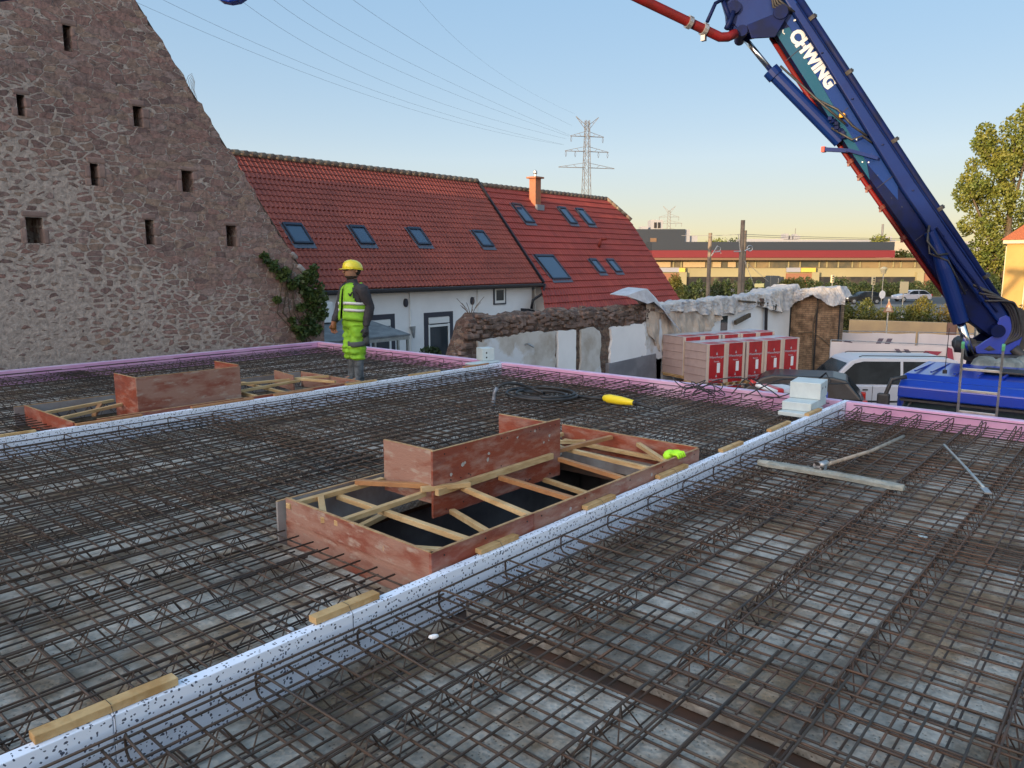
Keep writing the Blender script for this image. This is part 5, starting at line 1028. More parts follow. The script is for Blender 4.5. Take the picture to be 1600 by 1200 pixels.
tl(drape('tarpaulin', 20.6, 29.9, lerp_list([(20.6, .66), (24, .70), (29.9, .76)]), lerp_list([(20.6, .42), (23, .35), (24.5, .15), (26.5, .1), (28, .3), (29.9, .25)]), RY - .03, None, M['tarp2'], 2, 110, flare=.06), 'grey-blue tarpaulin lying along the top of the outbuilding wall')
def drapeY(name, x, y0, y1, ztop, zfront, m, seed, lab):
    o = drape(name, y0, y1, ztop, zfront, 0, None, m, seed, 50, 14, .8, .1)
    for v in o.data.vertices: a = v.co.copy(); v.co = (x + a.y, -a.x, a.z)
    return tl(o, lab)
drapeY('tarpaulin', 32.0, -12.3, -9.75, lerp_list([(-12.3, .8), (-10.0, 1.0), (-9.75, .6)]), lerp_list([(-12.3, -.1), (-11.7, .35), (-11.0, .6), (-10.2, .2), (-9.75, .25)]), M['tarp2'], 4, 'pale tarpaulin capping the brown brick end of the outbuilding')
tl(drape('tarpaulin', 28.8, 32.6, lerp_list([(28.8, .55), (30, .85), (32.6, 1.0)]), lerp_list([(28.8, .25), (30, .0), (31, -.05), (31.7, .3), (32.6, .3)]), RY - .08, None, M['tarp2'], 7, 40, back=.9), 'pale tarpaulin bunched on the corner between the plastered wall and the brick end')
# loose stiff white sheet peaked over the rubble
mb = MB(); pts = [(980, 463, 0), (998, 455, .25), (1008, 452, .3), (1024, 466, .1), (1040, 488, -.1), (1052, 500, -.12)]; vs = []
for px, py, dy in pts:
    a = atY(px, py, RY - .15); vs += [(a.x, RY - .12 - dy * .3, a.z), (a.x + .25, RY - .3, a.z - .38 if px > 990 else a.z - .1), (a.x + .1, RY + .5, a.z + .03)]
mb.add(vs, [(3 * k, 3 * k + 3, 3 * k + 4, 3 * k + 1) for k in range(5)] + [(3 * k, 3 * k + 2, 3 * k + 5, 3 * k + 3) for k in range(5)])
o = mb.build('tarpaulin', M['film'], fix=False); so = o.modifiers.new('s', 'SOLIDIFY'); so.thickness = .02; tl(o, 'stiff white sheet peaked over the right end of the ruined rubble wall')
# ---------------------------------------------------------------- pallets of blocks
def pallet_pack(h=1.28):
    w_, d_ = .76, .98
    o = empty('block_pallet', (0, 0, 0), 0, 'pallet', 'block pallet', 'film wrapped block packs in front of the outbuilding')
    mb = MB(); mb.bb(.012, w_ - .012, .01, d_, .1, h); mb.build('blocks', M['block'], o, bevel=.012)
    mb = MB()
    for k in range(1, 5): mb.bb(-.0015, .011, .012, d_ - .005, .1 + k * (h - .1) / 5 - .004, .1 + k * (h - .1) / 5)
    mb.build('course_joint', mat('joint', (.22, .16, .15), .9), o)
    mb = MB(); mb.bb(.0, w_, -.004, .0095, .1, h + .012); mb.bb(.0, w_, .01, d_, h + .002, h + .013); mb.build('film', M['film'], o)
    mb = MB(); mb.bb(.0, .085, -.010, -.0045, .1, h); mb.bb(w_ - .085, w_, -.010, -.0045, .1, h); mb.build('corner_strip', M['cream'], o)
    mb = MB(); mb.bb(.1, w_ - .1, -.012, -.005, .1, h - .01); mb.bb(.1, w_ - .1, .012, .42, h + .0135, h + .018); rp = mb.build('printed_band', M['redpack'], o)
    Mx = frame((w_ / 2, -.014, 0), (1, 0, 0), (0, 0, 1), (0, -1, 0))
    for z0, on in ((h * .62, True), (h * .10, True)):
        text_mesh('brand_lettering', 'Wienerberger', .098, M['lettering'], rp, Mx @ Matrix.Translation((0, z0 + .10, 0)), .001, .0012, 1.0)
        text_mesh('brand_lettering', 'Poroton', .06, M['lettering'], rp, Mx @ Matrix.Translation((0, z0 - .03, 0)), .001, .001)
        mb = MB(); mb.prism([(w_ / 2 - .03, -.013, z0 + .17), (w_ / 2 + .04, -.013, z0 + .17), (w_ / 2 + .005, -.013, z0 + .25)], (0, -.002, 0)); mb.build('emblem', M['lettering'], rp)
    mb = MB(); mb.bb(w_ / 2 + .02, w_ / 2 + .14, -.016, -.013, h * .33, h * .56); mb.build('info_sheet', M['white'], rp)
    mb = MB()
    for x in (.05, w_ / 2 - .05, w_ - .15): mb.bb(x, x + .1, .0, d_, 0, .07)
    mb.bb(0, w_, .0, d_, .071, .099); mb.build('pallet', M['wood'], o)
    return o
pp = pallet_pack(); PA = R(-20); pd = Vector((math.cos(PA), math.sin(PA), 0)); pq = Vector((-math.sin(PA), math.cos(PA), 0)); C0 = Vector((20.5, 10.05, -3))
first = True; nm = ['leftmost', 'second', 'middle', 'fourth', 'rightmost']
for row in (0, 1):
    for k in range(5):
        for lv in (0, 1):
            if row == 1 and lv == 0: continue
            o = pp if first else copy_tree(pp); first = False
            o['label'] = ('%s %s red-faced block pack in the front row, behind the pink board' % (nm[k], ('lower', 'upper')[lv])) if row == 0 else 'upper block pack of the back row, behind the %s front pack' % nm[k]
            q = C0 + pd * (k * .80 + (0.02 * ((k * 7) % 3))) + pq * (row * 1.02 + .02 * ((k * 5) % 3)) + Vector((0, 0, lv * 1.292 + (row * .13)))
            o.location = q; o.rotation_euler = (0, 0, PA + R(((k * 37) % 5 - 2) * .6))
for k in range(5):
    o = copy_tree(pp); o['label'] = 'lower block pack of the back row, hidden under the pack behind the %s front pack' % nm[k]; o.location = C0 + pd * (k * .8) + pq * 1.03 + Vector((0, 0, .0)); o.rotation_euler = (0, 0, PA)
# ---------------------------------------------------------------- concrete pump truck
TK = empty('pump_truck', (14.0, 2.10, -3), 0, 'blue concrete pump truck with its blue and teal boom raised up to the left', 'truck')
TO = Vector((14.0, 2.10, -3))
def tb(name, pts_rings, m, parent=TK, smooth=False, bevel=0): mb = MB(); mb.loft(pts_rings); return mb.build(name, m, parent, smooth, bevel)
cabm = MB()
prof = [(.0, .55), (-.02, 1.55), (.10, 2.62), (.16, 2.86), (.34, 2.97), (1.9, 3.02), (2.05, 2.98), (2.1, .55)]     # x, z side profile
for s0, s1, inset in ((-1.25, -1.19, .05), (-1.19, 1.19, 0), (1.19, 1.25, .05)): pass
cabm.loft([[(x + (.05 if x < 1 else -.05) * f, y, z - (.05 * f if z > 2 else 0)) for x, z in prof] for y, f in ((-1.25, 1), (-1.19, 0), (1.19, 0), (1.25, 1))])
cab = cabm.build('cab', M['bluecab'], TK, bevel=.02); cab.scale = (1, 1, 1.03)
mb = MB(); mb.prism([(-.045, -1.12, 1.62), (.082, -1.12, 2.58), (.082, 1.12, 2.58), (-.045, 1.12, 1.62)], (-.012, 0, 0)); mb.build('windscreen', mat('tinted_windscreen', (.03, .055, .065), .06, 0, spec=.9), cab)
mb = MB(); mb.prism([(.3, 1.252, 1.75), (1.2, 1.252, 1.75), (1.2, 1.252, 2.55), (.42, 1.252, 2.55)], (0, .006, 0)); mb.build('side_window', M['glass'], cab)
mb = MB(); mb.loft([[(.0, y, 2.60), (-.10, y, 2.62), (-.09, y, 2.80), (.06, y, 2.90), (.2, y, 2.90)] for y in (-1.2, 1.2)]); mb.build('sun_visor', M['bluecab'], cab, bevel=.02)
mb = MB(); mb.bb(-.11, -.02, -1.16, 1.16, 2.565, 2.597); mb.build('visor_trim', M['black'], cab)
mb = MB()
for y in (-.95, -.6, -.25, .1, .45, .8, 1.05): mb.bb(.40, 1.85, y, y + .03, 3.0, 3.025)
mb.build('roof_ribs', M['bluecab'], cab)
mb = MB(); mb.tube([(-.03, -.9, 1.66), (-.06, -.3, 1.72), (.0, .25, 2.05)], .012, 5); mb.tube([(-.03, .1, 1.66), (-.06, .6, 1.72), (.0, 1.0, 2.05)], .012, 5); mb.build('wiper', M['black'], cab)
mb = MB(); mb.bb(-.07, -.045, -1.05, 1.05, 1.20, 1.26); mb.bb(-.07, -.045, -1.05, 1.05, 1.32, 1.38); mb.bb(-.07, -.045, -1.05, 1.05, 1.44, 1.50); mb.build('grille', M['black'], cab)
mb = MB(); mb.bb(.8, 1.3, -.75, .15, 3.026, 3.06); mb.build('roof_hatch', M['black'], cab, bevel=.01)
mb = MB(); mb.tube([(.45, .62, 3.0), (.45, .62, 3.06)], .035, 8); mb.tube([(.45, .62, 3.05), (.40, .60, 3.75)], .006, 5); mb.build('antenna', M['black'], cab)
mb = MB(); mb.tube([(.0, 1.1, 2.95), (-.1, 1.3, 2.90), (-.16, 1.38, 2.6), (-.1, 1.33, 2.25)], .035, 8); mb.build('mirror_arm', M['black'], cab, smooth=True)
mb = MB(); mb.box((-.14, 1.40, 2.48), (.10, .20, .36)); mi = mb.build('mirror', M['black'], cab, bevel=.03)
mb = MB(); mb.box((-.20, 1.16, 2.30), (.14, .26, .20), Matrix.Rotation(.5, 3, 'X')); mb.tube([(-.02, .98, 2.58), (-.14, 1.04, 2.42)], .02, 6); mb.tube([(-.02, 1.08, 2.58), (-.2, 1.1, 2.4)], .015, 6); mb.build('kerb_mirror', M['black'], cab, bevel=.03)
mb = MB(); mb.bb(-.08, .1, -1.22, 1.22, .35, .95); mb.build('bumper', M['bluecab'], TK, bevel=.04)
for s in (-1, 1): mb = MB(); mb.bb(-.095, -.08, s * .95 - .16, s * .95 + .16, .62, .84); mb.build('headlight', M['glass'], TK, bevel=.005)
mb = MB(); mb.bb(.1, 9.6, -.5, .5, .75, 1.05); mb.bb(2.2, 9.5, -1.2, 1.2, 1.06, 1.22); mb.build('chassis', M['navy'], TK)
for x in (1.2, 2.9, 7.0, 8.35):
    for s in (-1, 1):
        mb = MB(); mb.loft([[(x + math.cos(t) * .5 * q, s * yy, .5 + math.sin(t) * .5 * q) for t in [2 * math.pi * k / 20 for k in range(20)]] for yy, q in ((.92, .95), (.95, 1), (1.2, 1), (1.23, .95))]); wl = mb.build('wheel', M['black'], TK)
        mb = MB(); mb.loft([[(x + math.cos(t) * .28 * q, s * yy, .5 + math.sin(t) * .28 * q) for t in [2 * math.pi * k / 12 for k in range(12)]] for yy, q in ((1.231, 1), (1.25, .9), (1.2505, .3))]); mb.build('hub', M['steel'], wl)
# outriggers folded, hopper, deck boxes
mb = MB(); mb.bb(3.3, 6.3, -1.23, -.75, 1.221, 1.9); mb.bb(3.3, 6.3, .75, 1.23, 1.221, 1.9); mb.bb(8.6, 9.6, -.8, .8, 1.221, 1.9); mb.build('deck_box', M['navy'], TK, bevel=.03)
# pedestal
PV = Vector((16.60, 2.43, .71)) - TO; TIP = Vector((14.49, 6.35, 6.68)) - TO
sd = (TIP - PV).normalized(); wdir = Vector((0, 0, 1)).cross(Vector((sd.x, sd.y, 0))).normalized(); 
if wdir.dot(Vector((-1, -.3, 0))) < 0: wdir = -wdir
nd = wdir.cross(sd); nd = nd if nd.z > 0 and nd.dot(rt) > 0 else -nd
def bp(s, n, w_=0): return PV + sd * s + nd * n + wdir * w_
cx_, cy_ = PV.x + .1, PV.y - .1
mb = MB(); mb.loft([[(cx_ + math.cos(t) * r_, cy_ + math.sin(t) * r_, z) for t in [2 * math.pi * k / 24 for k in range(24)]] for z, r_ in ((1.23, .75), (2.4, .62), (2.9, .48), (3.12, .46))]); mb.build('pedestal', M['navy'], TK, smooth=False)
mb = MB(); mb.loft([[(cx_ + math.cos(t) * r_, cy_ + math.sin(t) * r_, z) for t in [2 * math.pi * k / 24 for k in range(24)]] for z, r_ in ((3.121, .52), (3.24, .55), (3.28, .52))]); mb.build('slewing_ring', M['black'], TK)
hd = Vector((sd.x, sd.y, 0)).normalized()
def hp(f, z, w_=0): return Vector((PV.x, PV.y, 0)) + hd * f + wdir * w_ + Vector((0, 0, z))
pl_ = [(-.35, 3.285), (.30, 3.285), (.34, 3.40), (.06, 3.62), (-.02, 3.95), (-.12, 4.0), (-.32, 3.9), (-.42, 3.6)]
for s in (-1, 1):
    mb = MB(); mb.prism([hp(f, z, s * .26) for f, z in pl_], wdir * s * .045); mb.build('turret_plate', M['bluecab'] if s > 0 else M['navy'], TK, bevel=.008)
mb = MB(); mb.tube([PV + wdir * -.36, PV + wdir * .36], .12, 16); mb.build('pivot_pin', M['navy'], TK)
mb = MB(); mb.tube([hp(-.42, 3.62, -.22), hp(-.42, 3.62, .22)], .27, 16); mb.tube([hp(.42, 3.42, -.25), hp(.42, 3.42, .25)], .15, 12); mb.tube([hp(-.30, 3.95, -.2), hp(-.30, 3.95, .2)], .20, 14); mb.build('hydraulic_tank', M['black'], TK, smooth=False)
mb = MB(); mb.tube([hp(.62, 3.40, .12), hp(.1, 3.38, .2), hp(-.3, 3.36, .15)], .12, 10); mb.tube([hp(-.3, 3.4, .3), hp(-.55, 3.15, .3), hp(-.85, 2.95, .3), hp(-1.3, 2.8, .3)], .09, 10); mb.build('slewing_hose', M['black'], TK, smooth=True)
mb = MB(); rs = random.Random(8)
for (f, z, r_, ww) in ((.24, 3.14, .17, .55), (-.12, 3.12, .22, .58), (-.48, 3.16, .2, .5)):
    c = hp(f, z, ww); mb.loft([[c + hd * (math.cos(t) * r_ * q * 1.35) + wdir * (math.sin(t) * r_ * q) + Vector((0, 0, zz)) for t in [2 * math.pi * k / 11 for k in range(11)]] for zz, q in ((-.14, .9), (-.05, 1.08), (.06, .85), (.12, .5))])
mb.build('grey_sacks', mat('dusty_sack', (.20, .23, .23), .8, 0, (.09, .11, .11), 4, (.4, .6), .6, 6), TK)
# boom arm one
def sprism(poly, w0, w1, name, m, parent=None, bevel=0): mb = MB(); mb.prism([bp(s, n, w0) for s, n in poly], wdir * (w1 - w0)); return mb.build(name, m, parent, bevel=bevel)
arm1 = sprism([(-.15, -.08), (.35, -.24), (1.5, -.25), (4.3, -.215), (6.9, -.08), (7.25, .05), (7.25, .34), (5.1, .22), (3.1, .08), (1.6, .05), (.1, .12)], -.10, .21, 'boom_arm', M['navy'], TK, .012)
sprism([(3.6, -.235), (4.3, -.212), (6.85, -.078), (6.75, .16), (5.4, .02), (3.9, -.11)], .212, .218, 'sunlit_teal_panel', M['teal'], arm1)  # teal livery cut off at the shadow line; navy stands for the shaded foot
sprism([(3.9, -.115), (5.4, .025), (6.75, .165), (7.2, .15), (7.2, .33), (5.1, .21), (3.2, .08), (3.0, -.05)], .212, .217, 'blue_panel', mat('mid_blue_paint', (.0015, .022, .13), .45, spec=.2), arm1)
sprism([(-.1, .10), (1.6, .055), (3.1, .085), (5.1, .225), (7.3, .345), (7.3, .50), (5.1, .43), (3.0, .36), (1.4, .33), (-.05, .30)], -.16, .29, 'boom_upper_beam', M['blue'], arm1, .03)
mb = MB(); mb.tube([bp(-.1, .33, .16), bp(1.4, .385, .16), bp(3.0, .42, .16), bp(5.1, .50, .16), bp(7.3, .585, .16)], .065, 12); dp = mb.build('delivery_pipe', M['navy'], arm1, smooth=True)
mb = MB()
for s in (.9, 2.4, 3.9, 5.4, 6.6): mb.tube([bp(s, .37 + .03 * s, .16), bp(s + .07, .372 + .03 * s, .16)], .085, 10); mb.box(bp(s + .03, .435 + .03 * s, .16), (.045, .045, .04))
mb.build('pipe_clamp', M['black'], dp)
mb = MB(); mb.tube([bp(.5, -.27, -.02), bp(1.5, -.295, -.02), bp(4.3, -.265, -.02), bp(6.85, -.13, -.02)], .042, 12); mb.build('red_pipe', M['redpipe'], arm1, smooth=True)
dcm = mat('dark_coupling', (.12, .03, .025), .5)
for s, n in ((4.05, -.27), (3.72, -.275), (3.45, -.28), (3.0, -.285), (2.3, -.29)): mb = MB(); mb.tube([bp(s, n, -.02), bp(s + .07, n + .003, -.02)], .062, 10); mb.box(bp(s, n - .06, -.0), (.04, .04, .05)); mb.build('pipe_coupling', dcm, arm1)
# ridges and conduit lines on the side of the arm
mb = MB(); mb.tube([bp(.6, .06, .3), bp(1.6, .06, .3), bp(3.1, .09, .3), bp(5.1, .225, .3), bp(7.0, .34, .3)], .012, 5); mb.tube([bp(.6, .28, .3), bp(3.1, .33, .3), bp(7.0, .46, .3)], .010, 5); mb.tube([bp(.3, .18, .32), bp(1.5, .15, .33), bp(2.2, .17, .33)], .02, 6); mb.build('hydraulic_line', M['navy'], arm1)
text_M = frame(bp(6.02, .165, .222), -sd, nd, wdir)
tt = text_mesh('arm_lettering', 'CHWING', .315, M['lettering'], arm1, text_M, .002, .018, .92)
mb = MB(); mb.box(bp(6.78, .30, .222), (.04, .04, .03)); mb.tube([bp(6.78, .05, .222), bp(6.74, .02, .222), bp(6.70, .03, .222)], .012, 5); mb.build('letter_remnant', M['lettering'], arm1)
mb = MB(); mb.box(bp(3.95, -.16, .222), (.02, .02, .02)); mb.box(bp(3.88, -.08, .222), (.02, .02, .02)); mb.box(bp(4.35, -.02, .222), (.03, .02, .05)); mb.build('small_sticker', M['white'], arm1)
rs = random.Random(31)
wm_ = mat('boom_splash', (.08, .09, .12), .9); wr_ = mat('boom_seam', (.003, .006, .03), .6)
for k in range(12):
    s_ = rs.uniform(.6, 6.8); n_ = rs.uniform(-.18, .0 + .04 * s_); r_ = rs.uniform(.003, .011)
    q = MB(); q.add([bp(s_ + r_ * 1.6 * math.cos(t) * rs.uniform(.5, 1.2), n_ + r_ * math.sin(t) * rs.uniform(.5, 1.2), .2205) for t in [2 * math.pi * j / 8 for j in range(8)]], [tuple(range(8))]); q.build('splash', wm_, arm1, fix=False)
for s_ in (.9, 2.2, 3.4, 4.9, 6.3):
    q = MB(); q.bar(bp(s_, -.22, .222), bp(s_ + .02, .02 + .035 * s_ - .02, .222), .008, .012); q.build('weld_seam', wr_, arm1)
for s_ in (1.0, 2.0, 3.0, 4.0, 5.0, 6.0): q = MB(); q.box(bp(s_, .12 + .035 * s_, .30), (.035, .035, .02)); q.build('line_clip', M['navy'], arm1)
# arm cylinder
mb = MB(); mb.tube([bp(7.15, -.52, .05), bp(6.3, -.47, .05)], .05, 12); mb.build('piston_rod', M['chrome'], arm1, smooth=True)
cy1 = MB(); cy1.tube([bp(6.36, -.48, .05), bp(6.2, -.465, .05)], .15, 14); cy1.tube([bp(6.25, -.465, .05), bp(4.5, -.23, .08)], .125, 14); cyo = cy1.build('boom_cylinder', M['blue'], arm1, smooth=False)
mb = MB(); mb.tube([bp(6.30, -.31, .1), bp(5.2, -.15, .3), bp(4.7, -.05, .33)], .022, 6); mb.tube([bp(5.5, -.22, .2), bp(5.0, -.02, .36), bp(4.6, .02, .36), bp(4.3, .12, .34)], .022, 6); mb.tube([bp(4.8, -.25, .22), bp(4.4, -.12, .34), bp(4.35, .06, .34), bp(4.15, .13, .3)], .02, 6); mb.build('hydraulic_hose', M['black'], arm1, smooth=True)
mb = MB()
for k in range(7): mb.box(bp(4.95 - .07 * k, -.18 + .015 * (k % 3), .26), (.07, .08, .07), Matrix.Rotation(k, 3, 'Z'))
mb.build('valve_block', M['navy'], arm1, bevel=.01)
mb = MB(); mb.box(bp(4.86, .0, .30), (.10, .10, .08)); mb.build('yellow_lamp', mat('amber', (.65, .30, .03), .5), arm1, bevel=.02)
mb = MB(); mb.bar(bp(4.58, -.55, .05), bp(4.26, -.20, .1), .07, .07); mb.bar(bp(4.30, -.26, .26), bp(3.85, .06, .3), .06, .06); mb.build('boom_rest', M['blue'], arm1)
mb = MB(); mb.box(bp(4.56, -.53, .05), (.12, .06, .10)); mb.build('rest_pad', M['tail'], arm1)
# luffing cylinder at the foot
mb = MB(); mb.tube([bp(1.95, .0, .32), bp(1.5, -.12, .34), bp(.5, -.42, .36)], [.09, .135, .135], 18); mb.tube([bp(1.95, .0, .3), bp(2.2, .05, .3)], .1, 10); lc = mb.build('lift_cylinder', M['blue'], TK, smooth=False)
mb = MB(); mb.tube([bp(.51, -.42, .36), bp(-.12, -.60, .30)], .075, 14); mb.build('lift_rod', M['chrome'], TK, smooth=True)
mb = MB()
for k in range(5):
    mb.tube(spl([bp(.95 - .09 * k, .12 + .03 * (k % 2), .3), bp(.6 - .05 * k, .30 + .02 * k, .34 + .03 * k), bp(.2, .34 + .03 * k, .33 + .03 * (k % 3)), bp(-.12 - .04 * k, .22 + .02 * k, .3), bp(-.3, -.05 + .03 * k, .3)]), .024, 6)
mb.tube([bp(2.3, .1, .3), bp(2.1, -.1, .42), bp(1.8, -.12, .5), bp(1.7, .05, .4)], .022, 6); mb.tube([bp(2.25, .05, .3), bp(1.9, -.2, .46), bp(1.6, -.02, .45), bp(.9, -.1, .4)], .018, 6)
mb.build('hydraulic_hose', M['black'], TK, smooth=True)
# elbow joint between the first two arms
kn = sprism([(6.9, .0), (7.15, -.50), (7.55, -.62), (7.85, -.45), (7.75, .0), (8.0, .35), (7.5, .42)], -.27, -.22, 'knuckle_plate', M['blue'], TK, .01)
sprism([(6.9, .0), (7.15, -.50), (7.55, -.62), (7.85, -.45), (7.75, .0), (8.0, .35), (7.5, .42)], .225, .275, 'knuckle_plate', M['blue'], TK, .01)
sprism([(6.75, -.15), (7.0, -.48), (7.25, -.42), (7.1, .05), (7.3, .3), (6.95, .28)], .28, .33, 'link_plate', M['navy'], TK, .01)
for s, n, r_ in ((7.22, -.54, .10), (7.65, -.42, .12), (7.05, .16, .13)): mb = MB(); mb.tube([bp(s, n, -.3), bp(s, n, .36)], r_, 14); mb.build('pivot_pin', M['navy'], TK)
sprism([(7.2, -.3), (7.65, -.55), (9.2, -.05), (9.2, .45), (7.6, .15)], -.2, .2, 'boom_arm_two_root', M['blue'], TK, .02)
mb = MB()
for k in range(4): mb.tube([bp(6.9, .35, .2 + .03 * k), bp(7.2, .1 + .05 * k, .36), bp(7.5, .25, .34), bp(7.9, .1 + .06 * k, .3)], .022, 6)
mb.build('hydraulic_hose', M['black'], TK, smooth=True)
# red delivery pipe leaving to the upper left, with its handrail brackets
e0 = at(1150, 52, 14.0) - TO; e1 = at(1125, 58, 13.95) - TO; e2 = at(1100, 46, 13.9) - TO; e3 = at(1000, -2, 13.4) - TO; e4 = at(760, -120, 12.4) - TO
mb = MB(); mb.tube([e0, (e0 + e1) / 2 + Vector((0, 0, -.03)), e1, e2, e3, e4], .085, 14); rp = mb.build('red_pipe', M['redpipe'], TK, smooth=True)
mb = MB()
for t in (.12, -.12): c = e2.lerp(e3, .12 + t); mb.tube([c - (e3 - e2).normalized() * .04, c + (e3 - e2).normalized() * .04], .115, 12)
mb.box(e2 + Vector((0, 0, -.14)), (.08, .08, .12)); mb.build('pipe_coupling', M['steel'], rp)
k0 = at(1105, 34, 13.9) - TO; k1 = at(1118, 5, 13.95) - TO; k2 = at(1150, -12, 14) - TO; k3 = at(1128, -4, 14) - TO; k4 = at(1142, 34, 14) - TO
mb = MB(); mb.tube([k0, k1, k2], .035, 8); mb.tube([k3, k4], .04, 8); mb.tube([at(1135, 45, 14) - TO, at(1141, 33, 14) - TO, at(1146, 18, 14) - TO], .05, 8); mb.build('pipe_bracket', M['navy'], TK, smooth=True)
# folded outer arms passing above and at the top left of the frame
def abeam(p, q, w_, h, name, m): mb = MB(); mb.bar(Vector(p) - TO, Vector(q) - TO, w_, h); return mb.build(name, m, TK, bevel=.02)
abeam(at(1180, -25, 14.1), at(560, -210, 11.5), .35, .5, 'boom_arm_two', M['blue'])
abeam(at(560, -200, 11.5), at(-420, 28, 10.3), .30, .36, 'boom_arm_three', M['blue']) if False else None
abeam(at(620, -190, 11.2), at(360, -60, 10.6), .26, .30, 'boom_arm_three', M['blue'])
abeam(at(360, -62, 10.6), at(-260, 8, 10.0), .26, .30, 'boom_arm_four', M['blue'])
mb = MB(); c = at(360, -12, 10.6) - TO; mb.loft([[c + rt * (math.cos(t) * .24 * q) + Vector((0, 0, math.sin(t) * .15 * q)) + fh * yy for t in [2 * math.pi * k / 12 for k in range(12)]] for yy, q in ((-.1, .9), (-.08, 1), (.08, 1), (.1, .9))]); mb.build('arm_joint', M['bluecab'], TK)
mb = MB(); c2 = at(360, -50, 10.6) - TO; mb.bar(c, c2 + Vector((0, 0, .2)), .14, .25); mb.build('joint_lug', M['navy'], TK)
# ---------------------------------------------------------------- second ladder/scaffold at the right edge
o = empty('scaffold_frame', (19.3, 2.2, -3), 0, 'grey steel scaffold frame at the right edge behind the boom foot', 'scaffold')
mb = MB()
for y in (-.0, .9): mb.tube([(0, y, 0), (.12, y, 4.0)], .05, 8)
for k in range(9): mb.tube([(.0 + .014 * k, 0, .3 + .45 * k), (.0 + .014 * k, .9, .3 + .45 * k)], .03, 6)
mb.build('frame', M['alu'], o)
# ---------------------------------------------------------------- vehicles
def car(name, lab, cat, L, W, H, paint, prof, gprof, loc_, rz, wheels, wr, parts=None, group=None):
    """prof: body side outline (x,z) incl. bonnet; gprof: glasshouse outline"""
    o = empty(name, loc_, rz, lab, cat, group); hw = W / 2
    mb = MB(); mb.loft([[(x * (1 - .03 * f), y, z - .03 * f * (z > .5)) for x, z in prof] for y, f in ((-hw, 1), (-hw + .08, 0), (hw - .08, 0), (hw, 1))]); mb.build('body', paint, o, bevel=.03)
    ty = hw - .20; by = hw - .05; zmin = min(z for x, z in gprof); zmax = max(z for x, z in gprof)
    yy = lambda z: by + (ty - by) * (z - zmin) / (zmax - zmin)
    mb = MB(); n = len(gprof); vs = [(x, -yy(z), z) for x, z in gprof] + [(x, yy(z), z) for x, z in gprof]
    mb.add(vs, [tuple(range(n))[::-1], tuple(range(n, 2 * n))] + [(i, (i + 1) % n, n + (i + 1) % n, n + i) for i in range(n)]); cabn = mb.build('cabin', paint, o, bevel=.03)
    # windows as inset-proud panels
    cxm = sum(x for x, z in gprof) / n; czm = zmin
    for s in (-1, 1):
        g_ = MB(); q = [(cxm + (x - cxm) * .93, czm + (z - czm) * .84 + .03) for x, z in gprof]; g_.add([(x, s * (yy(z) + .012), z) for x, z in q], [tuple(range(n))]); g_.build('side_window', M['carglass'], cabn, fix=False)
        pm = MB(); pm.add([(x, s * (yy(z) + .016), z) for x, z in [(cxm - .04, zmin + .03), (cxm + .04, zmin + .03), (cxm + .04, zmax - .1), (cxm - .04, zmax - .1)]], [(0, 1, 2, 3)]); pm.build('pillar', paint, cabn, fix=False)
    a, b = gprof[0], gprof[1]; e, f = gprof[-1], gprof[-2]
    for (p, q), nm, sg in (((a, b), 'rear_window', -1), ((e, f), 'windscreen', 1)):
        p1 = (p[0] + (q[0] - p[0]) * .12, p[1] + (q[1] - p[1]) * .12); q1 = (p[0] + (q[0] - p[0]) * .88, p[1] + (q[1] - p[1]) * .88)
        g_ = MB(); g_.add([(p1[0] + sg * .014, -yy(p1[1]) + .08, p1[1] + .008), (p1[0] + sg * .014, yy(p1[1]) - .08, p1[1] + .008), (q1[0] + sg * .014, yy(q1[1]) - .08, q1[1] + .008), (q1[0] + sg * .014, -yy(q1[1]) + .08, q1[1] + .008)], [(0, 1, 2, 3)]); g_.build(nm, M['carglass'], cabn, fix=False)
    for x in wheels:
        for s in (-1, 1):
            mb = MB(); mb.loft([[(x + math.cos(t) * wr * q, s * y_, wr + math.sin(t) * wr * q) for t in [2 * math.pi * k / 18 for k in range(18)]] for y_, q in ((hw - .2, .95), (hw + .0, 1), (hw + .015, .93))]); wl = mb.build('wheel', M['black'], o)
            mb = MB(); mb.loft([[(x + math.cos(t) * wr * .62 * q, s * y_, wr + math.sin(t) * wr * .62 * q) for t in [2 * math.pi * k / 12 for k in range(12)]] for y_, q in ((hw + .016, 1), (hw + .026, .6))]); mb.build('rim', M['steel'], wl)
    x0 = min(x for x, z in prof); x1 = max(x for x, z in prof)
    for s in (-1, 1):
        mb = MB(); mb.bb(x0 - .012, x0 + .12, s * (hw - .16) - .1, s * (hw - .16) + .12, .72, .98); mb.build('tail_light', M['tail'], o, bevel=.02)
        mb = MB(); mb.bb(x1 - .16, x1 + .008, s * (hw - .22) - .14, s * (hw - .22) + .14, .60, .74); mb.build('headlight', M['pvc'], o, bevel=.02)
        mb = MB(); mb.box((e[0] - .25, s * (hw + .09), zmin + .08), (.1, .16, .12)); mb.build('side_mirror', paint, o, bevel=.02)
    return o
ML = math.atan2(.77, -.64)
vpaint = mat('white_van_paint', (.45, .45, .50), .35, coat=.3)
car('van', 'white van with dark side windows parked behind the blue cab roof', 'van', 5.0, 1.95, 2.0, vpaint, [(-2.5, .35), (-2.5, 1.1), (-2.4, 1.16), (1.5, 1.16), (2.35, .98), (2.5, .75), (2.5, .35)], [(-2.45, 1.14), (-2.25, 1.9), (-2.0, 1.98), (.7, 1.98), (1.0, 1.9), (1.75, 1.14)], (26.2, 7.0, -3), ML - R(3), (-1.6, 1.6), .34)
van = [o for o in bpy.data.objects if o.name == 'van'][0]
mb = MB()
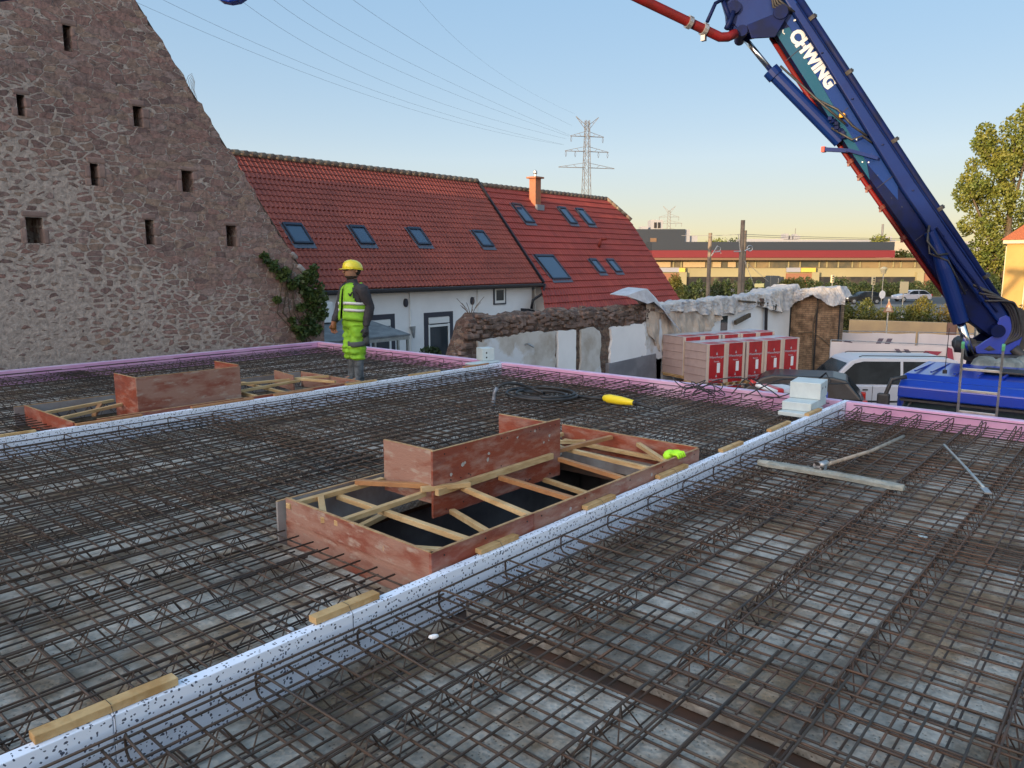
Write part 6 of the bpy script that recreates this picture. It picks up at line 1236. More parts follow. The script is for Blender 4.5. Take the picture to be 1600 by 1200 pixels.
for x in (-1.0, .35, 1.45): mb.bb(x, x + .012, -.985, -.978, .45, 1.12); mb.bb(x, x + .012, .978, .985, .45, 1.12)
for x in (-.85, .5): mb.bb(x, x + .16, .98, .995, .98, 1.02); mb.bb(x, x + .16, -.995, -.98, .98, 1.02)
mb.bb(-2.4, 2.3, .979, .984, .60, .66); mb.bb(-2.4, 2.3, -.984, -.979, .60, .66)
mb.build('door_trim', M['black'], van)
mb = MB()
for y in (-.62, .62): mb.tube([(-2.0, y, 2.0), (-1.9, y, 2.03), (.6, y, 2.03), (.7, y, 2.0)], .016, 6)
mb.build('roof_rail', M['black'], van)
bpaint = mat('black_car_paint', (.008, .009, .011), .4, coat=.15)
car('parked_car', 'black estate car with red tail lights parked in front of the white van', 'car', 4.6, 1.8, 1.5, bpaint, [(-2.25, .35), (-2.3, .8), (-2.2, .98), (1.3, .98), (2.1, .82), (2.25, .6), (2.25, .35)], [(-2.2, .97), (-1.75, 1.42), (-1.4, 1.48), (.2, 1.46), (.5, 1.38), (1.15, .97)], (21.9, 8.35, -2.95), math.atan2(.95, -.30), (-1.4, 1.4), .32).scale = (1, 1, 1.18)
# ---------------------------------------------------------------- site hoardings with printed banners
def fence_panel(a, b, zt, lab, marks=(), hgt=2.0, posts=2):
    a = Vector((a[0], a[1], -3)); b = Vector((b[0], b[1], -3)); d = b - a; L = d.length; rz = math.atan2(d.y, d.x)
    o = empty('site_fence', a, rz, lab, 'fence', 'temporary site fences with printed banners'); z1 = zt + 3
    mb = MB(); nx = max(8, int(L / .25)); vs = []; rs = random.Random(int(L * 10))
    for i in range(nx + 1):
        for z in (.1, z1 * .5, z1 - .04): vs.append((L * i / nx, .03 * math.sin(i * 1.7) + .02 * math.sin(i * .6 + z), z + .02 * math.sin(i * 1.1)))
    mb.add(vs, [(3 * i + j, 3 * i + 3 + j, 3 * i + 4 + j, 3 * i + 1 + j) for i in range(nx) for j in (0, 1)]); bn = mb.build('banner', M['banner'], o, fix=False, smooth=True)
    mb = MB()
    for k in range(posts + 1): x = L * k / posts; mb.tube([(x, .06, 0), (x, .06, z1 + .03)], .024, 8)
    mb.tube([(0, .06, z1 + .03), (L, .06, z1 + .03)], .016, 6); mb.tube([(0, .06, .3), (L, .06, .3)], .016, 6); mb.build('frame', M['steel'], o)
    for poly, m_ in marks:
        mb = MB(); mb.prism([(x, -.062, z) for x, z in poly], (0, -.006, 0)); mb.build('print', M[m_], bn)
    return o
# near fence (local x runs from a to b; x measured in metres)
fence_panel((30.0, 9.6), (31.2, 3.9), -1.02, 'nearer white site banner with dark red shapes and grey slashes, left of the boom foot', marks=[
    ([(2.2, 1.8), (2.36, 1.8), (2.56, 1.55), (2.40, 1.55)], 'banner_grey'), ([(2.5, 1.8), (2.66, 1.8), (2.86, 1.55), (2.70, 1.55)], 'banner_grey'),
    ([(3.0, 1.45), (3.2, 1.78), (3.75, 1.78), (3.05, 1.05)], 'banner_red'), ([(3.9, 1.95), (4.05, 1.9), (4.3, .7), (3.95, .7)], 'banner_red')])
fence_panel((31.3, 3.8), (32.2, -2.2), -1.02, 'white site banner with small lines of print, right of the boom foot', marks=[([(.2, 1.7 - .14 * k), (.8, 1.7 - .14 * k), (.8, 1.74 - .14 * k), (.2, 1.74 - .14 * k)], 'banner_red') for k in range(6)])
fence_panel((33.8, 10.8), (35.5, 7.9), -1.0, 'further white site banner with a dark disc and pale slashes, beside the brick wall end', marks=[([(.65 + .3 * math.cos(t), 1.3 + .34 * math.sin(t)) for t in [2 * math.pi * k / 14 for k in range(14)]], 'banner_grey'), ([(1.9, 1.75), (2.1, 1.75), (1.85, 1.2), (1.65, 1.2)], 'banner_grey'), ([(2.25, 1.75), (2.45, 1.75), (2.2, 1.2), (2.0, 1.2)], 'banner_grey')])
fence_panel((35.6, 7.8), (37.5, 3.0), -1.0, 'further plain white site banner directly left of the boom foot')
# tan planter wall with hedge behind it
def wall_between(name, a, b, z0, z1, th, m, lab, cat):
    a = Vector((a[0], a[1], z0)); b = Vector((b[0], b[1], z0)); d = (b - a); n = Vector((-d.y, d.x, 0)).normalized() * th
    mb = MB(); mb.prism([a, b, b + n, a + n], (0, 0, z1 - z0)); o = mb.build(name, m, bevel=.02); tag(o, lab, cat); return o
wa = Vector((48.9, 14.6)); wb = Vector((51.5, 2.5)); wm = wa.lerp(wb, .42); wm2 = wa.lerp(wb, .46)
w1_ = wall_between('planter_wall', wa, wm, -3, -1.5, -.3, M['concwall'], 'left half of the tan concrete planter wall below the hedge', 'wall'); w2_ = wall_between('planter_wall', wm2, wb, -3, -1.5, -.3, M['concwall'], 'right half of the tan concrete planter wall, reaching the boom', 'wall')
wall_between('wall_pier', wm + Vector((.0, .0)), wm2, -3, -1.5, -.2, mat('brown_pier', (.16, .09, .07), .9), 'brown pier between the two halves of the planter wall', 'pier')
def hedge(name, a, b, z0, z1, th, n, size, m, lab, cat='hedge', group=None, bumps=9, seed=1):
    a = Vector((a[0], a[1], 0)); b = Vector((b[0], b[1], 0)); d = b - a; L = d.length; rz = math.atan2(d.y, d.x); o = empty(name, (a.x, a.y, z0), rz, lab, cat, group); rs = random.Random(seed); bl = []
    for k in range(bumps):
        x = L * (k + .5) / bumps; h = (z1 - z0) * rs.uniform(.82, 1.12); bl.append(((x, 0, h * .5), (L / bumps * .85, th, h * .52), 1)); bl.append(((x + rs.uniform(-.5, .5), rs.uniform(-.3, .3), h * .78), (L / bumps * .4, th * .6, h * .3), .4))
    leaves('foliage', bl, n, size, m, o)
    mb = MB(); rs = random.Random(seed + 1)
    for k in range(bumps * 2): x = rs.uniform(0, L); mb.tube([(x, 0, 0), (x + rs.uniform(-.2, .2), 0, (z1 - z0) * .7)], .03, 4)
    mb.loft([[(0, -th * .35, 0), (L, -th * .35, 0), (L, -th * .3, (z1 - z0) * .6), (0, -th * .3, (z1 - z0) * .6)], [(0, th * .35, 0), (L, th * .35, 0), (L, th * .3, (z1 - z0) * .6), (0, th * .3, (z1 - z0) * .6)]])
    mb.build('stems', mat('hedge_core', (.02, .025, .01), .9), o); return o
na = Vector((.97, .22))
hedge('hedge', (50.2, 15.9), (51.6, 10.6), -3, -.42, 1.5, 12000, .13, M['hedge'], 'green hedge right beside the brick end of the outbuilding, above the planter wall', 'hedge', 'hedges above the planter wall', 5, 3)
hedge('hedge', (51.7, 10.4), (53.2, 4.4), -3, -.55, 1.6, 12000, .13, leaf_mat('yellow_leaves', (.10, .09, .02), (.24, .16, .03), .5), 'yellow-tinged hedge left of the boom, above the planter wall', 'hedge', 'hedges above the planter wall', 5, 5)  # leaf colour mixes olive and yellow
hedge('hedge', (53.4, 4.2), (54.5, -1.5), -3, -.6, 1.5, 5000, .14, M['hedge'], 'low hedge in the gap between the boom and the ochre building', 'hedge', None, 4, 7)
# everything further out is laid out on a frame square to the street: x right, y away, z up
def far(name, dh, lab=None, cat=None, group=None): o = empty(name, (fh.x * dh, fh.y * dh, 0), YAW - R(90), lab, cat, group); return o
def box_px(mb, px0, py0, px1, py1, dh, depth, off=0.0):
    x0, z1 = loc(px0, py0, dh); x1, z0 = loc(px1, py1, dh); mb.bb(x0, x1, off, off + depth, z0, z1); return mb
DS = 150
st = far('store_building', DS, 'long low commercial building with a navy and red fascia band, across the road', 'building')
mb = MB(); box_px(mb, 985, 419, 1640, 470, DS, 25); mb.build('wall', M['store_beige'], st)
mb = MB(); box_px(mb, 1018, 378, 1395, 391, DS, 24, -.6); mb.build('navy_fascia', M['store_navy'], st)
mb = MB(); box_px(mb, 1018, 391.2, 1395, 402.5, DS, 24, -.7); mb.build('red_fascia', M['store_red'], st)
mb = MB(); box_px(mb, 985, 403, 1470, 406.5, DS, 25, -2.2); mb.build('canopy_edge', M['store_brown'], st)
mb = MB(); box_px(mb, 985, 406.7, 1640, 418.8, DS, 22, .5); bnd = mb.build('window_band', mat('band_glass', (.05, .06, .06), .15, 0, (.22, .17, .10), .12, (.4, .6)), st)
mb = MB(); rs = random.Random(6)
px = 988
while px < 1470: x, z = loc(px, 418, DS); mb.bb(x, x + .25, .3, .49, z, loc(px, 407, DS)[1]); px += rs.choice([12, 18, 22, 30])
mb.build('mullions', M['store_beige'], bnd)
cbm = mat('cream_blind', (.36, .28, .17), .7)
for a, b in ((1025, 1048), (1068, 1089.7), (1090, 1102), (1114, 1127), (1138, 1150)): mb = MB(); box_px(mb, a, 409, b, 417.5, DS, .1, .2); mb.build('window_blind', cbm, bnd)
sfm = mat('shopfront_glass', (.02, .022, .026), .15, 0, (.10, .08, .06), .25, (.5, .7))
for a, b in ((1071, 1170), (1170.3, 1222), (1276, 1432), (1505, 1600)): mb = MB(); box_px(mb, a, 432.5, b, 470, DS, .4, -.2); mb.build('shopfront', sfm, st)
for a, b in ((1035, 1062), (1228, 1266), (1437, 1470)): mb = MB(); box_px(mb, a, 427, b, 470, DS, .5, -.5); mb.build('terracotta_panel', M['store_orange'], st)
mb = MB()
for a, b in ((1030, 1060), (1228, 1249)): box_px(mb, a, 418.2, b, 425, DS, .5, -.6)
mb.build('sign_panel', mat('pale_sign', (.24, .26, .32), .6), st)
mb = MB()
for a, b in ((1060, 1069), (1250, 1272)): box_px(mb, a, 418.5, b, 425, DS, .8, -.8)
mb.build('yellow_panel', mat('yellow_flat', (.55, .38, .08), .6), st)  # flat yellow panels on the beige wall
for a, b in ((1060, 1070), (1267, 1275), (1430, 1437)): mb = MB(); box_px(mb, a, 425.2, b, 470, DS, .8, -.85); mb.build('pilaster', M['store_beige'], st)
tw = far('cinema_block', DS + 6, 'tall dark navy block rising beyond the clipped gable roof', 'building')
mb = MB(); box_px(mb, 960, 358, 1067, 470, DS + 6, 20); nb = mb.build('wall', M['store_navy'], tw)
mb = MB(); box_px(mb, 1067.2, 358.5, 1075, 470, DS + 6, 20, .4); box_px(mb, 1075.2, 368, 1088, 470, DS + 6, 16, 1); mb.build('pale_wall', M['store_white'], tw)
mb = MB(); box_px(mb, 1003, 353.5, 1014, 357.9, DS + 6, 3, 1); box_px(mb, 1019, 343, 1037, 357.9, DS + 6, 4, 1); pl = mb.build('roof_plant', M['store_white'], tw)
mb = MB(); box_px(mb, 1023.5, 347, 1027, 356, DS + 6, .1, .85); box_px(mb, 1029.5, 347, 1033, 356, DS + 6, .1, .85); mb.build('louvre', M['dark'], pl)
mb = MB(); box_px(mb, 1016, 372, 1025, 396, DS + 6, .1, -.15); mb.build('stair_window', M['store_brown'], nb)
fs = far('flat_roofed_factory', 260, 'pale flat-roofed factory beyond the store roof with aerials on top', 'building')
mb = MB(); box_px(mb, 1165, 374.5, 1395, 440, 260, 60); box_px(mb, 1330, 376, 1640, 440, 260, 60, 8); mb.build('wall', M['store_white'], fs)
mb = MB(); box_px(mb, 1165, 373, 1228, 374.3, 260, 20, 2); box_px(mb, 1227, 365, 1232, 374, 260, 4); box_px(mb, 1235, 368, 1238, 374, 260, 4); box_px(mb, 1240, 368, 1250, 374, 260, 6); box_px(mb, 1242, 365.5, 1246, 368, 260, 3); box_px(mb, 1384, 369, 1398, 374, 260, 8, 2); mb.build('roof_plant', mat('roof_plant_grey', (.26, .27, .3), .7), fs)
mb = MB()
x, z = loc(1244, 366, 260); mb.tube([(x, 1, z), (x, 1, z + 2.0)], .12, 5); x, z = loc(1380, 374, 260); mb.tube([(x, 1, z), (x, 1, loc(1380, 350, 260)[1])], .35, 6); mb.build('chimney', M['pylon'], fs)
mb = MB(); px = 1168
while px < 1395: box_px(mb, px, 377, px + 2.2, 379.5, 260, .1, -.15); px += 4.2
mb.build('window_row', mat('far_window', (.22, .25, .3), .3), fs)
rt_b = far('pale_hall', 190, 'pale low hall right of the red fascia, partly behind the boom', 'building')
mb = MB(); box_px(mb, 1394, 377, 1500, 440, 190, 30); box_px(mb, 1498, 372, 1530, 440, 230 - 40, 10, 20); mb.build('wall', mat('cream_hall', (.33, .30, .25), .8), rt_b)
mb = MB(); box_px(mb, 1500, 364, 1504, 372, 190, 1, 21); box_px(mb, 1507, 366, 1512, 372, 190, 1, 21); mb.build('roof_plant', M['store_brown'], rt_b)
# dark rounded booth and street things in front of the store
bo = far('dark_booth', 78, 'dark blue booth with a curved right shoulder, in front of the store', 'booth')
mb = MB(); x0, z1 = loc(1204, 431, 78); x1, z0 = loc(1227, 452, 78); zz = -3
mb.prism([(x0, 0, zz), (x0, 0, z1), (x1 - .7, 0, z1), (x1 - .25, 0, z1 - .2), (x1, 0, z1 - .7), (x1, 0, zz)], (0, 1.6, 0)); bw_ = mb.build('shell', M['store_navy'], bo, bevel=.04)
mb = MB(); mb.bb(x0 + .8, x0 + .84, -.03, 0, -2.6, z1 - .25); mb.build('door_post', M['steel'], bw_)
# background hedges and shrubs
def hedge_px(name, px0, px1, pytop, dh, n, size, m, lab, bumps, grp=None, cat='hedge', z0=-3, th=1.2):
    x0, z1 = loc(px0, pytop, dh); x1, _ = loc(px1, pytop, dh); a = fh * dh + rt * x0; b = fh * dh + rt * x1; return hedge(name, (a.x, a.y), (b.x, b.y), z0, z1, th, n, size, m, lab, cat, grp, bumps, px0)
hedge_px('hedge', 1052, 1200, 441, 88, 9000, .22, M['treedark'], 'dark green hedge behind the tarpaulined wall, around the catenary masts', 12, 'roadside hedges')
hedge_px('hedge', 1228, 1330, 436, 96, 6000, .22, M['treedark'], 'dark hedge under the store window, left of the traffic lights', 8, 'roadside hedges')
hedge_px('hedge', 1330, 1470, 441, 112, 7000, .24, M['treedark'], 'dark hedge behind the cars on the road', 10, 'roadside hedges')
hedge_px('hedge', 1500, 1572, 436, 70, 4500, .2, M['treedark'], 'dark hedge between the boom and the ochre building', 5, 'roadside hedges')
def shrub(px, py, dh, rx, rz_, n, size, m, lab, cat='shrub', h=None):
    x, z = loc(px, py, dh); b = fh * dh + rt * x; zc = z - rz_; hh = zc + 3
    return tree('tree' if cat == 'tree' else 'shrub', (b.x, b.y, -3), max(hh, .5) + rz_ * .6, [((rx * u, rx * v * .5, hh + rz_ * w_), (rx * q, rx * q, rz_ * q), q) for u, v, w_, q in ((0, 0, 0, .75), (-.45, .2, -.2, .5), (.45, -.2, -.1, .5), (.1, .1, .45, .5), (-.2, 0, .35, .42), (.35, 0, .3, .35), (-.5, 0, .1, .3))], n, size, m, lab, cat, None, .12, 5)
shrub(1055, 425, 80, 1.3, 1.6, 1800, .18, M['hedge'], 'small yellow-green bush at the foot of the clipped gable roof')
shrub(1237, 432, 70, 2.0, 1.0, 2400, .16, M['hedge'], 'bright green bush right of the dark booth')
shrub(1376, 364, 250, 6, 4.5, 1500, .8, M['tree'], 'round tree on the skyline left of the thin factory chimney', 'tree')
shrub(1112, 369, 240, 4, 5, 700, .7, M['tree'], 'thin tree on the skyline left of the first catenary mast', 'tree')
shrub(1128, 366, 240, 4.5, 6, 800, .7, M['tree'], 'tree on the skyline between the two catenary masts, left one', 'tree')
shrub(1148, 368, 250, 5, 6, 900, .7, M['treedark'], 'darker tree on the skyline just left of the second catenary mast', 'tree')
shrub(1410, 388, 160, 3.5, 2.2, 1500, .35, M['hedge'], 'low round tree in front of the pale hall', 'tree')
shrub(1426, 392, 155, 2.5, 2, 1200, .35, M['treedark'], 'low dark tree between the pale hall and the boom', 'tree')
# big tree at the right
x, _ = loc(1572, 400, 72); b = fh * 72 + rt * x; bl = []
def tb_(px, py, r_, q=1.0, dy=0, rz=None):
    xx, zz = loc(px, py, 72); r_ *= 1.0; bl.append(((xx - x, dy, zz + 3), (r_, r_ * .9, rz or r_), r_ ** 2))
for px, py, r_ in ((1510, 285, .9), (1504, 300, .8), (1508, 350, .8), (1503, 395, .9), (1508, 415, .9), (1520, 432, .9), (1538, 440, .9), (1530, 255, .7), (1588, 200, 1.3), (1602, 215, 1.6), (1545, 205, .9), (1550, 222, 1.2), (1565, 235, 1.4), (1536, 225, .8), (1585, 250, 1.6), (1558, 262, 1.3), (1548, 248, 1.1), (1572, 285, 1.5), (1515, 275, .8), (1520, 290, 1.1), (1512, 300, .9), (1535, 300, 1.2), (1555, 310, 1.3), (1580, 320, 1.3), (1530, 325, 1.1), (1515, 318, .7), (1550, 345, 1.3), (1575, 355, 1.2), (1525, 352, .8), (1512, 360, .6), (1535, 375, 1.2), (1520, 395, 1.2), (1545, 400, 1.3), (1565, 390, 1.0), (1515, 408, 1.0), (1530, 420, 1.1), (1555, 420, 1.0), (1560, 440, .8), (1620, 240, 2), (1625, 290, 2), (1630, 340, 2), (1640, 200, 1.6), (1600, 380, 1.4), (1605, 175, .9)):
    tb_(px, py, r_, dy=random.uniform(-1.2, 1.2))
pop_ = tree('poplar_tree', (b.x, b.y, -3), 17, bl, 27000, .27, M['tree'], 'tall sunlit broadleaf tree behind the ochre building at the right edge', 'tree', None, .45, 14); pop_.rotation_euler = (0, 0, YAW - R(90))
shrub(1530, 402, 95, 3.6, 2.4, 3000, .3, M['treedark'], 'dark bushy tree low behind the tall sunlit tree', 'tree')
# ochre building at the right edge
x, _ = loc(1567, 450, 56); b = fh * 56 + rt * x
oc = empty('ochre_building', (b.x, b.y, -3), R(-84), 'sunlit ochre building with cream cornice and orange tiled hip roof at the right edge', 'building')
ez = loc(1567, 381, 56)[1] + 3
mb = MB(); mb.bb(0, 9, 0, 10, 0, ez); wo = mb.build('wall', M['yellowwall'], oc)
mb = MB(); mb.bb(-.28, 9.3, -.28, 10.3, ez + .002, ez + .28); mb.build('cornice', M['cream2'], oc, bevel=.05)
mb = MB(); e2_ = ez + .285; mb.add([(-.4, -.4, e2_), (9.4, -.4, e2_), (9.4, 10.4, e2_), (-.4, 10.4, e2_), (4.5, 4.5, e2_ + 4.2), (4.5, 5.5, e2_ + 4.2)], [(0, 1, 4), (1, 2, 5, 4), (2, 3, 5), (3, 0, 4, 5), (0, 3, 2, 1)]); mb.build('roof', mat('orange_tiles', (.32, .095, .03), .8, 0, (.22, .06, .025), 12, (.4, .6), .3, 20), oc)
mb = MB(); mb.tube([(1.3, -.06, ez), (1.3, -.06, .2)], .05, 6); mb.tube([(-.06, 1.2, ez), (-.06, 1.2, .2)], .05, 6); mb.build('downpipe', M['cream2'], wo)
for cx in (2.6, 5.6):
    mb = MB()
    pts = [(cx - .9, -.04, .4), (cx - .9, -.04, 2.4)] + [(cx - .9 * math.cos(t), -.04, 2.4 + .9 * math.sin(t)) for t in [math.pi * k / 10 for k in range(11)]] + [(cx + .9, -.04, 2.4), (cx + .9, -.04, .4)]
    mb.tube(pts, .07, 6); mb.build('arch_moulding', M['yellowwall'], wo, smooth=True)
# masts, signs and cars on the road
def mast(px, pyt, dh, r_, lab, base=-3, grp='catenary masts'):
    x, z = loc(px, pyt, dh); b = fh * dh + rt * x; o = empty('catenary_mast', (b.x, b.y, base), YAW - R(90), lab, 'mast', grp); mb = MB(); mb.loft([[(math.cos(t) * rr, math.sin(t) * rr, zz) for t in [2 * math.pi * k / 8 for k in range(8)]] for rr, zz in ((r_ * 1.15, 0), (r_, z - base))]); mb.build('pole', M['pole'], o); return o, z - base, x
o, h, x = mast(1110, 364, 62, .15, 'left catenary mast with a diagonal bracket, above the tarpaulined wall')
def lp(px, py, dh, x0, base=-3): a, z = loc(px, py, dh); return (a - x0, -.1, z - base)
mb = MB(); mb.tube([lp(1111, 400, 62, x), lp(1121, 384, 62, x)], .05, 5); mb.tube([lp(1115, 394, 62, x), lp(1125, 393, 62, x), lp(1126, 396, 62, x)], .04, 5); c = lp(1122, 389, 62, x); mb.tube([(c[0] + .18 * math.cos(t), -.1, c[2] + .18 * math.sin(t)) for t in [2 * math.pi * k / 12 for k in range(13)]], .025, 5); mb.build('bracket_arm', M['steel'], o)
o, h, x = mast(1161, 344, 60, .17, 'taller catenary mast with a wheel bracket, right of the other mast')
mb = MB(); mb.tube([lp(1146, 393, 60, x), lp(1158, 393, 60, x)], .05, 5); mb.tube([lp(1153, 366, 60, x), lp(1156, 392, 60, x)], .035, 5); c = lp(1171, 388, 60, x); mb.tube([(c[0] + .21 * math.cos(t), -.1, c[2] + .21 * math.sin(t)) for t in [2 * math.pi * k / 12 for k in range(13)]], .035, 5); mb.tube([lp(1163, 392, 60, x), lp(1171, 388, 60, x)], .04, 5); mb.tube([lp(1163, 408, 60, x), lp(1200, 440, 60, x)], .02, 4); mb.tube([lp(1163, 408, 60, x), lp(1180, 452, 60, x)], .02, 4); mb.build('bracket_arm', M['steel'], o)
mast(1164.5, 360, 61.5, .14, 'shorter catenary mast standing right behind the taller one')
def sky_wire(a, b, dh0, dh1, sag, lab, r_=.02):
    x0, z0 = loc(*a, dh0); x1, z1 = loc(*b, dh1); p = fh * dh0 + rt * x0; q = fh * dh1 + rt * x1; p.z = z0; q.z = z1
    mb = MB(); mb.tube([p.lerp(q, k / 10) - Vector((0, 0, sag * 4 * (k / 10) * (1 - k / 10))) for k in range(11)], r_, 4); tag(mb.build('contact_wire', M['wire']), lab, 'wire', 'overhead tram wires')
sky_wire((1065, 368), (1161, 366), 62, 60, .05, 'tram wire running left from the taller catenary mast'); sky_wire((1161, 366), (1470, 373), 60, 66, .1, 'upper tram wire running right from the taller catenary mast to the boom'); sky_wire((1161, 369), (1470, 375), 60, 70, .1, 'lower tram wire running right from the taller catenary mast to the boom')
def signpost(name, px, pyt, pyb, dh, lab, cat, build):
    x, z = loc(px, pyt, dh); b = fh * dh + rt * x; o = empty(name, (b.x, b.y, -3), YAW - R(90), lab, cat); mb = MB(); mb.tube([(0, 0, 0), (0, 0, z + 3)], .045, 6); mb.build('post', M['alu'], o); build(o, z + 3); return o
def sq(m, w_, h, dz=0, dy=-.08): 
    def f(o, z): mb = MB(); mb.bb(-w_ / 2, w_ / 2, dy, dy + .05, z - h + dz, z + dz); mb.build('board', m, o, bevel=.01)
    return f
beige = mat('sunlit_sign_back', (.55, .48, .30), .6)
signpost('road_sign', 1186, 443, 460, 55, 'small yellow rectangular sign just above the tarpaulined wall', 'sign', sq(mat('yellow_plate', (.85, .72, .30), .5), .66, .27))
def tl_(o, z):
    mb = MB(); mb.bb(-.17, .17, -.12, .12, z - .75, z + .1); mb.build('signal_head', beige, o, bevel=.03); mb = MB()
    for k in range(3): mb.tube([(0, -.125, z - .05 - .24 * k), (0, -.14, z - .05 - .24 * k)], .08, 10)
    mb.build('lens', M['dark'], o)
signpost('traffic_light', 1301, 431, 450, 84, 'left traffic light with a side arm, above the pale tarpaulin on the brick end', 'traffic light', tl_); signpost('traffic_light', 1365, 434, 465, 80, 'right traffic light seen from behind, beside the round sign', 'traffic light', tl_)
def lamp_(o, z):
    mb = MB(); mb.loft([[(math.cos(t) * r_, math.sin(t) * r_, z + h_) for t in [2 * math.pi * k / 12 for k in range(12)]] for h_, r_ in ((-.5, .18), (.0, .34), (.12, .30), (.2, .05))]); mb.build('lantern', beige, o); mb = MB(); c = z - 2.6
    mb.loft([[(math.cos(t) * .32 * q, yy, c + math.sin(t) * .42 * q) for t in [2 * math.pi * k / 16 for k in range(16)]] for yy, q in ((-.06, .95), (-.1, 1))]); mb.build('round_sign', M['white'], o)
signpost('street_lamp', 1381, 420, 465, 78, 'street lamp with a white round sign on its post, beside the white car', 'street lamp', lamp_)
signpost('road_sign', 1413, 440, 465, 66, 'tall rectangular pale board sign in front of the white car', 'sign', sq(beige, .74, 1.0))
def tri_(o, z): mb = MB(); mb.prism([(-.3, -.06, z - .75), (.3, -.06, z - .75), (0, -.06, z - .1)], (0, .03, 0)); mb.build('triangle', mat('sign_back', (.30, .16, .10), .6), o); mb = MB(); mb.prism([(-.17, -.08, z - .68), (.17, -.08, z - .68), (0, -.08, z - .3)], (0, .015, 0)); mb.build('inner_field', M['cream'], o)
signpost('warning_sign', 1389, 467, 518, 43, 'triangular warning sign on a post in front of the hedge and planter wall', 'sign', tri_)
cprof = [(-2.15, .35), (-2.2, .75), (-2.1, .95), (1.2, .95), (2.0, .8), (2.15, .6), (2.15, .35)]; gp = [(-2.0, .94), (-1.5, 1.38), (-1.1, 1.46), (.1, 1.44), (.35, 1.36), (1.05, .94)]
def road_car(px, dh, lab, paint, rev=0, sc=1): x, _ = loc(px, 460, dh); b = fh * dh + rt * x; o = car('parked_car', lab, 'car', 4.3, 1.8, 1.5, paint, cprof, gp, (b.x, b.y, -2.97), YAW - R(90) + rev, (-1.35, 1.35), .32, group='cars on the road'); return o
road_car(1424, 97, 'white car on the road behind the hedge, left of the boom', vpaint, math.pi); road_car(1348, 92, 'dark car on the road right of the pale tarpaulin', bpaint, math.pi)
# ---------------------------------------------------------------- pylons and conductors
def pylon(px, py, dh, top_z, half, yaw, lab, sc, thick):
    x, z = loc(px, py, dh); b = fh * dh + rt * x; o = empty('electricity_pylon', (b.x, b.y, -3), YAW - R(90) + yaw, lab, 'pylon', 'lattice electricity pylons'); H_ = z + 3
    hb = 3.6 * sc; ht = .95 * sc; zw = H_ - 5 * sc; mb = MB(); lv = []
    n = 16
    for k in range(n + 1):
        f = 1 - (1 - k / n) ** 1.25; zz = zw * f; hw = hb + (ht - hb) * (f ** .7); lv.append((zz, hw))
    for s in (-1, 1):
        for t in (-1, 1):
            mb.tube([(s * hw, t * hw, zz) for zz, hw in lv], thick, 4)
    for (z0, w0), (z1, w1) in zip(lv[:-1], lv[1:]):
        for s in (-1, 1):
            mb.tube([(-w0, s * w0, z0), (w1, s * w1, z1)], thick * .6, 4); mb.tube([(w0, s * w0, z0), (-w1, s * w1, z1)], thick * .6, 4); mb.tube([(s * w0, -w0, z0), (s * w1, w1, z1)], thick * .6, 4)
    mb.build('lattice_tower', M['pylon'], o)
    tips = []; arms = MB(); ins = MB()
    for zz, L, hgs in half:
        zc = H_ - zz; 
        for s in (-1, 1):
            if hgs == 'v':
                arms = MB(); arms.tube([(0, 0, zc), (s * L, 0, zc + 4.6 * sc)], thick, 4); arms.tube([(s * ht, 0, zc - 1.6 * sc), (s * L, 0, zc + 4.6 * sc)], thick, 4); arms.tube([(s * L * .5, 0, zc + 2.3 * sc), (s * (ht + L) * .45, 0, zc + 1.2 * sc)], thick * .6, 4); arms.build('earth_wire_horn', M['pylon'], o); continue
            arms = MB(); arms.tube([(s * ht, -.6 * sc, zc), (s * L, 0, zc - .1)], thick, 4); arms.tube([(s * ht, .6 * sc, zc), (s * L, 0, zc - .1)], thick, 4); arms.tube([(s * ht, 0, zc + 2.4 * sc), (s * L, 0, zc)], thick * .8, 4)
            for q in (.35, .65): arms.tube([(s * L * q, 0, zc), (s * L * (q + .12), 0, zc + 2.4 * sc * (1 - q - .12))], thick * .6, 4)
            arms.build('crossarm', M['pylon'], o)
            for hx in hgs:
                ins = MB(); ins.tube([(s * hx, 0, zc), (s * hx - .25, 0, zc - 1.6 * sc), (s * hx, 0, zc - 3 * sc)], .1 * sc, 4); ins.tube([(s * hx, 0, zc), (s * hx + .25, 0, zc - 1.6 * sc), (s * hx, 0, zc - 3 * sc)], .1 * sc, 4); ins.build('insulator', M['wire'], o)
    return o
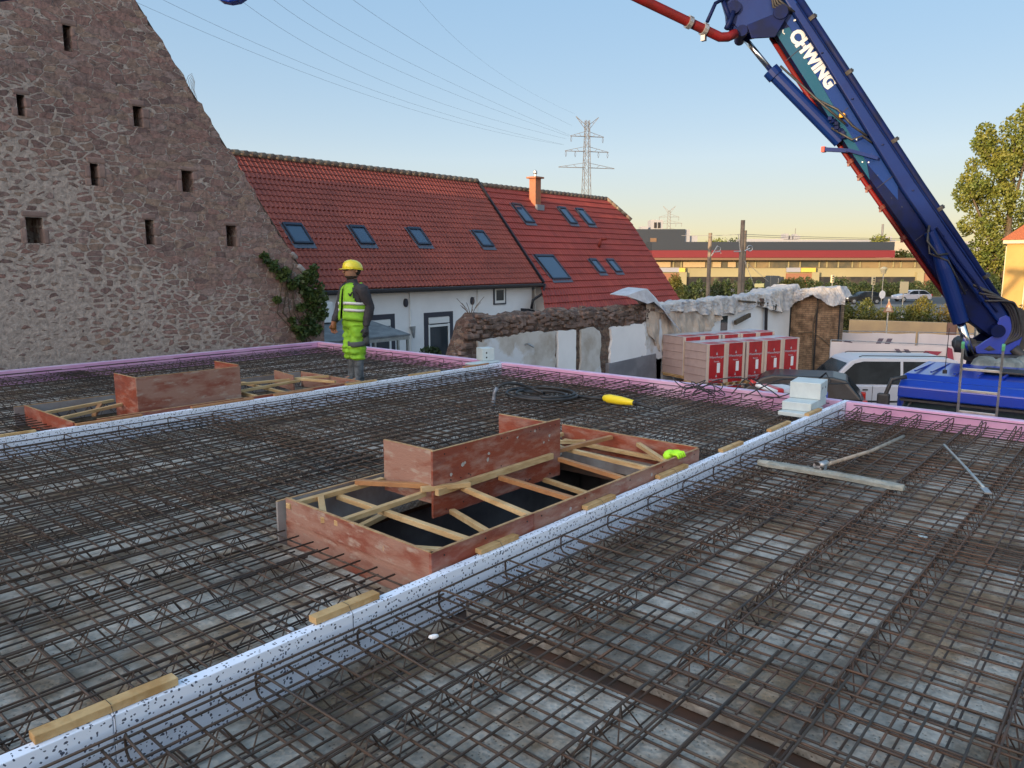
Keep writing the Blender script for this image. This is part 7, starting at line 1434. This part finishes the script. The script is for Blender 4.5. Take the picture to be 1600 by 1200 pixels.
pylon(918, 172, 250, 0, [(4.6, 6.0, 'v'), (8.4, 8.0, (7.8,)), (15.6, 10.6, (10.2, 5.8)), (24.2, 13.8, ())] if False else [(4.9, 3.8, 'v'), (8.0, 5.6, (5.3,)), (12.6, 7.3, (7.0, 3.9)), (17.6, 9.4, ())], R(14), 'near tall lattice electricity pylon above the red roofs', .62, .11)
pylon(1046, 320, 620, 0, [(5.0, 5.0, 'v'), (9.5, 8.0, (7.6,)), (14.5, 10.5, (10, 5.5)), (20.5, 14, ())], R(-8), 'distant small lattice electricity pylon behind the dark navy block', .9, .17)
def conductor(a, m_, b, lab, dh_b=110, r_=.035):
    """from the near pylon at pixel a past b, nearer and higher; sag from the middle pixel"""
    def P3(px, py, dh): x, z = loc(px, py, dh); p = fh * dh + rt * x; p.z = z; return p
    p0 = P3(*a, 250); p2 = P3(*b, dh_b); p1 = P3(*m_, 165); t1 = .607
    c = (p1 - p0 * (1 - t1) ** 2 - p2 * t1 ** 2) / (2 * t1 * (1 - t1)); mb = MB(); pts = [p0 * (1 - t) ** 2 + c * 2 * t * (1 - t) + p2 * t * t for t in [k / 20 for k in range(30)]]
    mb.tube(pts, r_, 4, False); tag(mb.build('power_line', M['wire'], fix=False), lab, 'power line', 'conductors running from the near pylon')
for k, (a, m_, b, d) in enumerate([((881, 226), (575, 138), (255, 0), 'lower middle'), ((878, 226), (575, 149), (205, 0), 'lowest'), ((885, 217), (592, 124), (375, 0), 'third from below'), ((889, 213), (600, 100), (428, 0), 'middle'), ((890, 211), (626, 91), (473, 0), 'fourth from below'), ((893, 196), (702, 96), (552, 0), 'highest clear'), ((898, 178), (760, 100), (655, 0), 'faint earth')]):
    conductor(a, m_, b, 'thin %s power line running from the near pylon to the upper left' % d, r_=.012 if k == 6 else .020)
# ---------------------------------------------------------------- unseen block added behind the camera to keep the deck in shade
shade_blk = empty('shade_block', (-74, 10, -3), 0, 'long plain unseen block behind and left of the camera, added to shade the deck', 'building')
mb = MB(); mb.bb(0, 14, -60, 70, 0, 14.2); mb.build('wall', M['plaster'], shade_blk)
mb = MB(); mb.prism([(-.4, -60.4, 14.21), (14.4, -60.4, 14.21), (14.4, -60.4, 14.4), (-.4, -60.4, 14.4)], (0, 130.8, 0)); mb.build('roof', M['tile'], shade_blk)
